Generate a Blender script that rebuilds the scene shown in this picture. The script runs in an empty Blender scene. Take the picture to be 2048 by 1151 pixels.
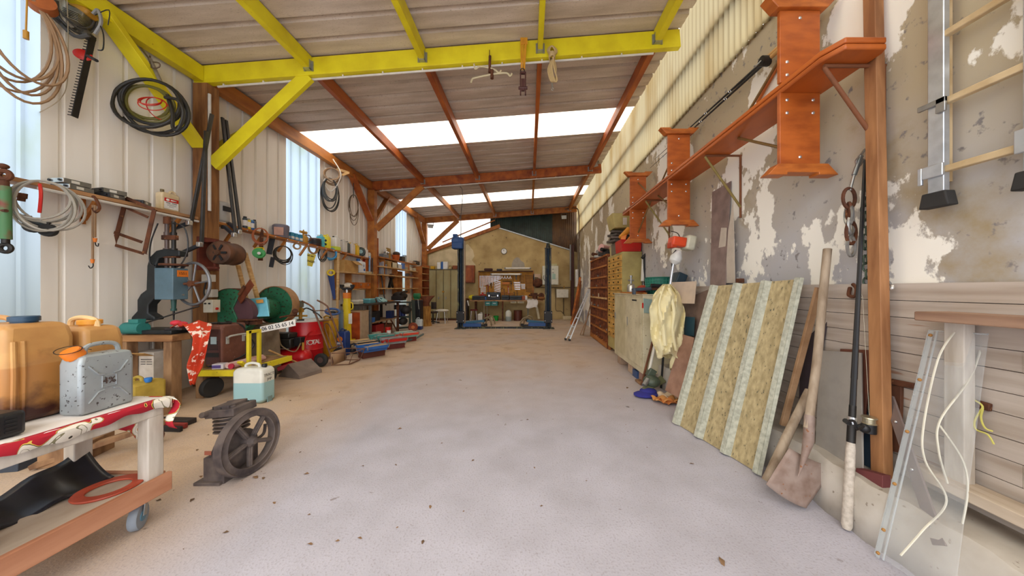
import bpy, math, random
from mathutils import Vector, Matrix, Euler
rnd = random.Random(7)
C = bpy.context.scene.collection
F, CX, CY, H = 612.0, 1057.0, 577.0, 1.5     # focal length in pixels, principal point, camera height
PI = math.pi
V = Vector

def W(px, py, Y):
    """the point of the place that stands at depth Y behind pixel px, py"""
    return V(((px-CX)*Y/F, Y, H-(py-CY)*Y/F))

def lin(h):
    def f(v):
        v /= 255
        return v/12.92 if v <= .04045 else ((v+.055)/1.055)**2.4
    return (f(int(h[0:2], 16)), f(int(h[2:4], 16)), f(int(h[4:6], 16)), 1)

# ---------------------------------------------------------------- materials
MATS = {}
def mat(key, col, col2=None, rough=.6, metal=0, sc=6, lo=.35, hi=.7, det=6, bump=0, st=(1, 1, 1), spots=None, spotsc=25, spotlo=.62, trans=0, alpha=None, emit=0, coord='Object'):
    if key in MATS: return MATS[key]
    M_ = bpy.data.materials.new(key); M_.use_nodes = True
    n, l = M_.node_tree.nodes, M_.node_tree.links
    b = n['Principled BSDF']; out = n['Material Output']
    b.inputs['Roughness'].default_value = rough; b.inputs['Metallic'].default_value = metal
    c1 = lin(col)
    if col2 is None:
        c2 = tuple(v*.72 for v in c1[:3])+(1,)
    else: c2 = lin(col2)
    tc = n.new('ShaderNodeTexCoord'); mp = n.new('ShaderNodeMapping'); mp.inputs['Scale'].default_value = st
    l.new(tc.outputs[coord], mp.inputs[0])
    no = n.new('ShaderNodeTexNoise'); no.inputs['Scale'].default_value = sc; no.inputs['Detail'].default_value = det
    l.new(mp.outputs[0], no.inputs['Vector'])
    mr = n.new('ShaderNodeMapRange'); mr.inputs['From Min'].default_value = lo; mr.inputs['From Max'].default_value = hi
    l.new(no.outputs['Fac'], mr.inputs['Value'])
    mx = n.new('ShaderNodeMix'); mx.data_type = 'RGBA'; mx.inputs[6].default_value = c1; mx.inputs[7].default_value = c2
    l.new(mr.outputs[0], mx.inputs[0]); res = mx.outputs[2]
    if spots:
        n2 = n.new('ShaderNodeTexNoise'); n2.inputs['Scale'].default_value = spotsc; n2.inputs['Detail'].default_value = 4
        l.new(mp.outputs[0], n2.inputs['Vector'])
        m2 = n.new('ShaderNodeMapRange'); m2.inputs['From Min'].default_value = spotlo; m2.inputs['From Max'].default_value = spotlo+.04
        l.new(n2.outputs['Fac'], m2.inputs['Value'])
        x2 = n.new('ShaderNodeMix'); x2.data_type = 'RGBA'; x2.inputs[7].default_value = lin(spots)
        l.new(res, x2.inputs[6]); l.new(m2.outputs[0], x2.inputs[0]); res = x2.outputs[2]
    l.new(res, b.inputs['Base Color'])
    if bump:
        bp = n.new('ShaderNodeBump'); bp.inputs['Strength'].default_value = bump; bp.inputs['Distance'].default_value = .02
        l.new(no.outputs['Fac'], bp.inputs['Height']); l.new(bp.outputs[0], b.inputs['Normal'])
    if trans:   # a sheet that daylight shines through
        t = n.new('ShaderNodeBsdfTranslucent'); l.new(res, t.inputs['Color'])
        ms = n.new('ShaderNodeMixShader'); ms.inputs[0].default_value = trans
        l.new(b.outputs[0], ms.inputs[1]); l.new(t.outputs[0], ms.inputs[2]); l.new(ms.outputs[0], out.inputs[0])
    if alpha is not None:
        t = n.new('ShaderNodeBsdfTransparent')
        ms = n.new('ShaderNodeMixShader'); ms.inputs[0].default_value = alpha
        l.new(t.outputs[0], ms.inputs[1]); l.new(b.outputs[0], ms.inputs[2]); l.new(ms.outputs[0], out.inputs[0])
    if emit:
        b.inputs['Emission Color'].default_value = c1; b.inputs['Emission Strength'].default_value = emit
    M_['res'] = 1
    MATS[key] = M_
    return M_

def wood(key, a, b_, rough=.6, st=(1, 1, 1), sc=5, bump=.15):
    return mat(key, a, b_, rough, 0, sc, .38, .66, 8, bump, st)

def pl(h, rough=.5, k=None):          # plain paint / plastic / cloth in one colour
    return mat(k or 'paint_'+h, h, None, rough, 0, 9, .45, .95, 4)
def me(h, rough=.35, k=None):         # bare metal
    return mat(k or 'metal_'+h, h, None, rough, .8, 12, .4, .8, 5)

# ---------------------------------------------------------------- mesh builder
class M:
    def __init__(s): s.v = []; s.f = []
    def add(s, vs, fs):
        k = len(s.v); s.v += [V(p) for p in vs]; s.f += [tuple(i+k for i in f) for f in fs]; return s
    def box(s, c, d, r=(0, 0, 0)):
        R = Euler(r).to_matrix(); c = V(c)
        vs = [c+R @ V((x*d[0]/2, y*d[1]/2, z*d[2]/2)) for x in (-1, 1) for y in (-1, 1) for z in (-1, 1)]
        return s.add(vs, [(0, 1, 3, 2), (4, 6, 7, 5), (0, 4, 5, 1), (2, 3, 7, 6), (0, 2, 6, 4), (1, 5, 7, 3)])
    def bx(s, x0, x1, y0, y1, z0, z1):
        return s.box(((x0+x1)/2, (y0+y1)/2, (z0+z1)/2), (abs(x1-x0), abs(y1-y0), abs(z1-z0)))
    def beam(s, a, b, w, h, up=(0, 0, 1)):
        a, b = V(a), V(b); d = (b-a).normalized(); u = V(up)
        if abs(d.dot(u)) > .98: u = V((0, 1, 0))
        x = d.cross(u).normalized(); y = x.cross(d)
        vs = [p+x*i*w/2+y*j*h/2 for p in (a, b) for i, j in ((-1, -1), (1, -1), (1, 1), (-1, 1))]
        return s.add(vs, [(3, 2, 1, 0), (4, 5, 6, 7), (0, 1, 5, 4), (1, 2, 6, 5), (2, 3, 7, 6), (3, 0, 4, 7)])
    def ring(s, d):
        d = V(d).normalized(); a = V((0, 0, 1)) if abs(d.z) < .9 else V((1, 0, 0))
        x = d.cross(a).normalized(); return x, d.cross(x).normalized()
    def cyl(s, a, b, r, r2=None, n=14):
        return s.lathe([(r, 0), (r if r2 is None else r2, (V(b)-V(a)).length)], a, V(b)-V(a), n)
    def lathe(s, prof, c=(0, 0, 0), ax=(0, 0, 1), n=20, caps=True):
        c = V(c); ax = V(ax).normalized(); x, y = s.ring(ax); k = len(s.v)
        for r, z in prof:
            for i in range(n):
                t = 2*PI*i/n; s.v.append(c+ax*z+(x*math.cos(t)+y*math.sin(t))*max(r, 1e-4))
        for j in range(len(prof)-1):
            for i in range(n):
                a, b = k+j*n+i, k+j*n+(i+1) % n; s.f.append((a, b, b+n, a+n))
        if caps:
            s.f.append(tuple(k+i for i in range(n-1, -1, -1))); e = k+(len(prof)-1)*n; s.f.append(tuple(e+i for i in range(n)))
        return s
    def tube(s, pts, r, n=6, closed=False):
        pts = [V(p) for p in pts]; N = len(pts); k = len(s.v); x = None
        for i, p in enumerate(pts):
            if closed: d = pts[(i+1) % N]-pts[i-1]
            else: d = pts[min(i+1, N-1)]-pts[max(i-1, 0)]
            if d.length < 1e-9: d = V((0, 0, 1))
            d.normalize()
            if x is None: x = s.ring(d)[0]
            x = x-d*x.dot(d)
            if x.length < 1e-6: x = s.ring(d)[0]
            x.normalize(); y = d.cross(x); rr = r[i] if isinstance(r, (list, tuple)) else r
            for j in range(n):
                t = 2*PI*j/n; s.v.append(p+(x*math.cos(t)+y*math.sin(t))*rr)
        for i in range(N if closed else N-1):
            for j in range(n):
                a, b = k+i*n+j, k+i*n+(j+1) % n; i2 = (i+1) % N; s.f.append((a, b, k+i2*n+(j+1) % n, k+i2*n+j))
        if not closed:
            s.f.append(tuple(k+i for i in range(n-1, -1, -1))); e = k+(N-1)*n; s.f.append(tuple(e+i for i in range(n)))
        return s
    def tor(s, c, R, r, nrm=(0, 0, 1), n=24, m=8, sq=1.0):
        x, y = s.ring(nrm); c = V(c)
        return s.tube([c+x*R*math.cos(2*PI*i/n)+y*R*sq*math.sin(2*PI*i/n) for i in range(n)], r, m, True)
    def sph(s, c, r, n=14, m=9):
        if not isinstance(r, (tuple, list)): r = (r, r, r)
        c = V(c); k = len(s.v)
        for j in range(1, m):
            p = PI*j/m
            for i in range(n):
                t = 2*PI*i/n; s.v.append(c+V((r[0]*math.sin(p)*math.cos(t), r[1]*math.sin(p)*math.sin(t), r[2]*math.cos(p))))
        for j in range(m-2):
            for i in range(n):
                a, b = k+j*n+i, k+j*n+(i+1) % n; s.f.append((a, a+n, b+n, b))
        s.v.append(c+V((0, 0, r[2]))); s.v.append(c-V((0, 0, r[2]))); e = len(s.v)
        for i in range(n):
            s.f.append((e-2, k+i, k+(i+1) % n)); s.f.append((e-1, k+(m-2)*n+(i+1) % n, k+(m-2)*n+i))
        return s
    def prism(s, pts, o, u, v, d):
        """polygon pts in the plane o + a*u + b*v, extruded by the vector d"""
        o, u, v, d = V(o), V(u), V(v), V(d); n = len(pts)
        vs = [o+u*a+v*b for a, b in pts]; vs += [p+d for p in vs]
        return s.add(vs, [tuple(range(n-1, -1, -1)), tuple(range(n, 2*n))]+[(i, (i+1) % n, n+(i+1) % n, n+i) for i in range(n)])
    def plate(s, pts, d):
        """polygon of world points, extruded by the vector d"""
        n = len(pts); vs = [V(p) for p in pts]; vs += [p+V(d) for p in vs]
        return s.add(vs, [tuple(range(n-1, -1, -1)), tuple(range(n, 2*n))]+[(i, (i+1) % n, n+(i+1) % n, n+i) for i in range(n)])
    def grid(s, fn, nu, nv):
        k = len(s.v)
        for i in range(nu+1):
            for j in range(nv+1): s.v.append(V(fn(i/nu, j/nv)))
        for i in range(nu):
            for j in range(nv):
                a = k+i*(nv+1)+j; s.f.append((a, a+nv+1, a+nv+2, a+1))
        return s

def sp(pts, n=6, closed=False):
    pts = [V(p) for p in pts]; N = len(pts); out = []
    g = (lambda i: pts[i % N]) if closed else (lambda i: pts[max(0, min(N-1, i))])
    for i in range(N if closed else N-1):
        a, b, c, d = g(i-1), g(i), g(i+1), g(i+2)
        for k in range(n):
            t = k/n; out.append(.5*((2*b)+(c-a)*t+(2*a-5*b+4*c-d)*t*t+(3*b-a-3*c+d)*t**3))
    if not closed: out.append(pts[-1])
    return out

def coil(c, R, nrm, turns, seed=0, sq=1.25, wob=.09, dep=.05, n=16):
    """points of a loosely wound coil hanging from its top"""
    q = random.Random(seed); m = M(); x, y = m.ring(nrm); nn = V(nrm).normalized(); c = V(c); out = []
    if abs(y.z) < abs(x.z): x, y = y, x
    if y.z < 0: y = -y
    for t in range(turns):
        a, b = R*(1+q.uniform(-wob, wob)), R*sq*(1+q.uniform(-wob, wob)); ox, dz = q.uniform(-.12, .12)*R, q.uniform(-dep, dep)
        for i in range(n):
            w = 2*PI*i/n+PI/2
            out.append(c+x*(a*math.cos(w)+ox*(1-math.sin(w)))+y*(R*sq+b*(math.sin(w)-1))+nn*(dz*(1-math.sin(w))*.6))
    return sp(out, 2)

MW = {}
def fin(name, mb, m, root=None, bev=0, solid=0, sub=0, ang=38, seg=2, local=False, flat=False):
    me_ = bpy.data.meshes.new(name); me_.from_pydata([tuple(p) for p in mb.v], [], mb.f); me_.validate()
    o = bpy.data.objects.new(name, me_); C.objects.link(o)
    if root is not None:
        if not local:
            me_.transform(MW[root.name].inverted())
        o.parent = root; MW[o.name] = MW[root.name]
    me_.materials.append(m)
    import bmesh
    b = bmesh.new(); b.from_mesh(me_); bmesh.ops.recalc_face_normals(b, faces=b.faces); b.to_mesh(me_); b.free()
    if not flat: me_.shade_smooth(); me_.set_sharp_from_angle(angle=math.radians(ang))
    if solid:
        d = o.modifiers.new('thickness', 'SOLIDIFY'); d.thickness = solid; d.offset = 0
    if bev:
        d = o.modifiers.new('bevel', 'BEVEL'); d.width = bev; d.segments = seg; d.limit_method = 'ANGLE'; d.angle_limit = math.radians(40)
    if sub:
        d = o.modifiers.new('subdivision', 'SUBSURF'); d.levels = sub; d.render_levels = sub
    return o

def tag(o, label, cat, grp=None, kind=None):
    o['label'] = label; o['category'] = cat
    if grp: o['group'] = grp
    if kind: o['kind'] = kind
    return o

def T(name, label, cat, loc, rz=0, grp=None):
    o = bpy.data.objects.new(name, None); C.objects.link(o); o.location = loc; o.rotation_euler = (0, 0, rz)
    o.empty_display_size = .1
    MW[o.name] = Matrix.Translation(V(loc)) @ Matrix.Rotation(rz, 4, 'Z')
    return tag(o, label, cat, grp)

def one(name, mb, m, label, cat, grp=None, kind=None, **k):
    """a thing that is one mesh, with its origin at its base"""
    xs = [p.x for p in mb.v]; ys = [p.y for p in mb.v]; zs = [p.z for p in mb.v]
    loc = V(((min(xs)+max(xs))/2, (min(ys)+max(ys))/2, min(zs)))
    for i, p in enumerate(mb.v): mb.v[i] = p-loc
    o = fin(name, mb, m, **k); o.location = loc; MW[o.name] = Matrix.Translation(loc)
    return tag(o, label, cat, grp, kind)

def struct(name, mb, m, label=None, parent=None, **k):
    o = fin(name, mb, m, parent, **k)
    if parent is None:
        o['kind'] = 'structure'; MW[o.name] = Matrix.Identity(4)
        if label: o['label'] = label
    return o

def dup(root, loc, rz=None, label=None, grp=None, mats=None):
    r = root.copy(); C.objects.link(r); r.location = loc
    if rz is not None: r.rotation_euler = (0, 0, rz)
    if label: r['label'] = label
    if grp: r['group'] = grp
    for ch in list(root.children):
        c = ch.copy(); C.objects.link(c); c.parent = r
        for g in list(ch.children):
            d = g.copy(); C.objects.link(d); d.parent = c
    return r

def text(name, s, size, o, u, v, m, root, ext=.0015, align='CENTER'):
    """lettering lying on a surface: o its centre, u the reading direction, v up"""
    cu = bpy.data.curves.new(name, 'FONT'); cu.body = s; cu.size = size; cu.extrude = ext; cu.align_x = align; cu.align_y = 'CENTER'
    cu.materials.append(m)
    t0 = bpy.data.objects.new(name, cu); C.objects.link(t0)
    dg = bpy.context.evaluated_depsgraph_get(); mh = bpy.data.meshes.new_from_object(t0.evaluated_get(dg)); bpy.data.objects.remove(t0)
    if not mh.materials: mh.materials.append(m)
    t = bpy.data.objects.new(name, mh); C.objects.link(t)
    u, v = V(u).normalized(), V(v).normalized(); w = u.cross(v); v = w.cross(u)
    R = Matrix((u, v, w)).transposed().to_4x4(); R.translation = V(o)
    t.parent = root; t.matrix_local = MW[root.name].inverted() @ R
    return t

def print_lines(name, root, o, u, v, rows, m):
    """print too small to read: short dark dashes in rows (width, height, offset across, offset up)"""
    u, v = V(u).normalized(), V(v).normalized(); w = u.cross(v); mm = M()
    for wd, ht, du, dv in rows:
        c = V(o)+u*du+v*dv; mm.add([c-u*wd/2-v*ht/2, c+u*wd/2-v*ht/2, c+u*wd/2+v*ht/2, c-u*wd/2+v*ht/2], [(0, 1, 2, 3)])
    return fin(name, mm, m, root, solid=.0008)
# ================================================================ the building
XL, XR, YB = -5.2, 2.4, 15.05
def beam_z(x): return 4.66+.0765*(x+5.13)          # underside of the main beams
def roof_z(x): return beam_z(x)+.30
FLOOR = bpy.data.materials.new('concrete_floor'); FLOOR.use_nodes = True
def floor_mat():
    n, l = FLOOR.node_tree.nodes, FLOOR.node_tree.links; b = n['Principled BSDF']; b.inputs['Roughness'].default_value = .62
    tc = n.new('ShaderNodeTexCoord')
    def noise(sc, lo, hi, det=6):
        t = n.new('ShaderNodeTexNoise'); t.inputs['Scale'].default_value = sc; t.inputs['Detail'].default_value = det
        l.new(tc.outputs['Object'], t.inputs['Vector'])
        r = n.new('ShaderNodeMapRange'); r.inputs['From Min'].default_value = lo; r.inputs['From Max'].default_value = hi
        l.new(t.outputs['Fac'], r.inputs['Value']); return r.outputs[0], t.outputs['Fac']
    def mix(a, b_, f, mode='MIX', k=None):
        x = n.new('ShaderNodeMix'); x.data_type = 'RGBA'; x.blend_type = mode
        for s, i in ((a, 6), (b_, 7)):
            if isinstance(s, tuple): x.inputs[i].default_value = s
            else: l.new(s, x.inputs[i])
        if isinstance(f, float): x.inputs[0].default_value = f
        else: l.new(f, x.inputs[0])
        return x.outputs[2]
    # sand and sawdust along the benches; warm light painted in towards the far end
    sx = n.new('ShaderNodeSeparateXYZ'); l.new(tc.outputs['Object'], sx.inputs[0])
    def ramp(sock, a, b_):
        r = n.new('ShaderNodeMapRange'); r.inputs['From Min'].default_value = a; r.inputs['From Max'].default_value = b_; l.new(sock, r.inputs['Value']); return r.outputs[0]
    def math_(op, a, b_):
        r = n.new('ShaderNodeMath'); r.operation = op
        for s, i in ((a, 0), (b_, 1)):
            if isinstance(s, (int, float)): r.inputs[i].default_value = s
            else: l.new(s, r.inputs[i])
        return r.outputs[0]
    big, bf = noise(.9, .3, .7, 5)
    dusty = math_('MAXIMUM', ramp(sx.outputs[0], -1.7, -2.9), math_('MULTIPLY', ramp(sx.outputs[1], 3.2, 7.5), .85))
    dusty = math_('MULTIPLY', dusty, math_('ADD', math_('MULTIPLY', big, .5), .62))
    base = mix(lin('b6b4bf'), lin('a3a0a8'), noise(2.6, .35, .8, 9)[0])
    base = mix(base, lin('cdb292'), math_('MINIMUM', dusty, .92))
    base = mix(base, lin('a58462'), math_('MULTIPLY', noise(2.4, .5, .72, 10)[0], math_('MULTIPLY', dusty, .8)))
    fine, ff = noise(80, .55, .66, 3)
    base = mix(base, lin('8a8084'), math_('MULTIPLY', fine, .42))
    base = mix(base, lin('6a584c'), math_('MULTIPLY', noise(9, .7, .74, 5)[0], .6))
    l.new(base, b.inputs['Base Color'])
    bp = n.new('ShaderNodeBump'); bp.inputs['Strength'].default_value = .35; bp.inputs['Distance'].default_value = .006
    l.new(ff, bp.inputs['Height']); l.new(bp.outputs[0], b.inputs['Normal'])
floor_mat()
PLASTER = bpy.data.materials.new('flaking_plaster'); PLASTER.use_nodes = True
def plaster_mat():
    n, l = PLASTER.node_tree.nodes, PLASTER.node_tree.links; b = n['Principled BSDF']; b.inputs['Roughness'].default_value = .85
    tc = n.new('ShaderNodeTexCoord')
    def noise(sc, lo, hi, det=8, st=(1, 1, 1), off=(0, 0, 0)):
        mp = n.new('ShaderNodeMapping'); mp.inputs['Scale'].default_value = st; mp.inputs['Location'].default_value = off; l.new(tc.outputs['Object'], mp.inputs[0])
        t = n.new('ShaderNodeTexNoise'); t.inputs['Scale'].default_value = sc; t.inputs['Detail'].default_value = det; t.inputs['Roughness'].default_value = .6
        l.new(mp.outputs[0], t.inputs['Vector'])
        r = n.new('ShaderNodeMapRange'); r.inputs['From Min'].default_value = lo; r.inputs['From Max'].default_value = hi
        l.new(t.outputs['Fac'], r.inputs['Value']); return r.outputs[0]
    def mix(a, b_, f):
        x = n.new('ShaderNodeMix'); x.data_type = 'RGBA'
        for s, i in ((a, 6), (b_, 7)):
            if isinstance(s, tuple): x.inputs[i].default_value = s
            else: l.new(s, x.inputs[i])
        l.new(f, x.inputs[0]); return x.outputs[2]
    sz = n.new('ShaderNodeSeparateXYZ'); l.new(tc.outputs['Object'], sz.inputs[0])
    ad = n.new('ShaderNodeMath'); ad.operation = 'MULTIPLY_ADD'; ad.inputs[1].default_value = .9; l.new(noise(1.3, .2, .8), ad.inputs[0]); l.new(sz.outputs[2], ad.inputs[2])
    hz = n.new('ShaderNodeMapRange'); hz.inputs['From Min'].default_value = 2.0; hz.inputs['From Max'].default_value = 3.4; l.new(ad.outputs[0], hz.inputs['Value'])
    c = mix(lin('b2b2b6'), lin('b4a68a'), hz.outputs[0])
    c = mix(c, lin('9a8558'), noise(.9, .58, .72, off=(3, 1, 7)))
    c = mix(c, lin('7f7a78'), noise(14, .62, .7, 4))
    c = mix(c, lin('f4f1e6'), noise(1.35, .535, .548, 11, (1, 1, .7), (5.2, 2.4, .6)))
    l.new(c, b.inputs['Base Color'])
    bp = n.new('ShaderNodeBump'); bp.inputs['Strength'].default_value = .3; bp.inputs['Distance'].default_value = .01
    l.new(c, bp.inputs['Height']); l.new(bp.outputs[0], b.inputs['Normal'])
plaster_mat()
SHEET = mat('painted_wall_sheet', 'f0ece4', 'dcd4c6', .5, 0, 2.2, .45, .8, 8, 0, (1, 1, .12))
CLEAR = mat('translucent_wall_sheet', '9eacb8', '8a987c', .5, 0, 1.3, .55, .8, 8, 0, (1, 1, .4), trans=.86)
CLEARR = mat('translucent_roof_sheet', 'e6ddd0', 'cfc0a4', .5, 0, 6, .5, .8, 8, 0, (.2, 4, 1), trans=.92)
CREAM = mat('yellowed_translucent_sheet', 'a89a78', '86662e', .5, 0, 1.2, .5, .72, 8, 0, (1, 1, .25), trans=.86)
FELT = mat('felted_roof_sheet', 'd2c5b8', 'b6a898', .8, 0, 2.5, .35, .7, 10, .05, (.5, 3, 1), 'a8998a', 60, .62)
YEL = mat('yellow_beam_paint', 'e6d81c', 'd0bc12', .5, 0, 3, .4, .75, 9, .05, (1, 1, 1), 'a8860e', 9, .72)
STAIN = wood('red_stained_timber', 'b4601f', '843a14', .55, (1, .3, 1), 5)
STAINL = wood('brown_stained_timber', 'b8742f', '92521f', .6, (1, .3, 1), 5)
OLDPOST = wood('weathered_post_timber', '9a6a3a', '6e4524', .75, (3, 3, .4), 5)
STONE = mat('ochre_render', 'c8b07c', 'a48a5a', .9, 0, 1.5, .35, .7, 10, .4, (1, 1, 1), '7c6a4c', 6, .68)
PATCH = mat('pale_render_patch', 'dccca6', 'c4b48c', .9, 0, 3, .4, .7, 8, .2)
DARKSHEET = mat('dark_corrugated_sheet', '3a4a44', '2c3430', .6, 0, 3)
BROWNSHEET = mat('brown_corrugated_sheet', '6a4c2e', '4a3422', .6, 0, 3)
PLANK = mat('grey_worn_plank', 'beb2a6', 'a09080', .8, 0, 3.2, .35, .68, 9, .12, (2, .35, 5), '94705a', 5, .68)
CURB = mat('kerb_concrete', 'c4bdb2', 'a89e90', .85, 0, 4, .4, .7, 8, .2, (1, 1, 1), '8a7e70', 20, .68)
GREYMET = me('b4b8b6', .4); PIPEW = pl('d8d4cc', .4)

struct('floor', M().bx(-8, 6, -9, 15.4, -.12, 0), FLOOR, 'pale speckled concrete floor of the long workshop')

def trap(y0, y1, pitch, w, d, e=.014, ph=0):
    """trapezoid rib profile: (position, offset) pairs"""
    out = [(y0, 0)]; y = y0+ph
    while y+w+2*e < y1:
        if y > y0: out += [(y, 0), (y+e, d), (y+e+w, d), (y+2*e+w, 0)]
        y += pitch
    return out+[(y1, 0)]
def fine(y0, y1, pitch, d):
    out = []; y = y0; k = 0
    while y < y1: out.append((y, d*(k % 2))); y += pitch/2; k += 1
    return out+[(y1, 0)]
def wall_sheet(pr, x, z0, z1):
    m = M(); n = len(pr)
    m.add([(x-d, y, z0) for y, d in pr]+[(x-d, y, z1) for y, d in pr], [(i, i+1, n+i+1, n+i) for i in range(n-1)]); return m
def roof_strip(pr, x0, x1, dz=0):
    m = M(); n = len(pr)
    m.add([(x0, y, roof_z(x0)+d+dz) for y, d in pr]+[(x1, y, roof_z(x1)+d+dz) for y, d in pr], [(i, i+1, n+i+1, n+i) for i in range(n-1)]); return m

WIN = [(2.2, 3.26), (6.56, 7.63), (11.96, 13.04)]
edges = [-1.6, 2.2, 3.26, 6.56, 7.63, 11.96, 13.04, 15.1]
m = M()
for a, b in ((-1.6, 2.2), (3.26, 6.56), (7.63, 11.96), (13.04, 15.1)):
    q = wall_sheet(trap(a, b, .268, .035, .028, .01, .12), XL, 0, 5.1); m.add(q.v, q.f)
struct('wall_left', m, SHEET, 'cream ribbed metal sheet wall behind the long shelf', solid=.004, flat=True)
for i, (a, b) in enumerate(WIN):
    struct('window_%d' % (i+1), wall_sheet(trap(a-.02, b+.02, .268, .035, .028, .01, .12), XL, 0, 5.1), CLEAR,
           ['bluish translucent wall sheet at the near end of the left wall', 'bluish translucent wall sheet behind the middle of the shelf', 'bluish translucent wall sheet beyond the second post'][i], flat=True)
SKY = [(1.2, 2.3), (6.77, 7.83), (11.93, 13.08)]
m = M()
for a, b in ((-1.6, 1.2), (2.3, 6.77), (7.83, 11.93), (13.08, 15.2)):
    q = roof_strip(trap(a, b, .333, .06, .06, .014, .1), -5.4, 2.36); m.add(q.v, q.f)
struct('ceiling', m, FELT, 'felted brown grey ribbed roof sheets', solid=.004, flat=True)
for i, (a, b) in enumerate(SKY):
    struct('window_%d' % (4+i), roof_strip(fine(a-.03, b+.03, .09, .014), -5.4, 2.36, .012), CLEARR,
           ['rooflight strip above the open front', 'glowing rooflight strip nearest to the yellow beam', 'glowing rooflight strip beyond the second roof beam'][i], flat=True)

# right wall: masonry, with yellowed corrugated sheets above it
struct('wall_right', M().bx(XR, XR+.25, -1.6, YB+.3, 0, 4.2), PLASTER, 'flaking grey and white plastered wall on the right')
def wave(y0, y1, z0, z1, x):
    n = int((y1-y0)/.0125); k = 4
    ys = [y0+(y1-y0)*i/n for i in range(n+1)]; m = M()
    m.add([(x+.02*math.sin(2*PI*y/.1), y, z) for z in (z0, z1) for y in ys], [(i, i+1, n+2+i, n+1+i) for i in range(n)]); return m
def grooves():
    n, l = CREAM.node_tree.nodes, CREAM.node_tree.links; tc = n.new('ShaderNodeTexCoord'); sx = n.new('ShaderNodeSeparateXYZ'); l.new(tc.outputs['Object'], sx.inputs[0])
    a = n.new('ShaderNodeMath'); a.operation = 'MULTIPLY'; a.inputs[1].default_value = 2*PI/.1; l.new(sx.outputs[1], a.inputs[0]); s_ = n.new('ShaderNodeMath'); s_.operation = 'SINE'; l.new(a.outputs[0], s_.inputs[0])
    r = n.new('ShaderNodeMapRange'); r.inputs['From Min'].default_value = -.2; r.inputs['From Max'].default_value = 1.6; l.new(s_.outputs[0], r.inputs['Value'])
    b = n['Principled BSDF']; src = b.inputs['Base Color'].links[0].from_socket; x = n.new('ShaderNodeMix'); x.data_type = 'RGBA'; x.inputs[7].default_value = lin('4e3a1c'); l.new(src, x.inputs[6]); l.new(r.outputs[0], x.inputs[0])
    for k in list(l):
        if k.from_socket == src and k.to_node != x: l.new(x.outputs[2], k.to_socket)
grooves()   # grime and ridge shading painted as brown stripes in step with the waves
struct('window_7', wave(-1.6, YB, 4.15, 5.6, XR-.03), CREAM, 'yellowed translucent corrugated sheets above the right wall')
struct('trim_1', M().beam((XR+.04, -1.6, 4.85), (XR+.04, YB, 4.85), .06, .09), STAINL, 'batten behind the yellowed corrugated sheets')
m = M()
z = .33
for k in range(11):
    hh = [.118, .106, .11, .102][k % 4]; y = -.5+.37*(k % 3)
    cuts = [-.6, 1.05+.5*((k*37) % 5)/5, 3.0+.4*((k*53) % 4)/4, 4.62]
    for a, b in zip(cuts, cuts[1:]): m.bx(XR-.055+rnd.uniform(-.003, .003), XR-.004, a+.0015, b-.0015, z+.002, z+hh-.002)
    z += hh
struct('trim_3', m, PLANK, 'worn grey plank lining low on the right wall')
m = M()
def curb(u, v):
    y = -1+u*6.1; q = .012*math.sin(y*9)+.01*math.sin(y*23+1)
    return [(2.02+q, y, -.01), (2.03+q, y, .15), (2.045+q, y, .3), (2.06+q, y, .322+.3*q), (2.4, y, .33)][int(round(v*4))]
struct('baseboard_right', m.grid(curb, 80, 4), CURB, 'rough concrete kerb along the foot of the right wall', solid=.02)

# back wall: ochre render under a slanted top
def bp(px, py, Y=YB): w = W(px, py, Y); return (w.x, w.z)
pts = [(-5.3, 0), (2.45, 0), (2.45, bp(1150, 505)[1]), bp(1062, 476), bp(992, 454), bp(930, 476), (-5.3, bp(850, 509)[1])]
struct('wall_back', M().prism(pts, (0, YB, 0), (1, 0, 0), (0, 0, 1), (0, .3, 0)), STONE, 'ochre rendered gable wall at the far end')
a = [(-5.3, bp(850, 505)[1]), bp(980, 450), bp(980, 425), (-5.3, 5.2)]
struct('window_8', M().prism(a, (0, YB+.16, 0), (1, 0, 0), (0, 0, 1), (0, .01, 0)), mat('white_gable_sheet', 'f4f2ee', 'e8e4dc', .5, trans=.9), 'bright translucent gable triangle above the locker')
def gable(x0, x1, col, name, lab):
    n = int((x1-x0)/.025); m = M(); xs = [x0+(x1-x0)*i/n for i in range(n+1)]
    m.add([(x, YB+.12+.012*math.sin(2*PI*x/.1), z) for z in (2.5, 5.7) for x in xs], [(i, i+1, n+2+i, n+1+i) for i in range(n)])
    return struct(name, m, col, lab, solid=.003)
gable(bp(980, 0)[0], bp(1105, 0)[0], DARKSHEET, 'trim_4', 'dark corrugated sheet high in the gable')
gable(bp(1105, 0)[0], 2.42, BROWNSHEET, 'trim_5', 'brown corrugated sheet in the corner of the gable')
m = M()
for px, py, sx in ((905, 500, 1.0), (888, 520, .8), (918, 520, .75), (928, 515, .45)): pass
outl = [(858, 510), (876, 503), (900, 497), (918, 492), (936, 488), (946, 500), (949, 512), (944, 520), (952, 530), (930, 531), (858, 531)]
struct('trim_6', M().prism([bp(x, y) for x, y in outl], (0, YB, 0), (1, 0, 0), (0, 0, 1), (0, -.012, 0)), PATCH, 'pale patch of smoother render on the gable wall')
outl = [(1023, 534), (1024, 526), (1027, 519), (1033, 514), (1038, 515), (1042, 521), (1048, 525), (1050, 534)]
struct('trim_7', M().prism([bp(x, y) for x, y in outl], (0, YB, 0), (1, 0, 0), (0, 0, 1), (0, -.012, 0)), pl('a89f90', .9), 'grey mortar patch above the tool board')
struct('trim_8', M().beam((-5.1, YB-.06, bp(855, 507)[1]), (bp(1000, 452)[0], YB-.06, bp(1000, 452)[1]), .1, .16), STAINL, 'slanted wooden plate on the gable wall')
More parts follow.
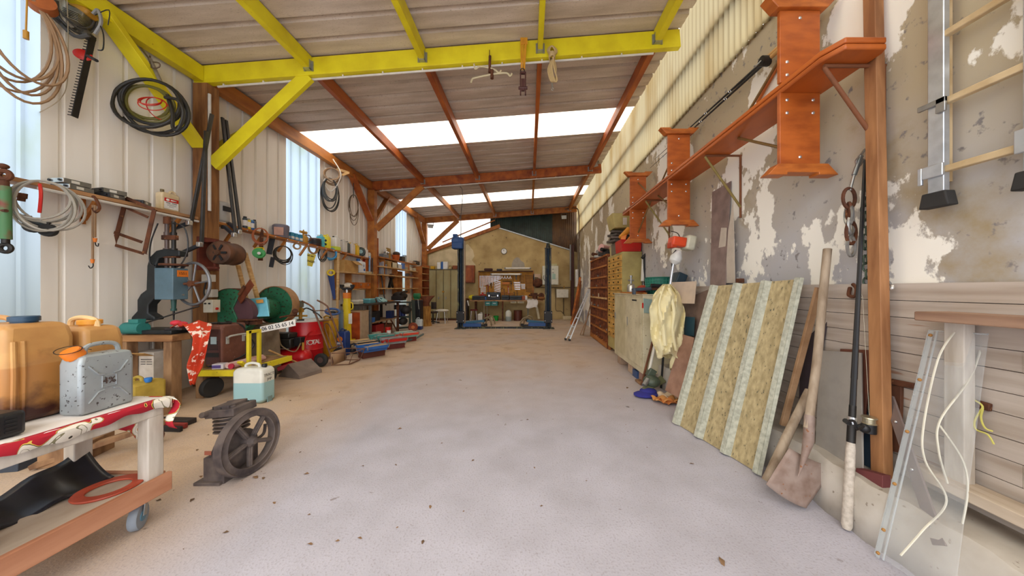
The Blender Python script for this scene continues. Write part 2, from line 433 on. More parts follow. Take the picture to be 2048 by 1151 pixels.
struct('trim_9', M().beam(W(990, 453, YB-.03), W(1142, 500, YB-.03), .04, .05), GREYMET, 'slanted flashing under the dark gable sheets')
struct('trim_10', M().beam(W(885, 484, YB-.02), W(990, 440, YB-.02), .06, .05), STAINL, 'thin slanted rail across the bright gable triangle')

b_ = M().grid(lambda u, v: (-6.0-.5*v-.1*math.sin(u*60), 1+14*u, 2.0*v+.1*math.sin(u*43)), 60, 6)  # unseen bank, added to darken the lower part of the translucent wall sheets
struct('shade_bank', b_, mat('shade_bank_earth', '8a7a4a', '5e6a34', .9, 0, 2), 'unseen bank added outside the left wall to shade its translucent sheets')
# ---------------------------------------------------------------- timber frames
PX = [-3.38, -1.63, .18, 1.98]
FR = [4.76, 9.86, 14.85]
def S(name, lab, m, mt, bev=.004):
    o = struct(name, m, mt, lab, bev=bev); o['category'] = 'beam'; return o
for i, y in enumerate(FR):
    nm = ('yellow painted', 'red brown stained', 'light brown stained')[i]; wh = ('nearest to the camera', 'in the middle of the hall', 'by the gable wall')[i]
    mt = (YEL, STAIN, STAINL)[i]
    x0, x1 = -5.17, 2.34
    S('roof_beam', '%s main roof beam %s' % (nm, wh), M().beam((x0, y, beam_z(x0)+.135), (x1, y, beam_z(x1)+.135), .09, .27), mt)
    S('timber_post', ('weathered timber post under the yellow beam', 'red brown timber post under the middle roof beam', 'light timber post by the metal locker')[i],
      M().bx(-5.16, -4.94, y-.06, y+.13, 0, beam_z(-5.05)), (OLDPOST, STAINL, STAINL)[i])
    S('knee_brace', '%s diagonal brace from the post up to the beam %s' % (nm, wh),
      M().beam((-4.9, y, 3.42), (-3.42, y, beam_z(-3.42)+.02), .07, .2), (YEL, STAINL, STAINL)[i])
    S('knee_brace', '%s brace along the wall in front of the post %s' % (nm, wh), M().beam((-5.06, y-.05, 3.68), (-5.06, y-1.12, 4.78), .07, .19, (1, 0, 0)), mt)
    if i < 2: S('knee_brace', '%s brace along the wall behind the post %s' % (nm, wh), M().beam((-5.06, y+.12, 3.68), (-5.06, y+1.15, 4.78), .07, .17, (1, 0, 0)), (YEL, STAINL)[i])
    yy0 = (-1.6, FR[0]+.05, FR[1]+.05)[i]; yy1 = y-.05
    S('eave_beam', '%s eave beam along the left wall ending at the beam %s' % (nm, wh), M().bx(-5.13, -5.0, yy0, yy1, 4.69, 4.92), (YEL, STAINL, STAINL)[i])
    for k, x in enumerate(PX):
        ordn = ('leftmost', 'second from the left', 'third from the left', 'rightmost')[k]
        w = (.085, .085, .075, .1)[k]
        S('roof_purlin', '%s roof purlin, %s of those ending at the beam %s' % (nm, ordn, wh), M().bx(x-w/2, x+w/2, yy0, yy1, beam_z(x)+.07, beam_z(x)+.275), (YEL, STAIN, STAINL)[i])
        o = tag(fin('joist_hanger', M().bx(x-w/2-.03, x-w/2-.001, y-.05-.012, y-.046, beam_z(x)+.05, beam_z(x)+.2).bx(x+w/2+.001, x+w/2+.03, y-.062, y-.046, beam_z(x)+.05, beam_z(x)+.2).bx(x-w/2-.004, x+w/2+.004, y-.11, y-.046, beam_z(x)+.055, beam_z(x)+.069)
            .bx(x-w/2-.004, x-w/2-.001, y-.11, y-.046, beam_z(x)+.05, beam_z(x)+.2).bx(x+w/2+.001, x+w/2+.004, y-.11, y-.046, beam_z(x)+.05, beam_z(x)+.2), GREYMET),
            'metal joist hanger of the purlin %s on the beam %s' % (ordn, wh), 'bracket', 'joist hangers'); o['kind'] = 'structure'
# white conduits under the beams
def conduit(y, xa, xb, lab):
    r = T('cable_conduit', lab, 'conduit', (xa, y, beam_z(xa)-.03))
    fin('tube', M().cyl((xa, y, beam_z(xa)-.03), (xb, y, beam_z(xb)-.03), .016), PIPEW, r)
    x = xa+.1
    while x < xb-.1: fin('clip', M().box((x, y, beam_z(x)-.016), (.02, .04, .032)), PIPEW, r); x += .62
conduit(FR[0]+.02, -4.85, 1.95, 'white cable conduit clipped under the yellow beam')
conduit(FR[1]+.02, -4.8, 1.9, 'white cable conduit clipped under the middle roof beam')
one('cable_conduit', M().cyl((-4.92, FR[0]-.04, 2.7), (-4.92, FR[0]-.04, 4.5), .02), PIPEW, 'white vertical conduit on the weathered post', 'conduit')
one('electric_cable', M().tube(sp([W(920, 373, 9.78), W(924, 378, 9.85), W(925, 395, 10.6), W(922, 430, 11.4), W(922, 462, 11.5), W(921, 484, 11.5)], 5), .012), pl('6a6258'), 'cable hanging from the middle beam down to the lift motor', 'cable')

def flood(px, py, Y, lab, face):
    c = W(px, py, Y); r = T('floodlight', lab, 'lamp', c-V((0, 0, .12)))
    f = V(face).normalized(); u = f.cross(V((0, 0, 1))).normalized(); w = u.cross(f)
    k = .13*Y/9.8*1.0 if Y < 12 else .12
    def q(a, b, d): return c+u*a*k+w*b*k+f*d
    fin('housing', M().add([q(-1, -.75, 0), q(1, -.75, 0), q(1, .75, 0), q(-1, .75, 0), q(-.6, -.4, -.09), q(.6, -.4, -.09), q(.6, .4, -.09), q(-.6, .4, -.09)],
        [(0, 1, 2, 3), (7, 6, 5, 4), (0, 4, 5, 1), (1, 5, 6, 2), (2, 6, 7, 3), (3, 7, 4, 0)]), pl('8a8a84', .5), r)
    fin('lens', M().add([q(-.9, -.65, .004), q(.9, -.65, .004), q(.9, .65, .004), q(-.9, .65, .004)], [(0, 1, 2, 3)]), mat('lamp_glass', 'c9ccc8', 'b0b2ae', .15), r)
    fin('bracket', M().beam(q(-1.1, 0, -.02), q(-1.1, 1.3, -.1), .02, .01).beam(q(1.1, 0, -.02), q(1.1, 1.3, -.1), .02, .01).beam(q(-1.1, 1.3, -.1), q(1.1, 1.3, -.1), .02, .01), pl('55534e'), r)
flood(1188, 328, 9.7, 'grey floodlight on the right end of the middle roof beam', (-.5, -.6, -.5))
flood(861, 452, 14.6, 'small floodlight on the post beside the gable', (.3, -.8, -.4))
flood(1128, 434, 14.7, 'small floodlight under the beam by the gable corner', (-.2, -.8, -.4))
one('electric_cable', M().tube(sp([W(1130, 418, 14.7), W(1150, 416, 14.7), W(1157, 424, 14.2), W(1158, 470, 14.2), W(1158, 560, 14.2), W(1158, 600, 14.2)], 5), .025), pl('5c4a38'), 'brown cable conduit running down the far right corner', 'conduit')

# ---------------------------------------------------------------- camera, daylight
cam = bpy.data.objects.new('camera', bpy.data.cameras.new('camera')); C.objects.link(cam)
cam.location = (0, 0, H); cam.rotation_euler = (PI/2, 0, 0)
cam.data.sensor_width = 36; cam.data.lens = F/2048*36
cam.data.shift_x = -(CX-1024)/2048; cam.data.shift_y = (CY-575.5)/2048
cam.data.clip_start = .02
bpy.context.scene.camera = cam
w = bpy.data.worlds.new('overcast_sky'); bpy.context.scene.world = w; w.use_nodes = True
n, l = w.node_tree.nodes, w.node_tree.links
bg = n['Background']; tc = n.new('ShaderNodeTexCoord'); sx = n.new('ShaderNodeSeparateXYZ'); l.new(tc.outputs['Generated'], sx.inputs[0])
cr = n.new('ShaderNodeValToRGB'); l.new(sx.outputs[2], cr.inputs[0])
cr.color_ramp.elements[0].position = 0; cr.color_ramp.elements[0].color = (.36, .40, .48, 1)
cr.color_ramp.elements[1].position = .7; cr.color_ramp.elements[1].color = (1, .97, .92, 1)
l.new(cr.outputs[0], bg.inputs['Color']); bg.inputs['Strength'].default_value = 4.6
pt = bpy.data.lights.new('front_opening', 'AREA'); pt.shape = 'RECTANGLE'; pt.size = 7.6; pt.size_y = 5.4; pt.cycles.is_portal = True
po = bpy.data.objects.new('front_opening', pt); C.objects.link(po); po.location = (-1.4, -1.6, 2.6); po.rotation_euler = (PI/2, 0, 0)
sc = bpy.context.scene
sc.view_settings.view_transform = 'Standard'; sc.view_settings.look = 'None'; sc.view_settings.gamma = 1; sc.view_settings.exposure = 0.2
sc.view_settings.use_curve_mapping = False
sc.cycles.use_denoising = True; sc.cycles.max_bounces = 10; sc.cycles.diffuse_bounces = 6; sc.cycles.transparent_max_bounces = 12
# ================================================================ shared small builders
BLACK = pl('1c1c1e', .45, 'black_plastic'); RUBBER = pl('2a2826', .8, 'black_rubber'); DKMET = me('3c3a38', .5, 'dark_metal'); STEEL = me('a9a9a6', .35, 'bare_steel')
CHROME = me('d8d8d6', .2, 'chrome'); RUST = mat('rusty_iron', '6e4026', '40261a', .8, .2, 7, .35, .7, 8, .2, spots='8a5a34', spotsc=20, spotlo=.64)
RUSTM = mat('brown_rusty_motor', '6a4630', '3a2a20', .65, .3, 6, .4, .7, 8, .15); WHITE = pl('e8e6e0', .5, 'white_plastic'); RED = pl('c01f16', .4, 'red_paint')
BLUE = pl('2d62a8', .45, 'blue_paint'); ORANGE = pl('e07a1e', .5, 'orange_plastic'); LTWOOD = wood('pale_wood', 'd6b07a', 'b58a52', .65, (1, 1, 6)); SHELFW = wood('orange_shelf_wood', 'c07a34', '96561e', .6, (1, .4, 1), 6)
OLDWOOD = wood('dirty_wood', 'a07c58', '6e4e34', .8, (2, 2, .5), 5); WHITEW = wood('whitewashed_wood', 'd0c8bc', 'a89c8c', .75, (3, 3, .5), 4); INK = pl('1a1a1a', .6, 'black_ink'); GREENP = pl('2a7a4a', .5, 'green_paint')
CARD = mat('cardboard', 'c49a5c', 'a87e44', .85, 0, 4, .4, .7); YELP = pl('e6c81a', .45, 'yellow_plastic'); TEAL = pl('2f7f7a', .5, 'teal_paint'); GREY = pl('8c8c8a', .5, 'grey_plastic'); GOLD = pl('b8862c', .5, 'brass_paint')

def caster(root, x, y, z, r, face=(1, 0, 0), wm=None):
    """swivel castor hanging from z down to the ground"""
    f = V(face).normalized(); k = V((0, 0, 1)).cross(f)
    c = V((x, y, 0))+k*.02+V((0, 0, r))
    p = fin('caster', M().box((x, y, z-.004), (.075, .075, .008)).cyl((x, y, z-.03), (x, y, z-.008), .025).beam(V((x, y, z-.03))+f*.028, c+f*.028, .035, .005, f).beam(V((x, y, z-.03))-f*.028, c-f*.028, .035, .005, f).box((x, y, z-.03), (.062, .062, .006)), STEEL, root)
    fin('wheel', M().lathe([(r*.3, -.02), (r*.92, -.02), (r, -.012), (r, .012), (r*.92, .02), (r*.3, .02)], c, f, 20), wm or pl('8e98a4', .6, 'grey_castor_rubber'), p)
    fin('hub', M().cyl(c-f*.024, c+f*.024, r*.4, None, 12), pl('5a8aa4', .5, 'blue_grey_hub'), p)

def bevbox(name, c, d, m, root, b=.006, r=(0, 0, 0), seg=2):
    return fin(name, M().box(c, d, r), m, root, bev=b, seg=seg)

def zmat(key, top, bot, z, rough=.4, dirt=None, dz=.1, top2=None):
    """a vessel whose contents show through up to the level z"""
    if key in MATS: return MATS[key]
    m = mat(key, top, top2, rough, 0, 4, .4, .75, 8); n, l = m.node_tree.nodes, m.node_tree.links; b = n['Principled BSDF']
    src = b.inputs['Base Color'].links[0].from_socket
    tc = n.new('ShaderNodeTexCoord'); sx = n.new('ShaderNodeSeparateXYZ'); l.new(tc.outputs['Object'], sx.inputs[0])
    mr = n.new('ShaderNodeMapRange'); mr.inputs['From Min'].default_value = z+.004; mr.inputs['From Max'].default_value = z-.004; l.new(sx.outputs[2], mr.inputs['Value'])
    mx = n.new('ShaderNodeMix'); mx.data_type = 'RGBA'; mx.inputs[7].default_value = lin(bot); l.new(src, mx.inputs[6]); l.new(mr.outputs[0], mx.inputs[0]); res = mx.outputs[2]
    if dirt:
        no = n.new('ShaderNodeTexNoise'); no.inputs['Scale'].default_value = 7; no.inputs['Detail'].default_value = 8; l.new(tc.outputs['Object'], no.inputs['Vector'])
        s2 = n.new('ShaderNodeMath'); s2.operation = 'MULTIPLY_ADD'; s2.inputs[1].default_value = -1.3/(dz*5); l.new(sx.outputs[2], s2.inputs[0]); l.new(no.outputs['Fac'], s2.inputs[2])
        m2 = n.new('ShaderNodeMapRange'); m2.inputs['From Min'].default_value = .22; m2.inputs['From Max'].default_value = .5; l.new(s2.outputs[0], m2.inputs['Value'])
        x2 = n.new('ShaderNodeMix'); x2.data_type = 'RGBA'; x2.inputs[7].default_value = lin(dirt); l.new(res, x2.inputs[6]); l.new(m2.outputs[0], x2.inputs[0]); res = x2.outputs[2]
    l.new(res, b.inputs['Base Color']); return m

def jerry(name, label, c, d, m, capm, rz=0, cat='jerrycan', capx=-.3, capr=.03, hx=.1, hl=.4, along='x', b=.03, grp=None, caph=.03, hm=None):
    """a plastic canister: body with sloped shoulders, bar handle, screw cap; c = centre of its foot, d = width, depth, height"""
    r = T(name, label, cat, c, rz, grp); w, q, h = d; L = (w, q)[along == 'y']
    sh = h*.1
    def X(a, z): return (a, 0, z) if along == 'x' else (0, a, z)
    m1 = M(); prof = [(1, 0), (1, h-sh), (.8, h)]
    vs = []
    for k, z in prof:
        a, e = (w/2*k, q/2*(k if along == 'y' else min(1, k+.1))) if along == 'x' else (w/2*min(1, k+.1), q/2*k)
        vs += [(-a, -e, z), (a, -e, z), (a, e, z), (-a, e, z)]
    m1.add(vs, [(3, 2, 1, 0), (8, 9, 10, 11)]+[(i*4+j, i*4+(j+1) % 4, i*4+4+(j+1) % 4, i*4+4+j) for i in (0, 1) for j in range(4)])
    fin('body', m1, m, r, bev=b, seg=3, local=True)
    a0, a1 = (hx-hl/2)*L, (hx+hl/2)*L; t = min(.017, L*.07)
    fin('handle', M().tube(sp([X(a0, h-.01), X(a0+.02*L, h+.03*min(1, h*3)), X((a0+a1)/2, h+.05*min(1, h*3)), X(a1-.02*L, h+.03*min(1, h*3)), X(a1, h-.01)], 4), t, 8), hm or m, r, local=True)
    p = V(X(capx*L, h-.012)); fin('cap', M().lathe([(capr*.8, 0), (capr*.8, .016), (capr, .016), (capr, .016+caph), (capr*.9, .02+caph)], p, (0, 0, 1), 16), capm, r, local=True)
    return r

def ppbox(name, label, cat, r4, Y, d, m, b=.004, grp=None, parts=None):
    """a box whose near face fills the pixels r4 = x0, y0, x1, y1 at depth Y and that is d deep"""
    a, c = W(r4[0], r4[3], Y), W(r4[2], r4[1], Y)
    return one(name, M().bx(a.x, c.x, Y, Y+d, a.z, c.z), m, label, cat, grp, bev=b)

# ================================================================ the trolley under the red cloth
FX = -2.39
r = T('wooden_trolley', 'wooden castor trolley under the red ornamented cloth', 'trolley', (-2.66, 1.5, 0))
for x, y in ((FX-.035, 1.965), (FX-.5, 1.965), (FX-.035, .95), (FX-.5, .95)): bevbox('leg', (x, y, .24+.27), (.07, .085, .54), WHITEW, r)
bevbox('tabletop', (FX-.27, 1.45, .768), (.56, 1.14, .024), WHITEW, r)
bevbox('side_rail', (FX-.012, 1.45, .718), (.026, 1.11, .076), WHITEW, r); bevbox('side_rail', (FX-.52, 1.45, .718), (.026, 1.11, .076), WHITEW, r)
bevbox('end_rail', (FX-.27, 2.0, .718), (.5, .022, .076), WHITEW, r)
bevbox('lower_shelf', (FX-.27, 1.45, .28), (.53, 1.1, .02), wood('dusty_pale_board', 'c0b2a2', '94806c', .8, (1, .4, 1), 3), r)
SKIRT = wood('pinkish_board', 'c08a6a', '9a6040', .8, (1, .3, 2), 4)
bevbox('shelf_edge_board', (FX+.014, 1.45, .235), (.03, 1.16, .12), SKIRT, r); bevbox('shelf_edge_board', (FX-.27, 2.02, .235), (.5, .03, .12), SKIRT, r)
for x, y in ((FX-.06, 1.93), (FX-.48, 1.93), (FX-.06, 1.0), (FX-.48, 1.0)): caster(r, x, y, .19, .078, (-.86, -.5, 0))
# the cloth: pale top, red border with gold and cream scrolls
CL = mat('ornamented_red_cloth', 'b3192c', 'a01224', .85, 0, 4, .4, .7); 
def cloth_mat():
    n, l = CL.node_tree.nodes, CL.node_tree.links; b = n['Principled BSDF']; src = b.inputs['Base Color'].links[0].from_socket
    tc = n.new('ShaderNodeTexCoord'); v = n.new('ShaderNodeTexNoise'); v.inputs['Scale'].default_value = 4.2; v.inputs['Detail'].default_value = 1.2; v.inputs['Distortion'].default_value = 1.6
    l.new(tc.outputs['Object'], v.inputs['Vector'])
    cr = n.new('ShaderNodeValToRGB'); cr.color_ramp.interpolation = 'CONSTANT'; l.new(v.outputs['Fac'], cr.inputs[0])
    el = cr.color_ramp.elements; el[0].position = 0; el[0].color = lin('b3192c'); el[1].position = .512; el[1].color = lin('e4c45a')
    for p, c in ((.522, '3a3324'), (.528, 'ede6d6'), (.60, '8a8464'), (.608, 'ede6d6'), (.66, 'c8a040'), (.67, 'b3192c')):
        e = el.new(p); e.color = lin(c)
    l.new(cr.outputs[0], b.inputs['Base Color'])
cloth_mat()
CLT = pl('e6e0da', .85, 'white_cloth')
r = T('tablecloth', 'red cloth with gold and cream scrolls lying over the wooden trolley', 'cloth', (-2.66, 1.5, .785))
fin('cloth_top', M().grid(lambda u, v: (FX-.55+u*.56, .9+v*1.13, .786+.003*math.sin(v*31)*math.sin(u*17)), 24, 40), CLT, r, solid=.003)
def edge(u, v):
    y = .9+u*1.13; d = .05+.012*math.sin(y*13)+.006*math.sin(y*41)
    return [(FX-.02, y, .7885), (FX+.012, y, .788), (FX+.022, y, .775), (FX+.02+.006*math.sin(y*19), y, .785-d)][int(round(v*3))]
fin('cloth_border', M().grid(edge, 80, 3), CL, r, solid=.003)
def endf(u, v):
    x = FX-.55+u*.57; d = .08+.18*(.5+.5*math.tanh((x+2.80)*40))*(.5-.5*math.tanh((x+2.52)*40))+.03*math.sin(x*14)
    return (x, 2.03+.008+.02*v*math.sin(x*25)+.012, .789-v*d) if v > 0 else (x, 2.02, .789)
fin('cloth_end', M().grid(endf, 40, 5), CL, r, solid=.003)
fin('cloth_corner', M().grid(lambda u, v: (FX-.01+.05*v+.03*u, 2.03+.03*math.sin(u*6), .787-u*.2-.01*v), 8, 4), CL, r, solid=.003)

# big amber cans
AMB = zmat('amber_stained_plastic', 'c8985a', 'b07a40', .3, .4, '42211a', .24, '9c6a3c')
BLUECAP = pl('24435c', .4)
def bigcan(label, x, y0, y1, z1, capm, handle):
    c = (x-.16, (y0+y1)/2, .79); h = z1-.79; d = y1-y0
    r = T('fuel_can', label, 'jerrycan', c, 0, 'amber fuel cans on the trolley')
    m = M(); w = .32
    vs = []
    for k, z in ((.97, 0), (1, .03), (1, h-.09), (.93, h-.03), (.8, h)): vs += [(-w/2*k, -d/2*k, z), (w/2*k, -d/2*k, z), (w/2*k, d/2*k, z), (-w/2*k, d/2*k, z)]
    m.add(vs, [(3, 2, 1, 0), (16, 17, 18, 19)]+[(i*4+j, i*4+(j+1) % 4, i*4+4+(j+1) % 4, i*4+4+j) for i in range(4) for j in range(4)])
    b = fin('body', m, AMB, r, bev=.028, seg=3, local=True)
    m = M()
    for k in range(3): m.tube([(-.12+k*.045, -d/2-.002, .05), (-.12+k*.045, -d/2-.004, h*.5), (-.12+k*.045, -d/2-.002, h-.1)], .009, 8)
    if capm == BLUECAP:
        for k in range(2): m.tube([(w/2*.99, -d/2+.03+k*.03, .04), (w/2+.003, -d/2+.03+k*.03, h*.5), (w/2*.99, -d/2+.03+k*.03, h-.09)], .01, 8)
    fin('ribs', m, AMB, r, local=True)['kind'] = 'thing'
    if capm: fin('cap', M().lathe([(.042, 0), (.042, .012), (.05, .012), (.05, .036), (.046, .04)], (.06, .0, h-.004), (0, 0, 1), 24), capm, r, local=True)
    if handle: fin('handle', M().tube(sp([(.04-.1, 0, h-.01), (-.05, 0, h+.035), (.01, 0, h+.05), (.09, 0, h+.035), (.11, 0, h-.01)], 5), .014, 8), pl('e0bc86', .5), r, local=True)
    else: fin('handle', M().tube(sp([(-.14, 0, h-.01), (-.13, 0, h+.025), (-.08, 0, h+.03), (-.02, 0, h+.02), (-.01, 0, h-.01)], 5), .014, 8), AMB, r, local=True)
bigcan('stained amber fuel can with blue cap at the left, nearer one on the trolley', -2.66, 1.55, 1.80, 1.315, pl('24435c', .4), False)
bigcan('amber fuel can with pale handle, farther one behind the grey metal can', -2.66, 1.83, 2.02, 1.27, pl('e09a34', .5), True)

# grey metal can
SILV = mat('speckled_grey_tin', 'a4acae', '8e9294', .45, .3, 5, .4, .7, 8, .05, spots='4a4644', spotsc=55, spotlo=.645)
r = T('metal_jerrycan', 'grey speckled metal jerrycan with orange cap at the trolley edge', 'jerrycan', (-2.55, 1.815, .79))
m = M(); w, d, h = .125, .235, .335; vs = []
for k, kz, z in ((.98, .98, 0), (1, 1, .02), (1, 1, h-.05), (.96, .92, h-.012), (.8, .8, h)): vs += [(-w/2*k, -d/2*kz, z), (w/2*k, -d/2*kz, z), (w/2*k, d/2*kz, z), (-w/2*k, d/2*kz, z)]
m.add(vs, [(3, 2, 1, 0), (16, 17, 18, 19)]+[(i*4+j, i*4+(j+1) % 4, i*4+4+(j+1) % 4, i*4+4+j) for i in range(4) for j in range(4)])
fin('body', m, SILV, r, bev=.018, seg=3, local=True)
m = M(); X0 = w/2+.001
for s in (-1, 1):
    for t in (-1, 1): m.tube([(X0, s*.085, .165+t*.105), (X0+.002, s*.045, .165+t*.05), (X0+.002, s*.02, .165+t*.045)], .0045, 6)
m.tube([(X0, -.03, .135), (X0, .03, .135), (X0, .03, .2), (X0, -.03, .2)], .0035, 6, True)
fin('embossed_cross', m, SILV, r, local=True)
text('lettering', '4%', .05, V((-2.55, 1.815, .79))+V((X0+.001, 0, .168)), (0, 1, 0), (0, 0, 1), pl('4a3a34', .7), r)
fin('handle', M().tube(sp([(0, -.06, h-.01), (0, -.05, h+.04), (0, .02, h+.052), (0, .075, h+.035), (0, .09, h-.02)], 5), .012, 8), SILV, r, local=True)
fin('cap', M().lathe([(.034, 0), (.034, .012), (.04, .012), (.04, .05), (.036, .055)], (0, -.085, h-.015), (0, -.55, .83), 12), ORANGE, r, local=True)
fin('cap_wire', M().tor((0, -.12, h+.035), .045, .002, (0.2, -.3, .9), 20, 5).tube([(0, -.075, h+.04), (0, -.03, h+.02)], .002), DKMET, r, local=True)

r = T('battery_charger', 'black and orange battery charger at the left edge of the trolley top', 'charger', (-2.55, 1.44, .79))
bevbox('housing', (-2.55, 1.44, .85), (.16, .14, .12), BLACK, r, .018); bevbox('orange_shell', (-2.6, 1.43, .85), (.07, .15, .11), ORANGE, r, .015)
m = M()
for k in range(5):
    for q in range(2): m.box((-2.468, 1.41+.05*q, .82+.018*k), (.006, .035, .008))
fin('vent_slots', m, INK, r)
# on the lower shelf
def fend(u, v):
    y = 1.25+u*.76; t = v*PI*.62
    return (-2.78+.07*math.cos(t)+.05*v-.05*u, y+.03*v, .30+.17*math.sin(t)*(.55+.5*u)-.05*u*(1-v)+.05*u)
one('plastic_fender', M().grid(lambda u, v: (-2.84+.2*v-.06*u*(1-v)+.0, 1.2+.8*u-.05*v*u, .295+.15*(1-v)**1.6*(.25+.95*u*u)+.012*math.sin(u*20)), 24, 8).grid(lambda u, v: (-2.84-.06*u+.03*v, 1.2+.8*u, .295+.15*(.25+.95*u*u)+.012*math.sin(u*20)-.1*v), 24, 2), mat('glossy_black_plastic', '20222c', '0e0f14', .3), 'glossy black plastic fender lying on the lower shelf of the trolley', 'car part', solid=.005)
one('sealing_ring', M().lathe([(.088, 0), (.135, 0), (.138, .006), (.135, .012), (.088, .012), (.085, .006), (.088, 0)], (-2.535, 1.85, .291), (0, 0, 1), 40, caps=False), mat('orange_rubber', 'b84a2c', '94341c', .5), 'flat orange rubber ring on the lower shelf of the trolley', 'ring')
jerry('plastic_jug', 'grey plastic jug at the left end of the trolley lower shelf', (-2.52, 1.3, .291), (.12, .2, .3), GREY, BLACK, 0, 'jug')

# clutter on the ground behind the trolley
one('wooden_block', M().box((-4.0, 2.72, .08), (.26, .3, .16), (0, 0, .3)), OLDWOOD, 'thick wooden block on the ground behind the trolley', 'block', bev=.006)
one('wooden_plank', M().beam((-4.12, 2.55, .03), (-3.5, 2.95, .22), .12, .04), OLDWOOD, 'short plank tilted against the thick wooden block behind the trolley', 'plank', bev=.004)
one('wooden_offcut', M().box((-4.3, 2.55, .05), (.2, .12, .1), (0, 0, .2)), pl('3c4450', .8), 'dark offcut on the ground behind the trolley', 'block', bev=.004)
for k, (x, y, l_, c, lb) in enumerate(((-3.98, 3.42, .5, '2c2420', 'thickest dark bar lying on the sand beside the bench leg'), (-3.9, 3.32, .44, '8a2c22', 'red bar lying on the sand beside the bench leg'), (-3.88, 3.24, .48, '241f1e', 'thin dark bar lying nearest on the sand beside the bench leg'))):
    one('scrap_bar', M().beam((x-l_/2, y, .03), (x+l_/2, y-.03, .03), (.1, .035, .03)[k], .055), pl(c, .7), lb, 'bar', 'scrap bars', bev=.006)
one('rusty_pulley', M().lathe([(.03, -.02), (.07, -.03), (.075, 0), (.07, .03), (.03, .02)], (-3.62, 2.95, .075), (.8, -.6, 0), 16), RUST, 'small rusty wheel on the ground behind the trolley corner', 'wheel')
r = jerry('plastic_canister', 'yellow plastic canister with blue cap under the drill bench', (-4.47, 3.52, .12), (.24, .34, .32), mat('yellowish_plastic', 'c4a848', '9a8434', .5), pl('2a7acc', .4), 0, 'canister', .4, .032, -.1, .4, 'x', .06)
one('wooden_block', M().box((-4.47, 3.52, .06), (.3, .4, .12)), OLDWOOD, 'low block under the yellow canister', 'block', bev=.006)
r = T('cardboard_box', 'whitish printed cardboard box standing under the drill bench by the wall', 'box', (-4.98, 4.05, 0))
bevbox('carton', (-4.98, 4.06, .34), (.3, .24, .68), mat('whitish_cardboard', 'd8d0c4', 'b8ac9a', .85), r, .004)
fin('flap', M().box((-4.98, 3.9, .66), (.3, .12, .006), (-.5, 0, 0)), CARD, r)
print_lines('printed_lines', r, (-4.94, 3.938, .55), (1, 0, 0), (0, 0, 1), [(.14, .012, .02, .04), (.06, .01, -.02, .01), (.07, .01, .06, .01), (.06, .01, -.02, -.02), (.07, .01, .06, -.02)], pl('6a6662', .7))

# ---------------------------------------------------------------- bench with the pillar drill
r = T('drill_bench', 'heavy wooden bench carrying the pillar drill', 'workbench', (-4.8, 4.05, 0))
fin('benchtop', M().bx(-5.13, -4.43, 3.8, 4.02, .84, .92).bx(-5.13, -4.44, 4.03, 4.3, .845, .922), wood('dirty_orange_wood', 'b08050', '7c5432', .8, (.4, 2, 2), 4), r, bev=.008)
for x, y in ((-4.5, 3.87), (-5.06, 3.87), (-4.5, 4.24), (-5.06, 4.24)): bevbox('leg', (x, y, .42), (.1, .12, .84), OLDWOOD, r)
DRK = mat('dark_cast_iron', '2c3234', '1a1c1e', .5, .2, 5)
BLUG = mat('blue_grey_enamel', '5a7684', '4a626e', .45, 0, 4, .4, .7, 6, 0, spots='2e4450', spotsc=30, spotlo=.7)
r = T('pillar_drill', 'old blue grey bench pillar drill with a big spoked handwheel', 'drill', (-4.85, 4.02, .922))
q = lambda x, y: W(x/3.598, 320+y/3.598, 3.98)
ol = [(940, 1150), (945, 1128), (985, 1085), (985, 1005), (1010, 962), (1050, 932), (1056, 760), (1076, 695), (1122, 650), (1180, 636), (1290, 650), (1290, 690), (1185, 692), (1140, 706), (1116, 760), (1112, 985), (1065, 1040), (1062, 1100), (1110, 1128), (1112, 1150)]
fin('frame', M().plate([q(*p) for p in ol], (0, .11, 0)), DRK, r, bev=.012)
bevbox('base_plate', (-4.82, 4.04, .95), (.62, .36, .05), DRK, r, .008)
fin('slotted_vice', M().bx(-4.62, -4.40, 3.88, 4.0, .975, 1.0).bx(-4.62, -4.36, 4.04, 4.14, .975, 1.0).cyl((-4.62, 4.02, .985), (-4.3, 4.02, .985), .014), mat('oily_black_iron', '1e1a1a', '383030', .5, .3), r, bev=.003)
gb = bevbox('gear_box', (-4.70, 4.03, 1.565), (.24, .18, .41), BLUG, r, .008)
fin('paper_label', M().box((-4.576, 4.05, 1.70), (.003, .13, .085)), ORANGE, r)
text('lettering', '1551', .05, (-4.573, 4.05, 1.70), (0, 1, 0), (0, 0, 1), pl('6a3a10', .7), r)
fin('latch', M().cyl((-4.582, 4.05, 1.42), (-4.565, 4.05, 1.42), .012), STEEL, r)
for x in (-4.75, -4.66):
    fin('pillar', M().cyl((x, 4.02, 1.77), (x, 4.02, 2.38), .022).cyl((x, 4.02, 1.95), (x, 4.02, 2.03), .036).cyl((x, 4.02, 2.2), (x, 4.02, 2.24), .03), pl('5a4a44', .4, 'worn_brown_steel') if x < -4.7 else DKMET, r)
fin('cross_clamp', M().beam((-4.8, 4.02, 2.17), (-4.62, 4.02, 2.17), .05, .06), RUST, r, bev=.005); fin('top_knob', M().cyl((-4.75, 4.02, 2.35), (-4.75, 4.02, 2.44), .034), RUST, r); fin('cross_clamp', M().beam((-4.84, 4.02, 1.93), (-4.6, 4.02, 1.93), .06, .05), RUST, r, bev=.005)
fin('feed_disc', M().lathe([(.03, 0), (.13, 0), (.135, .012), (.13, .025), (.03, .03)], (-4.66, 4.02, 1.80), (0, 0, 1), 28), RUST, r)
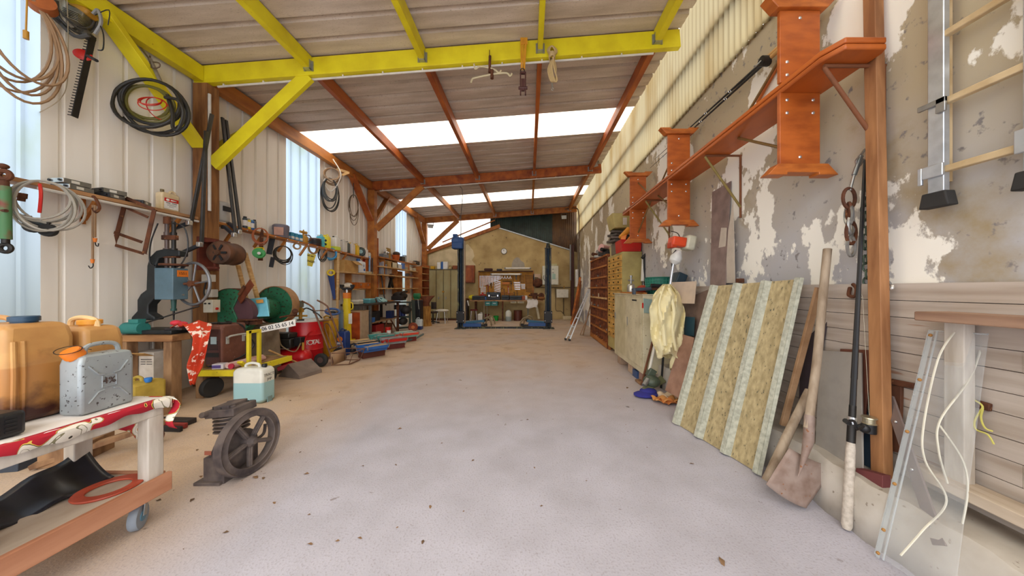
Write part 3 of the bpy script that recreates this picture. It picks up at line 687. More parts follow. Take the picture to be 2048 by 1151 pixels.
fin('spindle', M().cyl((-4.66, 4.02, 1.36), (-4.66, 4.02, 1.24), .028, .022).cyl((-4.66, 4.02, 1.24), (-4.66, 4.02, 1.21), .03), pl('1f4a44', .4), r)
fin('drill_bit', M().cyl((-4.66, 4.02, 1.21), (-4.66, 4.02, 1.09), .011, .008), DKMET, r)
wc = W(386, 567, 4.1); nn = V((-.17, -.98, 0)).normalized()
hw = fin('handwheel', M().tor(wc, .28, .018, nn, 40, 10), me('8a8c90', .5), r)
m = M().cyl(wc-nn*.05, wc+nn*.04, .04); tx = V((nn.y, -nn.x, 0))
fin('hub', m, RUST, hw)
for k in range(5):
    a = k*2*PI/5+.5; fin('spoke', M().tube([wc, wc+(V((0, 0, 1))*math.sin(a)+tx*math.cos(a))*.275], .011, 8), me('8a8c90', .5), hw)
fin('wheel_shaft', M().cyl((-4.6, 4.06, 1.565), wc+V((.0, 0.05, 0)), .018).beam((-4.62, 4.1, 1.565), wc+V((0, .06, 0)), .03, .05), RUST, r)
fin('feed_lever', M().cyl((-4.9, 3.9, 1.06), (-4.36, 4.05, 1.27), .009), DKMET, r)
fin('cable', M().tube(sp([(-4.82, 3.98, 2.35), (-4.9, 3.97, 2.1), (-4.9, 3.96, 1.85), (-4.85, 3.97, 1.8)], 5).__add__([]), .008).tube(sp([(-4.66, 4, 2.36), (-4.5, 4.0, 2.3), (-4.45, 4.0, 2.05), (-4.52, 4.0, 1.85), (-4.6, 4.0, 1.78)], 5), .008), BLACK, r)
r = T('bench_motor', 'green electric motor lying on the drill bench by the wall', 'motor', (-5.0, 3.9, .92))
fin('housing', M().cyl((-5.1, 3.88, 1.0), (-4.88, 3.88, 1.0), .075, None, 18), TEAL, r); bevbox('terminal_box', (-4.96, 3.88, 1.09), (.12, .09, .05), TEAL, r)
# patterned rag hanging from the bench
RAG = mat('red_flowered_cloth', 'd0401c', 'b43014', .85, 0, 3, .4, .7, 3, 0, (1, 1, 1), 'f0d8c8', 13, .54)
r = T('flowered_rag', 'red and white flowered rag hanging from the corner of the drill bench', 'cloth', (-4.4, 3.9, .92))
def ragf(u, v):
    p = [W(365, 652, 4.0), W(392, 642, 4.0), W(402, 668, 3.86), W(400, 700, 3.84), W(392, 730, 3.84), W(386, 766, 3.84)]
    wd = [.24, .26, .15, .13, .13, .02]; t = u*5; i = min(4, int(t)); f = t-i; c = p[i].lerp(p[i+1], f); w_ = wd[i]+(wd[i+1]-wd[i])*f
    return c+V(((v-.5)*w_*.8, (v-.5)*w_*.7+.018*math.sin(v*14+u*5), .02*math.sin(v*9+u*11)-.06*(1-u)*abs(v-.5)))
fin('hanging_cloth', M().grid(ragf, 36, 22), RAG, r, solid=.004)
one('red_glove', M().sph(W(352, 645, 4.0), (.06, .05, .035), 12, 8).sph(W(366, 647, 3.97), (.05, .04, .03), 12, 8), pl('d83848', .7), 'crumpled bright red glove beside the drill base', 'glove')
# ================================================================ left wall: near half
def shelf_z(y): return 2.59-.025*max(0, y-4.5)
r = T('wall_shelf', 'near board of the long wall shelf, left of the weathered post', 'shelf', (-5.09, 3.4, 2.55))
bevbox('shelf_board', (-5.08, 3.6, 2.565), (.19, 2.05, .045), wood('pale_brown_board', 'b88a5e', '8e6440', .7, (1, .4, 1), 4), r)
for y in (2.75, 3.55, 4.4): fin('bracket', M().beam((-5.16, y, 2.3), (-5.0, y, 2.54), .03, .04).beam((-5.17, y, 2.25), (-5.17, y, 2.54), .03, .03), SHELFW, r)
one('white_pipe', M().cyl((-4.965, 3.1, 2.52), (-4.965, 4.6, 2.51), .016), PIPEW, 'white pipe fixed along the front of the near shelf', 'pipe')
r = T('wall_shelf', 'long orange wooden wall shelf between the two left posts', 'shelf', (-5.09, 7.2, 2.5))
fin('shelf_board', M().beam((-5.08, 4.93, shelf_z(4.93)-.02), (-5.08, 9.75, shelf_z(9.75)-.02), .19, .04), SHELFW, r, bev=.004)
for y in (5.2, 5.75, 6.3, 6.9, 7.6, 8.4, 9.2): fin('bracket', M().beam((-5.16, y, shelf_z(y)-.28), (-5.0, y, shelf_z(y)-.05), .03, .04), SHELFW, r)
for k in range(14):
    y = 5.4+.3*k; fin('hook', M().tube(sp([(-4.99, y, shelf_z(y)-.03), (-4.96, y, shelf_z(y)-.045), (-4.955, y, shelf_z(y)-.03)], 3), .006, 5), CHROME, r)

BRCAB = pl('9a7a5a', .6, 'brown_cable'); GRCAB = pl('9a958a', .6, 'grey_cable'); DKCAB = pl('26241f', .5, 'black_cable'); OLIVE = pl('6a6428', .5, 'olive_hose')
r = T('rope_coil', 'big coil of brown flex hanging over the near translucent sheet', 'cable', (-5.0, 3.0, 3.4))
fin('coil', M().tube(coil(W(38, 80, 3.0), .25, (1, 0, 0), 6, 3, 2.0, .14, .1), .012), BRCAB, r); fin('plug', M().cyl(W(52, 62, 3.0), W(52, 78, 3.0), .018).tube([W(54, 0, 3.0), W(52, 62, 3.0)], .007), GOLD, r)
r = T('lifting_strap', 'orange lifting strap rolled up at the top of the left wall', 'strap', W(85, 38, 3.15))
fin('rolled_webbing', M().lathe([(.05, -.05), (.092, -.05), (.092, .05), (.05, .05)], W(84, 8, 3.15), (.75, -.6, .2), 24), mat('orange_webbing', 'b46430', '8c481c', .8), r)
one('wire_bundle', M().tube(coil(W(142, 10, 3.4), .17, (1, 0, 0), 6, 9, 1.5), .008).tube(sp([W(112, 0, 3.3), W(118, 40, 3.35), (W(150, 72, 3.4)), W(178, 70, 3.42)], 6), .02), pl('4a4844', .6), 'bundle of black wires behind the hedge trimmer', 'cable')
one('thin_string', M().tube(sp([W(134, 0, 3.35), W(136, 60, 3.35), W(135, 160, 3.35), W(118, 200, 3.3), W(72, 228, 3.25)], 6), .004), pl('a89a80', .8), 'thin string dangling beside the hedge trimmer', 'string')
r = T('hedge_trimmer', 'hedge trimmer with toothed bar hanging high on the left wall', 'hedge trimmer', W(150, 235, 3.42))
a, b_ = W(186, 72, 3.5), W(149, 234, 3.42)
fin('blade', M().beam(a, b_, .05, .012, (1, 0, 0)), DKMET, r)
m = M()
for k in range(30):
    p = a.lerp(b_, (k+.5)/30); m.beam(p+V((-.02, -.01, 0)), p+V((-.045, -.025, 0)), .006, .009)
fin('teeth', m, DKMET, r)
fin('hand_guard', M().lathe([(.02, -.008), (.062, -.004), (.068, .006), (.05, .014), (.01, .016)], W(166, 110, 3.46), (.65, -.7, .2), 20), RED, r)
fin('grip', M().cyl(W(176, 112, 3.44), W(193, 121, 3.4), .016), BLACK, r)
eng = fin('engine', M().box(W(160, 38, 3.5), (.14, .16, .16), (0, .3, .4)).cyl(W(165, 60, 3.5), W(182, 78, 3.5), .045), me('8a8478', .5), r, bev=.012)
m = M()
for k in range(6): m.box(W(150, 28, 3.44)+V((.0, 0, -.018*k)), (.13, .12, .006), (0, .3, .4))
fin('cooling_fin', m, me('b0aa9c', .4), eng)
fin('top_cover', M().box(W(168, 22, 3.5), (.17, .13, .07), (0, .5, .3)), GOLD, r, bev=.02); fin('rear_handle', M().tube(sp([W(186, 28, 3.5), W(196, 20, 3.5), W(202, 45, 3.5), W(190, 68, 3.5)], 5), .016), GREY, r)
fin('throttle_cable', M().tube(sp([W(200, 50, 3.5), W(207, 70, 3.48), W(206, 98, 3.48), W(196, 100, 3.48)], 5), .006).tube(sp([W(190, 30, 3.5), W(218, 20, 3.5), W(216, 50, 3.5)], 4), .005), BLACK, r)
r = T('spray_lance', 'grey spray lance hung from the yellow brace', 'spray lance', W(320, 165, 4.05))
fin('pipe', M().cyl(W(272, 82, 4.05), W(300, 120, 4.05), .011).cyl(W(300, 118, 4.05), W(322, 165, 4.05), .022), me('b0aca4', .4), r); fin('trigger', M().tube(sp([W(300, 112, 4.05), W(303, 135, 4.02), W(318, 134, 4.02), W(318, 126, 4.02), W(306, 124, 4.02)], 3), .009), me('8a7a6a', .5), r)
r = T('hose_coil', 'coil of black and olive hoses hanging on the yellow brace', 'hose', W(308, 262, 4.0))
fin('black_hose', M().tube(coil(W(305, 208, 4.0), .30, (.35, -.9, 0), 4, 5, 1.05, .14, .1), .02, 8).tube(sp([W(330, 195, 3.95), W(355, 200, 3.95), W(367, 225, 3.95), W(357, 258, 3.95), W(346, 255, 3.95), W(345, 225, 3.98), W(335, 190, 4.0)], 5), .019, 8), DKCAB, r)
fin('olive_hose', M().tube(coil(W(297, 205, 4.04), .24, (.35, -.9, 0), 3, 8, .9, .15, .1), .018, 8), OLIVE, r)
fin('red_cord', M().tube(coil(W(310, 210, 3.93), .12, (.35, -.9, 0), 4, 12, .8, .25, .2), .006), RED, r)

# car radios on the shelf
def radio(px, py, Y, l_, face, lab, rz=0, zz=0):
    c = V((-5.08, Y, 2.59+zz)); r = T('car_radio', lab, 'car radio', c, rz, 'car radios on the near shelf')
    fin('chassis', M().bx(-.085, .085, -l_/2, l_/2, 0, .052), me('8a8a86', .45), r, bev=.003, local=True)
    fin('faceplate', M().bx(-.09, .09, -l_/2-.012, -l_/2, .002, .05), face, r, bev=.004, local=True)
    fin('side_sticker', M().bx(.085, .0862, -l_*.25, l_*.05, .012, .04), pl('d8d4c8', .6), r, local=True)
    fin('knob', M().cyl((-.06, -l_/2-.012, .026), (-.06, -l_/2-.026, .026), .012, None, 10).cyl((.06, -l_/2-.012, .026), (.06, -l_/2-.026, .026), .012, None, 10), BLACK, r, local=True)
radio(0, 0, 3.42, .2, CHROME, 'silver car radio at the bottom of the stack on the near shelf', .1); radio(0, 0, 3.40, .2, CHROME, 'silver car radio on top of the stack on the near shelf', -.05, .054)
radio(0, 0, 3.70, .19, BLACK, 'dark car radio lying behind the silver stack', .3, 0); radio(0, 0, 3.72, .19, BLACK, 'dark car radio lying tilted on another dark one', -.2, .054); radio(0, 0, 3.98, .17, BLACK, 'dark car radio farthest along the near shelf', .5, 0)
# hung below the near shelf
r = T('cable_coil', 'grey coil of flex with a brown plug hung from the near shelf', 'cable', W(88, 452, 3.08))
fin('coil', M().tube(coil(W(90, 408, 3.08), .185, (.75, -.65, 0), 8, 21, 1.25, .16, .14), .010), GRCAB, r); fin('plug', M().cyl(W(44, 386, 3.05), W(43, 396, 3.05), .032).cyl(W(43, 396, 3.05), W(42, 402, 3.05), .024), RUST, r)
fin('red_tie', M().tube(sp([W(80, 368, 3.05), W(82, 390, 3.03), W(79, 425, 3.05)], 4), .012), RED, r)
r = T('castor_pair', 'pair of black castors hung under the grey coil of flex', 'wheels', W(80, 465, 3.12))
for x, y in ((66, 452), (96, 460)): fin('wheel', M().lathe([(.02, -.02), (.055, -.025), (.065, -.01), (.065, .01), (.055, .025), (.02, .02)], W(x, y, 3.12), (.55, -.8, 0), 20), RUBBER, r)
fin('fork', M().beam(W(30, 432, 3.12), W(100, 450, 3.12), .03, .05).cyl(W(66, 452, 3.07), W(66, 452, 3.17), .012).cyl(W(96, 460, 3.07), W(96, 460, 3.17), .012).box(W(40, 433, 3.12), (.1, .1, .04)), DKMET, r, bev=.006)
r = T('tractor_top_link', 'green and rusty tractor link hung at the left edge of the photo', 'tractor part', W(8, 508, 2.86))
GRN = mat('worn_green_paint', '4a7a4e', '7a4434', .6, 0, 5, .5, .58, 6)
fin('body', M().cyl(W(9, 372, 2.86), W(11, 478, 2.86), .036), GRN, r); fin('upper_eye', M().tor(W(8, 350, 2.86), .04, .022, (.3, -.9, 0), 18, 8).cyl(W(8, 362, 2.86), W(9, 376, 2.86), .028), RUST, r)
fin('lower_eye', M().tor(W(11, 496, 2.86), .036, .018, (.3, -.9, 0), 18, 8).cyl(W(11, 476, 2.86), W(11, 486, 2.86), .024), DKMET, r); fin('turn_bar', M().cyl(W(0, 421, 2.84), W(13, 421, 2.84), .014), RUST, r); fin('top_nut', M().sph(W(6, 332, 2.86), (.035, .035, .025)), RUST, r)
r = T('bungee_cords', 'two bungee cords with hooks hung from an iron hook below the car radios', 'straps', W(187, 532, 3.5))
fin('iron_hook', M().tube(sp([W(186, 392, 3.5), W(193, 400, 3.5), W(199, 415, 3.5), W(192, 424, 3.5), W(186, 416, 3.5)], 5), .014), RUST, r)
fin('cord', M().tube([W(186, 410, 3.5), W(185, 518, 3.5)], .011), BRCAB, r); fin('cord', M().tube([W(190, 410, 3.5), W(190, 474, 3.5)], .011), BRCAB, r)
for x, y in ((185, 518), (190, 476)):
    fin('cord_end', M().cyl(W(x, y, 3.5), W(x, y+8, 3.5), .017, .012), ORANGE, r); fin('wire_hook', M().tube(sp([W(x+1, y+7, 3.5), W(x+1, y+14, 3.5), W(x-4, y+18, 3.5), W(x-8, y+13, 3.5)] if x < 188 else [W(x, y+7, 3.5), W(x+2, y+14, 3.5), W(x+6, y+16, 3.5), W(x+7, y+10, 3.5)], 5), .005), DKMET, r)
r = T('iron_frame_piece', 'tilted rusty angle iron frame hung on the left wall', 'frame', W(262, 508, 3.85))
cs = [W(252, 395, 3.85), W(308, 419, 3.85), W(288, 507, 3.85), W(228, 489, 3.85)]
for a, b_ in ((0, 1), (1, 2), (2, 3), (3, 0)): fin('bar', M().beam(cs[a], cs[b_], .035, .006, (.6, -.8, 0)).beam(cs[a]+V((.0, .018, 0)), cs[b_]+V((0, .018, 0)), .006, .036, (.6, -.8, 0)), RUST, r)
fin('cross_bar', M().beam(W(222, 462, 3.84), W(284, 484, 3.84), .035, .008, (.6, -.8, 0)), RUST, r); fin('cross_bar', M().beam(W(250, 414, 3.84), W(296, 434, 3.84), .03, .008, (.6, -.8, 0)), RUST, r)
r = jerry('chain_oil_can', 'beige oil can with red and white label on the near shelf', (-5.07, 4.30, 2.588), (.1, .22, .25), mat('beige_plastic', 'd8c4a0', 'c0a878', .5), pl('6a5a3a'), 0, 'oil can', -.3, .02, .25, .3, 'y', .02)
o = V((-5.018, 4.30, 2.588)); fin('label', M().box(o+V((.001, 0, .1)), (.002, .17, .15)), WHITE, r); fin('label_band', M().box(o+V((.0025, 0, .148)), (.002, .17, .05)), RED, r)
fin('white_emblem', M().sph(o+V((.004, -.045, .148)), (.001, .022, .016), 12, 6), WHITE, r); print_lines('printed_lines', r, o+V((.0042, 0, .148)), (0, 1, 0), (0, 0, 1), [(.07, .014, .025, 0)], WHITE); print_lines('printed_lines', r, o+V((.003, 0, .1)), (0, 1, 0), (0, 0, 1), [(.05, .008, -.04, .008), (.06, .008, .035, .008), (.12, .004, 0, -.012), (.11, .004, 0, -.028), (.06, .004, 0, -.046)], pl('3a3a3a', .6))

# roof bars hung beside the post
def roofbar(a, b_, c, lab):
    r = T('roof_bar', lab, 'roof bar', b_, 0, 'roof bars hung by the post')
    fin('bar', M().beam(a, b_, .03, .045), mat('dark_bar_paint', '3a3836', '24221f', .45), r, bev=.006); fin('foot', M().beam(b_+V((0, -.02, -.005)), c, .045, .05), pl('2c3038', .45), r, bev=.01)
    fin('clamp', M().box(b_+V((0, -.025, 0)), (.05, .06, .07)), CHROME, r, bev=.006); fin('pad', M().cyl(c-V((0, 0, .04)), c+V((0, 0, .01)), .04, .03), RUBBER, r)
roofbar(W(424, 228, 4.55), W(382, 446, 4.5), W(338, 459, 4.45), 'roof bar hung leftmost, its foot by the oil can'); roofbar(W(412, 262, 4.5), W(403, 489, 4.45), W(363, 506, 4.4), 'roof bar hung across the weathered post, its foot by the handwheel')
roofbar(W(445, 235, 4.95), W(471, 470, 4.95), W(448, 452, 5.0), 'left one of the two roof bars hung right of the post'); roofbar(W(452, 240, 5.05), W(481, 464, 5.05), W(458, 446, 5.1), 'right one of the two roof bars hung right of the post')
# motor on the post
r = T('electric_motor', 'rusty brown electric motor bracketed to the weathered post', 'motor', (-4.65, 4.7, 1.85))
mc = V((-4.63, 0, 2.04))
fin('casing', M().lathe([(.12, 0), (.165, .01), (.175, .03), (.175, .1), (.17, .11), (.17, .26), (.175, .27), (.165, .31), (.1, .33)], mc+V((0, 4.56, 0)), (-.12, 1, 0), 28), RUSTM, r)
m = M()
for k in range(6):
    a = k*PI/3; m.beam(mc+V((.05*math.cos(a), 4.556, .05*math.sin(a))), mc+V((.13*math.cos(a), 4.556, .13*math.sin(a))), .03, .008, (0, 1, 0))
fin('end_vent', m, INK, r); fin('end_cap', M().lathe([(.04, -.03), (.045, 0)], mc+V((0, 4.565, 0)), (0, 1, 0), 14), RUSTM, r)
fin('bracket', M().bx(-4.94, -4.9, 4.55, 4.85, 1.78, 2.28).bx(-4.9, -4.72, 4.6, 4.85, 2.2, 2.24).bx(-4.9, -4.66, 4.58, 4.62, 1.8, 1.83).bx(-4.72, -4.69, 4.58, 4.62, 1.83, 1.93), mat('red_rust_plate', '7a3420', '4a2014', .7), r, bev=.004)
r = T('switch_box', 'white machine switch box under the motor on the post', 'switch', (-4.83, 4.6, 1.2))
bevbox('housing', (-4.78, 4.62, 1.24), (.14, .12, .19), pl('d8d2bc', .5), r); 
for dx in (-.03, .03): fin('button', M().cyl((-4.78+dx, 4.56, 1.28), (-4.78+dx, 4.545, 1.28), .012, None, 10), INK, r)
fin('stop_button', M().cyl((-4.71, 4.62, 1.2), (-4.695, 4.62, 1.2), .02, None, 10), RED, r)
r = T('junction_box', 'upper grey junction box on the side of the weathered post', 'switch', (-4.9, 4.6, 1.6)); bevbox('housing', (-4.87, 4.66, 1.66), (.12, .1, .11), pl('c8c4ba', .5), r); fin('cable', M().tube(sp([(-4.87, 4.62, 1.6), (-4.88, 4.6, 1.45), (-4.84, 4.6, 1.34)], 5), .01), BLACK, r)
r = T('junction_box', 'lower grey junction box on the side of the weathered post', 'switch', (-4.9, 4.6, 1.4)); bevbox('housing', (-4.87, 4.7, 1.43), (.11, .1, .12), pl('b8b4ac', .5), r); fin('lid', M().box((-4.87, 4.647, 1.43), (.09, .006, .1)), pl('c8c4ba', .5), r)

# ---------------------------------------------------------------- second shelf: things standing on it
def on(y, dz=0): return V((-5.07, y, shelf_z(y)+dz))
def pY(px, x=-5.07): return -x*F/(CX-px)
def tin(px, h, rr, m, lab, cat='can', capm=None, band=None, x=-5.06, name='spray_can', grp='cans on the long shelf'):
    y = pY(px, x); r = T(name, lab, cat, (x, y, shelf_z(y)), 0, grp)
    fin('body', M().lathe([(rr*.95, 0), (rr, .006), (rr, h*.86), (rr*.7, h*.9)], (0, 0, 0), (0, 0, 1), 16), m, r, local=True)
    fin('cap', M().lathe([(rr*.72, h*.88), (rr*.72, h), (rr*.6, h*1.01)], (0, 0, 0), (0, 0, 1), 14), capm or BLACK, r, local=True)
    if band: fin('label', M().lathe([(rr*1.01, h*.25), (rr*1.01, h*.7)], (0, 0, 0), (0, 0, 1), 16, caps=False), band, r, local=True)
r = T('welding_helmet', 'grey welding mask standing on the shelf just right of the post', 'mask', on(5.02)+V((.03, 0, 0)))
fin('shell', M().grid(lambda u, v: (-5.03+.1*math.sin(PI*u)*(.6+.4*v), 5.0+.3*(u-.5)*1.0, 2.59+.34*v-.02*v*v), 12, 8), pl('b4b0a8', .5), r, solid=.008); fin('window', M().box((-4.925, 5.0, 2.80), (.012, .13, .08)), INK, r)
tin(490, .22, .035, pl('3c4a50', .4), 'tall dark spray can first after the roof bars', capm=BLACK, band=WHITE); tin(497, .2, .033, YELP, 'spray can with yellow label second after the roof bars', capm=GREY, band=WHITE); tin(504, .19, .033, BLUE, 'spray can with blue label third after the roof bars', capm=pl('4a8ab8'), band=WHITE); tin(509, .21, .03, pl('6a6e70', .4), 'grey spray can beside the hacksaw blade', capm=BLACK)
one('saw_blade', M().prism([(0, 0), (.07, .0), (.06, .55), (.03, .62), (.01, .5)], W(510, 520, 5.6)+V((0, .06, 0)), (.8, .6, 0), (.05, 0, 1), (.004, -.004, 0)), RUST, 'rusty brown blade standing against the long shelf', 'blade')
r = T('cable_coil', 'orange brown coil of flex hung from the long shelf', 'cable', W(520, 488, 5.55)); fin('coil', M().tube(coil(W(521, 472, 5.55), .11, (.5, -.85, 0), 4, 31, 1.3, .1, .06), .010), pl('b0623c', .5), r)
r = T('garden_wire_reel', 'green reel of garden wire with yellow rim hung below the orange flex', 'reel', W(518, 515, 5.5)); fin('reel_body', M().lathe([(.02, -.03), (.09, -.03), (.09, -.02), (.055, -.015), (.055, .015), (.09, .02), (.09, .03), (.02, .03)], W(518, 506, 5.5), (.45, -.88, .1), 22), pl('2a9a3c', .4), r); fin('yellow_rim', M().tor(W(518, 498, 5.53), .065, .012, (.2, -.5, .8), 20, 6), YELP, r); fin('hub', M().cyl(W(518, 506, 5.42), W(518, 506, 5.45), .025), WHITE, r)
r = T('plastic_tub', 'greyish purple tub with beige front on the long shelf', 'tub', on(pY(562))); y = pY(562); fin('tub_body', M().lathe([(.12, 0), (.135, .15), (.14, .16), (.14, .24), (.12, .26)], on(y), (0, 0, 1), 22), pl('74707c', .5), r); fin('label', M().box(on(y)+V((.06, -.13, .11)), (.15, .02, .16), (0, 0, .5)), pl('c89a86', .6), r)
r = T('cable_coil', 'coil of black flex hung below the greyish tub', 'cable', W(566, 530, 6.1)); fin('coil', M().tube(coil(W(566, 508, 6.1), .13, (.6, -.8, 0), 9, 41, 1.25, .12, .3), .008), DKCAB, r); fin('black_strap', M().beam(W(545, 475, 6.15), W(538, 508, 6.12), .09, .01, (.5, -.85, 0)).beam(W(546, 514, 6.1), W(542, 534, 6.1), .07, .01, (.5, -.85, 0)), BLACK, r)
for px, lab, zz in ((581, 'blue carton leaning first in the row of blue cartons', 0), (589, 'blue carton standing second in the row of blue cartons', 0), (598, 'blue carton standing next to the brass blowlamp', 0)):
    y = pY(px); r = T('blue_carton', lab, 'carton', on(y), 0, 'blue cartons on the long shelf'); fin('carton', M().bx(-.05, .05, -.045, .045, 0, .16), pl('2f8ab0', .5), r, bev=.003, local=True); fin('label', M().bx(.051, .052, -.04, .04, .03, .08).bx(-.04, .04, -.047, -.046, .03, .08), WHITE, r, local=True)
y = pY(607); r = T('blowlamp', 'old brass blowlamp standing on the long shelf', 'blowlamp', on(y)); fin('tank', M().lathe([(.085, 0), (.09, .02), (.09, .12), (.07, .16), (.03, .19)], on(y), (0, 0, 1), 20), GOLD, r); fin('burner', M().cyl(on(y, .18), on(y, .25), .018).cyl(on(y, .24)+V((0, -.1, 0)), on(y, .24)+V((0, .08, 0)), .025, .035).cyl(on(y, .25), on(y, .3), .02, .01), GOLD, r); fin('handle', M().tube(sp([on(y, .03)+V((.09, .02, 0)), on(y, .08)+V((.15, .03, 0)), on(y, .17)+V((.12, .02, 0)), on(y, .18)], 4), .012), RUST, r)
y = pY(630); r = T('paint_tin', 'dark paint tin with pale rim on the long shelf', 'tin', on(y)); fin('body', M().lathe([(.12, 0), (.125, .01), (.125, .16)], on(y), (0, 0, 1), 24), pl('3a2220', .4), r); fin('rim', M().tor(on(y, .165), .125, .008, (0, 0, 1), 24, 6), pl('c8b8a8', .5), r); fin('label', M().lathe([(.127, .04), (.127, .12)], on(y), (0, 0, 1), 24, caps=False), INK, r)
def sj(px, d, m, lab, capm, **k): y = pY(px); return jerry('canister', lab, tuple(on(y)), d, m, capm, 0, 'canister', grp='canisters on the long shelf', **k)
r = sj(641, (.15, .1, .26), pl('4ab8c8', .4), 'cyan canister next to the dark paint tin', WHITE, b=.012); fin('white_front', M().box(on(pY(641))+V((.0, -.052, .12)), (.1, .004, .1)), WHITE, r)
r = sj(653, (.15, .12, .3), pl('f0d81a', .4), 'bright yellow canister with black pictograms on the long shelf', pl('e0c818'), b=.012)
o = on(pY(653)); fin('pictograms', M().box(o+V((.02, -.062, .19)), (.05, .003, .05), (0, .78, 0)).box(o+V((-.035, -.062, .19)), (.035, .003, .05)).box(o+V((.01, -.062, .1)), (.07, .003, .05), (0, .5, 0)), INK, r)
r = sj(671, (.16, .2, .34), zmat('white_can_yellow_contents', 'e4e2da', 'c8d83a', .1), 'white canister with yellow green fluid on the long shelf', BLACK, b=.02)
r = sj(686, (.15, .18, .3), pl('d0ccc4', .5), 'dull white canister fifth along the long shelf', GREY, b=.02)
sj(694, (.1, .14, .29), pl('3a4238', .4), 'dark canister with bright yellow flashes on the long shelf', BLACK, b=.012); o = on(pY(694)); fin('yellow_flash', M().beam(o+V((-.04, -.073, .02)), o+V((.05, -.073, .1)), .003, .03, (0, 1, 0)).beam(o+V((-.04, -.073, .16)), o+V((.05, -.073, .22)), .003, .03, (0, 1, 0)), pl('d8e018', .5), bpy.data.objects[[x.name for x in bpy.data.objects if x.get('label') == 'dark canister with bright yellow flashes on the long shelf'][0]])
sj(703, (.13, .17, .3), pl('d4ccc4', .5), 'pale canister right of the yellow flashes', pl('b8a040'), b=.015); sj(712, (.14, .12, .3), pl('e0b41c', .4), 'deep yellow canister near the second post', pl('c8a018'), b=.01)
y = pY(721); r = T('machine_case', 'rounded dark green case with pale disc near the second post', 'case', on(y)); fin('case_body', M().lathe([(.03, -.07), (.12, -.07), (.14, -.04), (.14, .04), (.12, .07), (.03, .07)], on(y, .14), (.5, -.85, 0), 22), pl('2c3a34', .5), r); fin('disc', M().cyl(on(y, .14)+V((.045, -.075, 0)), on(y, .14)+V((.05, -.083, 0)), .06), pl('8ab0b0', .4), r)
sj(730, (.13, .15, .26), WHITE, 'white canister just before the second post', pl('b8aa60'), b=.015); tin(738, .18, .06, pl('dcd4c0', .5), 'squat cream tin last on the long shelf', capm=WHITE, name='cream_tin')
# hung below the long shelf
r = T('tape_roll', 'brown roll of tape hung under the blue cartons', 'tape', W(593, 498, 6.7)); fin('roll', M().lathe([(.045, -.03), (.075, -.03), (.075, .03), (.045, .03), (.045, -.03)], W(594, 492, 6.7), (.7, -.7, 0), 24, caps=False), pl('b08a58', .5), r)
r = T('drive_belts', 'brown drive belts hung under the dark paint tin', 'belts', W(625, 508, 7.3)); fin('belt', M().tor(W(627, 494, 7.3), .1, .022, (.75, -.65, 0), 24, 6, 1.5), pl('a8804c', .6), r); fin('belt', M().tor(W(622, 496, 7.35), .11, .016, (.6, -.75, 0), 24, 6, 1.4), pl('8a6438', .6), r)
r = T('danger_tag', 'yellow DANGER tag hanging under the drive belts', 'sign', W(617, 532, 7.2)); qs = [W(613, 506, 7.2), W(632, 509, 7.2), W(624, 533, 7.2), W(607, 529, 7.2)]; fin('plate', M().plate(qs, (0, .006, 0)), pl('d8b83a', .6), r); u = (qs[2]-qs[3]); text('lettering', 'DANGER', .068, W(619, 522, 7.19), u, qs[0]-qs[3], pl('5a4a1a', .7), r); print_lines('printed_lines', r, W(621, 511.5, 7.19), u, qs[0]-qs[3], [(.06, .02, -.05, 0), (.07, .02, .04, 0)], pl('5a4a1a', .7))
r = T('cable_coil', 'thin black cable with plug hung right of the DANGER tag', 'cable', W(645, 522, 7.6)); fin('coil', M().tube(coil(W(645, 508, 7.6), .08, (.6, -.8, 0), 4, 51, 2.0, .2, .1), .008), DKCAB, r)
r = T('hose_coil', 'small coil of light blue hose hung under the canisters', 'hose', W(660, 520, 7.9)); fin('coil', M().tube(coil(W(660, 507, 7.9), .14, (.5, -.85, 0), 5, 61, 1.0, .08, .25), .022, 8), pl('4a9cd0', .4), r)
r = T('hand_saw', 'hand saw with blue blade and yellow grip hung point down', 'saw', W(662, 600, 7.9)); fin('blade', M().plate([W(655, 549, 7.9), W(668, 549, 7.9), W(671, 596, 7.9), W(667, 600, 7.9)], (.0, .006, 0)), pl('2a3f7a', .5), r); fin('grip', M().tor(W(662, 545, 7.9), .075, .022, (.3, -.95, 0), 18, 8, .9), YELP, r)
one('wooden_batten', M().beam(W(677, 505, 7.9), W(674, 640, 7.9), .05, .03), LTWOOD, 'upright pale batten right of the hand saw', 'batten')
one('wooden_batten', M().beam(W(490, 505, 5.45), W(523, 625, 5.45), .07, .03), LTWOOD, 'pale batten leaning behind the bench grinder, right one', 'batten', 'leaning battens'); one('wooden_batten', M().beam(W(476, 530, 5.35), W(498, 620, 5.35), .06, .03), LTWOOD, 'pale batten leaning behind the bench grinder, left one', 'batten', 'leaning battens')
r = T('cable_bundle', 'thick bundle of cables hung on the eave beam by the translucent sheet', 'cable', W(660, 420, 7.65)); fin('grey_hank', M().tube(coil(W(660, 382, 7.65), .16, (.5, -.85, 0), 8, 71, 2.0, .2, .4), .013), pl('3a3834', .6), r); fin('brown_hank', M().tube(coil(W(665, 350, 7.63), .17, (.5, -.85, 0), 7, 72, 1.0, .15, .3), .014), BRCAB, r); fin('white_strap', M().tube(sp([W(652, 335, 7.65), W(650, 365, 7.6), (W(664, 382, 7.6)), W(682, 350, 7.6), W(666, 318, 7.65)], 6), .013), pl('d8d0c4', .7), r); fin('wooden_peg', M().beam(W(675, 338, 8.0), W(697, 345, 7.8), .05, .06).beam(W(684, 350, 7.65), W(697, 345, 7.8), .04, .05), LTWOOD, r)
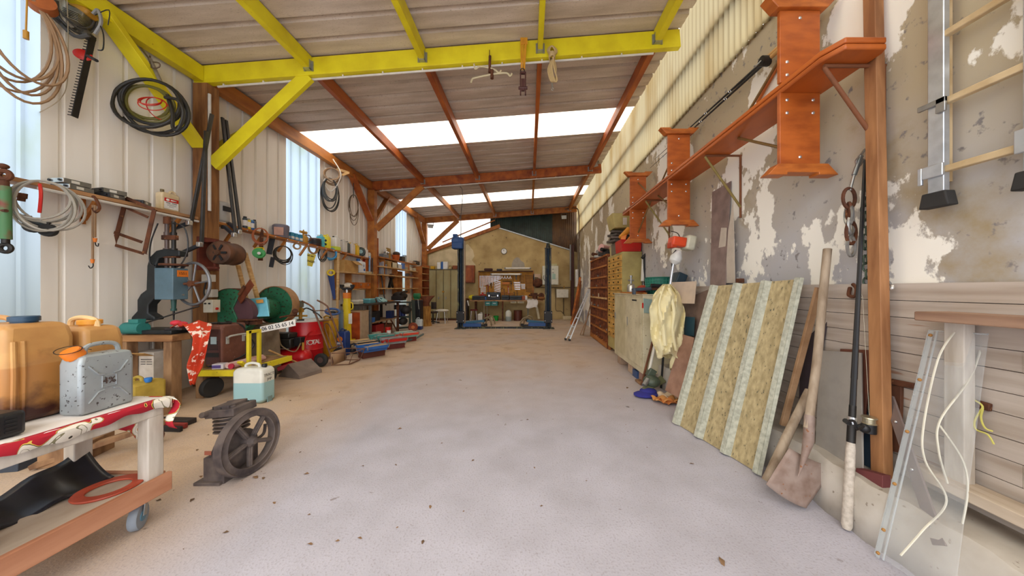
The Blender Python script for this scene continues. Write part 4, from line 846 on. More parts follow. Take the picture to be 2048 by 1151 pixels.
r = T('cable_coil', 'thin brown cable loop hung left of the second post', 'cable', W(708, 445, 8.9)); fin('coil', M().tube(coil(W(707, 415, 8.9), .11, (.4, -.9, 0), 4, 81, 3.4, .2, .2), .009), pl('5c4a34', .6), r); fin('hanger', M().tube([W(707, 362, 8.9), W(707, 395, 8.9)], .01), DKCAB, r)
# ================================================================ things on the floor along the left side
r = jerry('liquid_canister', 'white canister half full of pale blue liquid standing on the floor', (-3.665, 4.09, 0), (.40, .21, .46), zmat('white_can_blue_contents', 'e6e6dc', '9cc4c8', .27, .3, '7a8470', .03), BLACK, 0, 'canister', .34, .03, -.05, .45, 'x', .035)
text('lettering', 'TRACTI', .05, V((-3.462, 4.09, .36)), (0, 1, 0), (0, 0, 1), pl('8a8880', .7), r)
text('lettering', 'JMP', .045, V((-3.462, 4.09, .30)), (0, 1, 0), (0, 0, 1), pl('8a8880', .7), r)
fin('moulded_foot', M().bx(-3.62, -3.56, 3.975, 3.99, 0, .06).bx(-3.461, -3.45, 4.05, 4.12, .0, .07), pl('7a9494', .5), r)
# compressor block with flywheel
CI = mat('dusty_cast_iron', '6a5e58', '40383a', .8, .1, 9, .4, .7, 8, .15)
r = T('compressor_block', 'old dusty compressor block with a five spoked flywheel on the floor', 'compressor', (-2.4, 2.5, 0))
fc = V((-2.275, 2.5, .256)); ax = V((1, -.06, .05)).normalized()
fw = fin('flywheel', M().lathe([(.195, -.032), (.24, -.034), (.255, -.03), (.255, .026), (.248, .03), (.238, .022), (.215, .022), (.2, .03), (.195, .024), (.195, -.032)], fc, ax, 48, caps=False), CI, r)
fin('hub', M().lathe([(.045, -.05), (.045, .02), (.03, .03), (.022, .05), (.008, .052)], fc, ax, 20), CI, fw)
x, y = M().ring(ax)
for k in range(5):
    a = k*2*PI/5+.25; d = x*math.cos(a)+y*math.sin(a); fin('spoke', M().beam(fc+d*.03, fc+d*.2, .034, .028, ax).beam(fc+d*.03+ax*.016, fc+d*.2+ax*.012, .014, .014, ax), CI, fw, bev=.004)
fin('crankcase', M().lathe([(.05, 0), (.13, .01), (.15, .03), (.15, .13), (.11, .15), (.06, .16)], (-2.47, 2.5, .2), (1, 0, 0), 24).box((-2.42, 2.5, .1), (.16, .3, .2)), CI, r, bev=.006)
fin('foot', M().box((-2.45, 2.36, .012), (.2, .07, .024)), CI, r, bev=.004); fin('foot', M().box((-2.45, 2.64, .012), (.2, .07, .024)), CI, r, bev=.004)
tl = V((-.08, .05, 1)).normalized(); cb = V((-2.42, 2.5, .3))
fin('barrel', M().cyl(cb, cb+tl*.2, .075, None, 20), CI, r)
for k in range(5): fin('cooling_fin', M().cyl(cb+tl*(.055+.028*k), cb+tl*(.062+.028*k), .112, .112, 22), mat('light_dusty_fin', '8a7a6c', '5a4c46', .8, .1, 9), r)
fin('cylinder_head', M().box(cb+tl*.215, (.23, .21, .06), (0, -.1, 0)).box(cb+tl*.25, (.12, .17, .04), (0, -.1, 0)).cyl(cb+tl*.24+V((.06, -.05, 0)), cb+tl*.265+V((.06, -.05, 0)), .02).cyl(cb+tl*.24+V((-.06, .05, 0)), cb+tl*.265+V((-.06, .05, 0)), .02).cyl(cb+tl*.21+V((-.1, -.1, 0)), cb+tl*.22+V((-.1, -.14, 0)), .022), CI, r, bev=.006)
for dx, dy in ((-.07, -.07), (.07, .07), (-.07, .07), (0, -.08)): fin('bolt', M().cyl(cb+tl*.235+V((dx, dy, 0)), cb+tl*.26+V((dx, dy, 0)), .01, None, 6), DKMET, r)
fin('rating_plate', M().box((-2.46, 2.348, .24), (.05, .004, .03)), pl('a8604a', .6), r); fin('oil_pipe', M().tube(sp([(-2.36, 2.62, .2), (-2.34, 2.7, .22), (-2.34, 2.72, .3)], 4), .012), CI, r)

# yellow trolley with the welder on it
YT = mat('scuffed_yellow_paint', 'd8c41e', 'a8921a', .55, 0, 5, .45, .75, 8, .05, spots='6a5a2a', spotsc=22, spotlo=.68)
r = T('yellow_trolley', 'low yellow platform trolley under the brown welder', 'trolley', (-4.15, 4.5, 0))
fin('deck_frame', M().bx(-4.47, -3.86, 4.08, 4.13, .33, .41).bx(-3.91, -3.86, 4.13, 5.0, .33, .41).bx(-4.47, -4.42, 4.13, 5.0, .33, .41).bx(-4.42, -3.91, 4.95, 5.0, .33, .41), YT, r, bev=.004)
bevbox('deck_board', (-4.165, 4.55, .405), (.5, .82, .02), OLDWOOD, r, .003)
fin('push_handle', M().bx(-3.895, -3.855, 4.22, 4.26, .41, .92).bx(-3.895, -3.855, 4.22, 4.42, .88, .92).bx(-3.895, -3.855, 4.38, 4.42, .41, .88), YT, r, bev=.004)
fin('gusset', M().beam((-3.87, 4.1, .52), (-3.87, 4.26, .38), .03, .07, (1, 0, 0)), YT, r, bev=.003); fin('corner_leg', M().bx(-3.93, -3.87, 4.09, 4.15, .2, .33), YT, r, bev=.003)
caster(r, -3.9, 4.12, .21, .075, (.3, -.95, 0), pl('c8c8c4', .5, 'pale_castor')); caster(r, -4.2, 4.9, .33, .12, (.3, -.95, 0), RUBBER)
for y in (4.25, 4.9): fin('road_wheel', M().lathe([(.04, -.035), (.12, -.04), (.135, -.02), (.135, .02), (.12, .04), (.04, .035)], (-4.4, y, .135), (1, -.2, 0), 24), RUBBER, r)
BRW = mat('brown_scuffed_paint', '7a4c3c', '5c362a', .6, 0, 5, .4, .7, 8, 0, (1, 1, 1), 'a89084', 50, .68)
r = T('welding_set', 'brown scuffed arc welding set standing on the yellow trolley', 'welder', (-4.33, 4.4, .415))
fin('case', M().bx(-4.45, -4.22, 4.21, 4.58, .43, 1.0), BRW, r, bev=.03, seg=3); fin('front_panel', M().bx(-4.43, -4.24, 4.2, 4.212, .46, .94), pl('4a2a26', .6), r, bev=.004)
m = M()
for k in range(6): m.bx(-4.41, -4.26, 4.197, 4.203, .66+.022*k, .67+.022*k)
fin('grille_slots', m, INK, r); fin('front_recess', M().bx(-4.42, -4.25, 4.196, 4.202, .56, .62), INK, r); fin('plate', M().bx(-4.36, -4.28, 4.196, 4.2, .74, .84), pl('a8c0c4', .5), r)
fin('carry_handle', M().tube(sp([(-4.215, 4.28, .80), (-4.16, 4.28, .84), (-4.16, 4.52, .84), (-4.215, 4.52, .80)], 5), .013, 8).box((-4.21, 4.28, .78), (.02, .03, .1)).box((-4.21, 4.52, .78), (.02, .03, .1)), pl('a8a8a0', .4), r)
fin('cable', M().tube(sp([(-4.25, 4.45, 1.0), (-4.2, 4.5, .95), (-4.16, 4.55, .8), (-4.13, 4.6, .65), (-4.2, 4.45, .5), (-4.3, 4.22, .46), (-4.36, 4.16, .44)], 6), .012), BLACK, r); fin('foot', M().bx(-4.44, -4.23, 4.23, 4.56, .415, .435), BLACK, r)
one('roller_chain', M().tube(sp([(-4.42, 4.25, 1.02), (-4.36, 4.3, 1.02), (-4.3, 4.28, 1.02), (-4.25, 4.34, 1.02), (-4.3, 4.42, 1.02), (-4.38, 4.44, 1.02)], 4), .016, 6), DKMET, 'greasy roller chain lying on the brown welding set', 'chain')
r = T('electrode_pack', 'pink wrapped pack of welding rods on the yellow trolley', 'pack', (-4.05, 4.4, .415)); fin('wrap', M().cyl((-4.09, 4.16, .455), (-4.09, 4.7, .455), .038, None, 10).cyl((-4.03, 4.15, .45), (-4.03, 4.66, .45), .035, None, 10), mat('pinkish_paper', 'd8b8b0', 'b88a84', .8), r); fin('end_cap', M().cyl((-4.03, 4.14, .45), (-4.03, 4.16, .45), .038, None, 12), pl('b02840', .5), r)
r = T('printed_packet', 'white and purple printed packet on the front of the yellow trolley', 'packet', (-4.18, 4.15, .415)); fin('packet_body', M().box((-4.2, 4.17, .45), (.13, .1, .07), (0, 0, .2)), pl('d8d4dc', .6), r, bev=.005); fin('print', M().box((-4.2, 4.117, .45), (.1, .004, .04), (0, 0, .2)), pl('5a4a90', .6), r)

# bench grinder on its pedestal
GG = mat('chipped_green_paint', '2c7050', '24603f', .5, 0, 4, .4, .7, 6, 0, (1, 1, 1), '33281c', 26, .585)
TAN = mat('tan_guard_band', 'a88058', '84603e', .6, 0, 6)
r = T('pedestal_grinder', 'big chipped green double wheel grinder on a concrete coloured pedestal', 'grinder', (-4.72, 5.2, 0)); GR = r
def guard(c, R, d, lab):
    c = V(c); n = 36; a0 = -.95; pts = []
    for k in range(n+1): t = 1.1+4.5*k/n; pts.append((R*math.cos(t), R*math.sin(t)))
    pts.append((R*.3, -R*.3)); pts.append((R*.1, R*.15))
    return M().prism(pts, c, (1, 0, 0), (0, 0, 1), (0, d, 0))
g = fin('wheel_guard', guard((-4.74, 4.86, 1.13), .37, .13, ''), GG, r, bev=.008); fin('grinding_wheel', M().cyl((-4.66, 4.88, 1.10), (-4.66, 4.97, 1.10), .27, None, 36), pl('5a3a3e', .85, 'maroon_abrasive'), r)
g2 = fin('wheel_guard', M().cyl((-4.66, 5.62, 1.2), (-4.66, 5.76, 1.2), .34, None, 36), GG, r, bev=.006); fin('guard_band', M().lathe([(.335, 0), (.348, 0), (.348, .17), (.335, .17), (.335, 0)], (-4.66, 5.60, 1.2), (0, 1, 0), 40, caps=False), TAN, g2)
fin('guard_band', M().grid(lambda u, v: (-4.74+.375*math.cos(1.2+u*3), 4.855+v*.14, 1.13+.375*math.sin(1.2+u*3)), 30, 1), RUST, g, solid=.006)
fin('motor_body', M().cyl((-4.72, 5.0, 1.13), (-4.72, 5.6, 1.15), .19, None, 26), GG, r); fin('tool_rest_bracket', M().bx(-4.62, -4.3, 4.84, 4.95, .93, 1.0).cyl((-4.44, 4.82, .97), (-4.44, 4.85, .97), .03), RUST, r, bev=.004); fin('tool_rest', M().bx(-4.56, -4.28, 4.78, 4.95, 1.0, 1.02), RUST, r, bev=.003)
fin('chute', M().prism([(-.42, -.16), (.1, -.34), (.26, -.16), (.26, -.1), (-.3, -.1)], (-4.7, 4.88, 1.08), (1, 0, 0), (0, 0, 1), (0, .12, 0)), GG, r, bev=.006)
fin('pedestal', M().prism([(-.23, 0), (.23, 0), (.17, .9), (-.17, .9)], (-4.62, 5.1, 0), (1, 0, 0), (0, 0, 1), (0, .36, 0)), mat('stained_grey_iron', '8a7c68', '5e503e', .8, .1, 4), r, bev=.02)
fin('rusty_plate', M().beam(W(478, 601, 4.86), W(504, 564, 4.8), .14, .012, (.2, -.7, .5)), mat('rust_red_plate', '7a3a1c', '56240f', .7), r, bev=.002); fin('spark_screen', M().beam(W(478, 590, 4.84), W(489, 572, 4.82), .05, .02, (.2, -.7, .5)), RUST, r)
fin('eye_shield', M().plate([W(506, 633, 4.95), W(537, 632, 4.95), W(531, 594, 5.1), W(500, 597, 5.1)], (.01, .012, 0)), pl('7ac8dc', .4, 'pale_blue_enamel'), r, bev=.002); fin('shield_side', M().plate([W(537, 632, 4.95), W(540, 624, 5.25), W(538, 600, 5.3), W(531, 594, 5.1)], (-.01, 0, 0)), pl('7ac8dc', .4, 'pale_blue_enamel'), r)
fin('shield_sticker', M().plate([W(514, 606, 5.02), W(527, 605, 5.02), W(526, 598, 5.05), W(512, 599, 5.05)], (0, -.006, 0)), pl('d89a4a', .5), r)
r = T('number_plate', 'white plate with a row of black stencilled digits hung on the grinder', 'sign', W(555, 664, 4.7))
q = [W(520.5, 665, 4.74), W(591, 651, 4.74), W(590.5, 638, 4.74), W(520, 653, 4.74)]; fin('plate', M().plate(q, (0, .006, 0)), pl('ece8e0', .5), r)
text('lettering', '06 02 55 65 14', .082, sum(q, V((0, 0, 0)))/4+V((0, -.003, 0)), q[1]-q[0], q[3]-q[0], INK, r); fin('wire', M().tube([W(560, 646, 4.75), W(566, 642, 4.85), W(555, 640, 4.9)], .005), DKMET, r)
fin('side_arm', M().cyl(W(560, 634, 5.0), W(588, 629, 5.3), .014).sph(W(590, 622, 5.35), .045).cyl(W(589, 628, 5.35), W(592, 630, 5.35), .03), RUST, GR)
# wheel ramp
A = [(-4.29, 5.24, 0), (-4.05, 5.15, .235), (-3.80, 5.07, .06), (-3.79, 5.07, 0)]
B = [V(p)+V((.09, .42, 0)) for p in A]
one('wheel_ramp', M().add(A+B, [(0, 1, 2, 3), (7, 6, 5, 4), (0, 4, 5, 1), (1, 5, 6, 2), (2, 6, 7, 3), (3, 7, 4, 0)]), mat('grey_brown_sheet_steel', '8c7d72', '6e6058', .75, .1, 4), 'grey sheet steel wheel ramp on the floor in front of the red compressor', 'ramp', bev=.004)
one('broom_handle', M().cyl(W(538, 700, 5.0), W(600, 727, 5.6), .014), LTWOOD, 'pale stick leaning down from the pedestal to the wheel ramp', 'stick')
# red compressor
CRED = mat('red_tank_paint', 'c4141a', 'a00e14', .35, 0, 4)
r = T('air_compressor', 'red air compressor with black motor cover in front of the red drum', 'compressor', (-4.45, 5.75, 0))
fin('tank', M().lathe([(.02, 0), (.09, .015), (.14, .06), (.155, .1), (.155, .62), (.14, .66), (.09, .705), (.02, .72)], (-4.82, 5.72, .215), (1, .05, 0), 26), CRED, r)
fin('motor_cover', M().bx(-4.80, -4.36, 5.6, 5.86, .40, .58).bx(-4.76, -4.40, 5.62, 5.84, .58, .68), pl('26241f', .4), r, bev=.02); fin('pressure_gauge', M().bx(-4.34, -4.22, 5.66, 5.78, .44, .6), BLACK, r, bev=.006)
fin('handle', M().tube(sp([(-4.2, 5.74, .36), (-4.18, 5.74, .55), (-4.1, 5.75, .68), (-4.02, 5.77, .7)], 5), .016), CRED, r); fin('air_hose', M().tube(sp([(-4.55, 5.58, .68), (-4.5, 5.55, .5), (-4.38, 5.55, .4), (-4.25, 5.58, .36), (-4.2, 5.64, .5)], 5), .011), pl('8a7454'), r); fin('valve', M().cyl((-4.2, 5.7, .36), (-4.2, 5.7, .5), .02), GOLD, r)
fin('foot', M().bx(-4.3, -4.24, 5.64, 5.8, 0, .08), RUBBER, r); fin('wheel', M().cyl((-4.72, 5.52, .09), (-4.72, 5.57, .09), .09, None, 18), RUBBER, r); fin('wheel', M().cyl((-4.72, 5.87, .09), (-4.72, 5.92, .09), .09, None, 18), RUBBER, r)
one('red_dustpan', M().plate([W(553, 735, 5.35), W(556, 742, 5.35), W(590, 730, 5.5), W(588, 723, 5.5)], (.0, .14, .02)), CRED, 'flat red tray on the floor under the compressor tank', 'tray', bev=.004)
# drum
r = T('oil_drum', 'red 200 litre oil drum with white lettering behind the compressor', 'drum', (-4.5, 6.2, 0))
DR = mat('red_drum_paint', 'd01420', 'b01018', .35, 0, 4)
fin('shell', M().lathe([(.285, 0), (.29, .01), (.285, .02), (.285, .28), (.295, .295), (.285, .31), (.285, .57), (.295, .585), (.285, .6), (.285, .86)], (-4.5, 6.2, 0), (0, 0, 1), 40), DR, r)
fin('lid', M().lathe([(.288, .845), (.296, .86), (.296, .88), (.28, .88), (.278, .868), (.02, .868)], (-4.5, 6.2, 0), (0, 0, 1), 40), pl('d8d4cc', .4), r)
a = math.atan2(-6.2, 4.5)+.42
for k, ch in enumerate('TOTAL'):
    t = a+(k-2)*.2; d = V((math.cos(t), math.sin(t), 0)); text('lettering', ch, .13, V((-4.5, 6.2, .44))+d*.288, (-d.y, d.x, 0), (0, 0, 1), WHITE, r)
r = T('spray_gun', 'old paint spray gun with metal cup standing on the red drum', 'spray gun', (-4.47, 6.05, .87)); fin('cup', M().lathe([(.05, .0), (.055, .01), (.055, .11), (.03, .13)], (-4.47, 6.0, 1.14), (0, 0, 1), 16), pl('6a6a5a', .3), r); fin('body', M().cyl((-4.47, 6.0, .9), (-4.47, 6.0, 1.15), .03).box((-4.47, 6.0, 1.08), (.1, .06, .08)).cyl((-4.6, 6.0, .97), (-4.34, 6.0, .97), .018), GOLD, r, bev=.004); fin('base', M().cyl((-4.47, 6.0, .868), (-4.47, 6.0, .9), .06), DKMET, r); fin('hose', M().tube(sp([(-4.4, 6.0, 1.1), (-4.3, 5.96, 1.12), (-4.1, 5.94, 1.02), (-4.05, 6.0, .92)], 5), .012), BLACK, r)
# hand truck
TR = mat('brown_tube_steel', '86604a', '5e4234', .55, .3, 6)
r = T('hand_truck', 'brown tube steel hand truck with folding toe plate', 'hand truck', (-3.85, 6.18, 0))
for y in (5.97, 6.40): fin('rail', M().tube(sp([(-3.82, y, .04), (-3.86, y, .2), (-4.16, y, 1.02), (-4.24, y, 1.16), (-4.42, y, 1.26)], 6), .017, 8), TR, r)
for z, x in ((.32, -3.905), (.86, -4.10)): fin('cross_bar', M().cyl((x, 5.97, z), (x, 6.40, z), .014), TR, r)
fin('middle_bow', M().tube(sp([(-3.92, 6.1, .32), (-4.06, 6.1, .72), (-4.09, 6.185, .8), (-4.06, 6.27, .72), (-3.92, 6.27, .32)], 6), .011), TR, r); fin('top_bow', M().tube(sp([(-4.15, 5.97, 1.0), (-4.25, 6.05, 1.05), (-4.25, 6.32, 1.05), (-4.15, 6.4, 1.0)], 5), .011), TR, r)
for y in (5.9, 6.47):
    w_ = fin('wheel', M().lathe([(.05, -.03), (.1, -.04), (.125, -.025), (.13, 0), (.125, .025), (.1, .04), (.05, .03)], (-4.0, y, .13), (0, 1, 0), 26), RUBBER, r); fin('rim', M().lathe([(.015, -.035), (.07, -.03), (.07, .03), (.015, .035)], (-4.0, y, .13), (0, 1, 0), 18), pl('5a4440', .6), w_)
fin('axle', M().cyl((-4.0, 5.9, .13), (-4.0, 6.47, .13), .012).beam((-4.0, 5.97, .13), (-3.84, 5.97, .14), .03, .02).beam((-4.0, 6.4, .13), (-3.84, 6.4, .14), .03, .02), TR, r)
fin('toe_plate', M().add([(-3.84, 5.95, .0), (-3.84, 6.42, .0), (-3.84, 6.42, .26), (-3.84, 5.95, .26)], [(0, 1, 2, 3)]), pl('b09070', .6), r, solid=.006); fin('toe_frame', M().tube([(-3.83, 5.95, .25), (-3.42, 5.97, .25), (-3.52, 6.0, .02), (-3.83, 5.95, .015)], .01).tube([(-3.83, 6.42, .25), (-3.42, 6.4, .25), (-3.52, 6.38, .02), (-3.83, 6.42, .015)], .01).tube([(-3.42, 5.97, .25), (-3.42, 6.4, .25)], .01).tube([(-3.52, 6.0, .02), (-3.52, 6.38, .02)], .012), TR, r)
# containers behind the hand truck
r = jerry('oil_canister', 'big mustard yellow oil canister behind the hand truck', (-4.42, 6.75, 0), (.3, .3, .85), mat('mustard_plastic', 'c89a1c', 'a87c14', .45), DKMET, 0, 'canister', .2, .03, -.1, .4, 'x', .03)
r = jerry('oil_canister', 'dark blue oil canister with orange and white label behind the hand truck', (-4.17, 6.9, 0), (.2, .2, .55), pl('1c3a7a', .4), BLACK, 0, 'canister', .2, .025, -.1, .4, 'x', .02); o = V((-4.17, 6.9, 0)); fin('orange_disc', M().cyl(o+V((-.02, -.102, .38)), o+V((-.02, -.108, .38)), .06), ORANGE, r); fin('label', M().box(o+V((-.02, -.102, .2)), (.13, .006, .22)), pl('c8ccd4', .5), r); print_lines('printed_lines', r, o+V((-.02, -.107, .2)), (1, 0, 0), (0, 0, 1), [(.1, .03, 0, .05), (.09, .02, 0, 0), (.1, .02, 0, -.05)], pl('2a4a8a', .5))
r = T('steering_wheel', 'blue rimmed wheel lying on top of the mustard canister', 'wheel', (-4.35, 6.7, .93)); fin('rim', M().tor((-4.3, 6.72, 1.0), .13, .025, (.3, -.3, .9), 24, 8), pl('3a5a94', .4), r); fin('boss', M().sph((-4.3, 6.72, .98), (.06, .06, .04)).beam((-4.42, 6.72, .99), (-4.18, 6.72, .99), .03, .02), BLACK, r)
one('corrugated_offcut', M().bx(-4.4, -4.33, 7.1, 7.14, 0, 1.0), pl('6a7e90', .5), 'upright blue grey post behind the hand truck', 'post', bev=.004)

# transmission jack and orange cabinet
r = T('transmission_jack', 'tall yellow hydraulic transmission jack with black saddle', 'jack', W(695, 691, 8))
def J(px, py, Y=8.0): return W(px, py, Y)
b0 = J(695, 690); fin('column', M().cyl(J(696, 682), J(694, 592), .085, None, 20).cyl(J(694, 592), J(694, 586), .09, None, 20), YELP, r); fin('orange_collar', M().cyl(J(694, 596), J(694, 585), .093, None, 20), ORANGE, r); fin('ram', M().cyl(J(694, 585), J(694, 578), .03), CHROME, r)
fin('saddle', M().tube(sp([J(682, 570), J(686, 577), J(694, 577), J(703, 577), J(707, 570)], 4), .035, 8).box(J(684, 571), (.06, .1, .06)).box(J(705, 571), (.06, .1, .06)), BLACK, r); fin('side_handle', M().tube(sp([J(690, 605), J(687, 606), J(687, 618), J(690, 619)], 4), .014).tube(sp([J(699, 605), J(705, 606), J(705, 617), J(699, 618)], 4), .014), YELP, r)
fin('base', M().box(J(694, 686)+V((0, .1, -.0)), (.4, .5, .07)), BLACK, r, bev=.01); fin('base_collar', M().box(J(694, 681), (.28, .3, .06)), YELP, r, bev=.008); fin('pump_lever', M().cyl(J(702, 680), J(715, 685), .012), DKMET, r); fin('label', M().plate([J(697, 647, 7.9), J(704, 647, 7.93), J(704, 626, 7.93), J(697, 627, 7.9)], (0, .005, 0)), WHITE, r)
r = T('orange_cabinet', 'small orange wooden cabinet behind the yellow jack', 'cabinet', (-4.76, 8.5, 0)); fin('body', M().bx(-5.0, -4.52, 8.28, 8.66, .0, .88), pl('b8a084', .7), r, bev=.004); fin('door', M().bx(-4.99, -4.56, 8.26, 8.28, .02, .86), wood('orange_plywood', 'c4551a', '9a3c10', .6), r, bev=.003); fin('top_panel', M().bx(-5.01, -4.51, 8.26, 8.67, .88, .9), pl('b89a7a', .7), r)
r = T('glass_jar', 'white conical jar beside the jack column', 'jar', J(688, 592, 8.6)); fin('jar_body', M().cyl(J(683, 592, 8.6), J(692, 592, 8.6), .05, .06), pl('cfd4d0', .4), r)
# ================================================================ far left: toolboxes, bench, shelves
def toolbox(name, lab, o, rz, base, tray, cream, s=1.0):
    r = T(name, lab, 'toolbox', o, rz, 'opened cantilever toolboxes')
    fin('lower_box', M().bx(-.24*s, .24*s, -.12*s, .12*s, 0, .13*s), base, r, bev=.004, local=True)
    for sg, t in ((-1, tray[0]), (1, tray[1])):
        fin('upper_tray', M().bx(-.25*s, .25*s, sg*.2*s-.07*s, sg*.2*s+.07*s, .2*s, .26*s), t, r, bev=.003, local=True); fin('middle_tray', M().bx(-.25*s, .25*s, sg*.12*s-.07*s, sg*.12*s+.07*s, .135*s, .195*s), tray[1-(sg > 0)], r, bev=.003, local=True); fin('tray_floor', M().bx(-.23*s, .23*s, sg*.2*s-.055*s, sg*.2*s+.055*s, .258*s, .263*s), cream, r, local=True)
        for x in (-.255, .255): fin('link_arm', M().beam((x*s, sg*.08*s, .06*s), (x*s, sg*.22*s, .24*s), .005, .018, (1, 0, 0)), STEEL, r, local=True)
    fin('handle', M().tube(sp([(-.22*s, -.3*s, .2*s), (-.2*s, -.34*s, .3*s), (.2*s, -.34*s, .3*s), (.22*s, -.3*s, .2*s)], 4), .01, 6), STEEL, r, local=True)
    for k in range(4): fin('tool', M().cyl((-.18*s+.1*k, -.02, .14*s), (-.14*s+.1*k, .04, .17*s), .012), (RUST, STEEL, RED, DKMET)[k], r, local=True)
    return r
CRM = pl('c8a878', .7, 'cream_lining')
toolbox('cantilever_toolbox', 'opened blue cantilever toolbox nearest on the floor by the hand truck', (-3.48, 6.8, 0), .9, pl('5a2a1c', .6), (BLUE, BLUE), CRM)
toolbox('cantilever_toolbox', 'opened dark toolbox with cream lining behind the blue toolbox', (-3.98, 7.3, 0), .9, pl('2c2c3a', .5), (pl('2a3040', .5), CRM), CRM)
toolbox('cantilever_toolbox', 'opened red and grey toolbox in the middle of the toolbox row', (-3.42, 7.75, 0), .75, pl('6a2a24', .5), (RED, pl('9aa0a0', .5)), pl('8a3a30', .6))
toolbox('cantilever_toolbox', 'opened teal toolbox with upright handle by the bench leg', (-4.0, 8.3, 0), .8, pl('3a4a4c', .5), (pl('4a9a94', .5), pl('4a9a94', .5)), pl('8ab0a8', .5))
toolbox('cantilever_toolbox', 'opened red toolbox with pale trays farthest in the toolbox row', (-3.5, 8.78, 0), .75, pl('7a2a24', .5), (pl('d84a34', .5), pl('8ac0b4', .5)), pl('c8c8b8', .5))
one('steel_tube', M().tube(sp([(-3.5, 8.5, .03), (-3.3, 8.9, .06), (-3.2, 9.3, .12)], 4), .03), pl('5a6a68', .5), 'grey tube lying beyond the red toolbox', 'tube')
r = T('paint_tin', 'red tin with white label under the far bench end', 'tin', W(776, 673, 8.9)); a = W(776, 673, 8.9); a.z = 0; fin('body', M().cyl(a, a+V((0, 0, .38)), .075), RED, r); fin('label', M().cyl(a+V((.05, -.05, .1)), a+V((.05, -.05, .3)), .06), WHITE, r)

r = T('steel_workbench', 'dark steel framed workbench along the left wall', 'workbench', (-4.8, 9.6, 0))
DKB = pl('3a322c', .6, 'dark_bench_paint')
bevbox('benchtop', (-4.82, 9.55, 1.05), (.68, 2.32, .05), DKB, r, .006)
for x, y, m in ((-4.53, 8.75, me('7a7a78', .5)), (-5.1, 8.75, DKB), (-4.53, 10.6, RUST), (-5.1, 10.6, DKB)): bevbox('leg', (x, y, .515), (.07, .07, 1.03), m, r, .004)
bevbox('lower_shelf', (-4.82, 9.68, .5), (.6, 1.9, .03), OLDWOOD, r, .004); fin('brace', M().beam((-4.53, 9.5, .03), (-4.53, 9.8, .5), .03, .03).beam((-4.53, 10.55, .05), (-4.53, 10.05, .5), .03, .03), RUST, r)
def onb(px, Y=9.0, z=1.077, x=-4.75): return V((x, -x*F/(CX-px), z))
r = T('white_case', 'small white case on the steel bench, left of the teal case', 'case', onb(715)); o = onb(715); fin('lower_half', M().box(o+V((0, 0, .03)), (.2, .24, .06)), pl('b8b4a4', .5), r, bev=.01); fin('lid', M().box(o+V((0, 0, .09)), (.2, .24, .06)), pl('e0dccf', .5), r, bev=.015)
r = T('teal_case', 'pale teal case on the steel bench', 'case', onb(738)); o = onb(738); fin('lower_half', M().box(o+V((0, 0, .04)), (.24, .34, .08)), pl('5a9aa0', .5), r, bev=.01); fin('lid', M().box(o+V((0, 0, .11)), (.22, .32, .05)), pl('7ac0c8', .5), r, bev=.015)
r = T('hose_coil', 'pale teal hose coiled flat on the steel bench', 'hose', onb(762)); o = onb(762, x=-4.72); fin('coil', M().tube([p for p in sp([o+V((.16*math.cos(t*.8)*(1-.02*t), .24*math.sin(t*.8)*(1-.02*t), .02+.02*(t % 7))) for t in range(34)], 3)], .022, 8), pl('9ac4c4', .4), r)
r = T('engine_part', 'dark greasy engine block on the far end of the steel bench', 'engine', onb(800)); o = onb(800); fin('block', M().sph(o+V((0, 0, .16)), (.26, .3, .16), 14, 8).box(o+V((0, -.1, .08)), (.4, .4, .16)), pl('2a221e', .6, 'greasy_black'), r, bev=.02); fin('pipe', M().tube(sp([o+V((.1, -.2, .2)), o+V((.2, -.3, .3)), o+V((.25, .0, .32))], 4), .04), pl('3a2e26', .5), r)
one('wooden_board', M().box(onb(778, z=1.09), (.16, .3, .03)), SHELFW, 'short wooden board on the steel bench beside the teal hose', 'board', bev=.003)
for lab, y, x, dz, d, m in (('black plastic crate on the lower shelf of the steel bench', 9.3, -4.85, .515, (.4, .6, .3), BLACK), ('blue box on the lower shelf of the steel bench', 8.98, -4.66, .515, (.22, .2, .14), BLUE), ('red casing on the floor under the steel bench', 9.5, -4.75, .0, (.3, .5, .4), pl('9a1c1c', .5)), ('pale case on the floor under the steel bench', 9.1, -4.6, 0, (.2, .5, .2), pl('b8b4a4', .6)), ('brown crate on the floor under the far end of the steel bench', 10.1, -4.8, 0, (.4, .5, .35), RUST), ('dark blue can on the lower shelf at the far end of the steel bench', 10.3, -4.66, .515, (.2, .2, .25), pl('1c2c5a', .5))):
    one('storage_box', M().box((x, y, dz+d[2]/2), d), m, lab, 'box', bev=.01)

# open shelves on the left wall
r = T('shelf_unit', 'open wooden shelves between the hand saw and the second post', 'shelf', (-5.05, 8.9, 1.2))
for z in (1.96, 1.5): fin('shelf_board', M().bx(-5.17, -4.86, 8.05, 9.75 if z > 1.6 else 9.1, z-.035, z), LTWOOD, r, bev=.003)
for y in (8.07, 8.62, 9.7): fin('upright', M().bx(-5.17, -5.0, y, y+.03, 1.2, 1.93), wood('orange_upright', 'b87a3a', '925824', .6), r, bev=.003)
r = T('cardboard_box', 'open brown cardboard box on the top shelf left of the white jug', 'box', (-5.0, 8.45, 1.965)); fin('carton', M().bx(-5.15, -4.87, 8.1, 8.75, 1.965, 2.27), CARD, r, bev=.003); fin('flap', M().add([(-4.87, 8.75, 2.27), (-4.87, 8.42, 2.27), (-4.75, 8.46, 2.17), (-4.75, 8.78, 2.17)], [(0, 1, 2, 3)]).add([(-5.15, 8.1, 2.27), (-5.0, 8.1, 2.27), (-5.02, 7.98, 2.3), (-5.15, 7.98, 2.3)], [(0, 1, 2, 3)]), CARD, r, solid=.005)
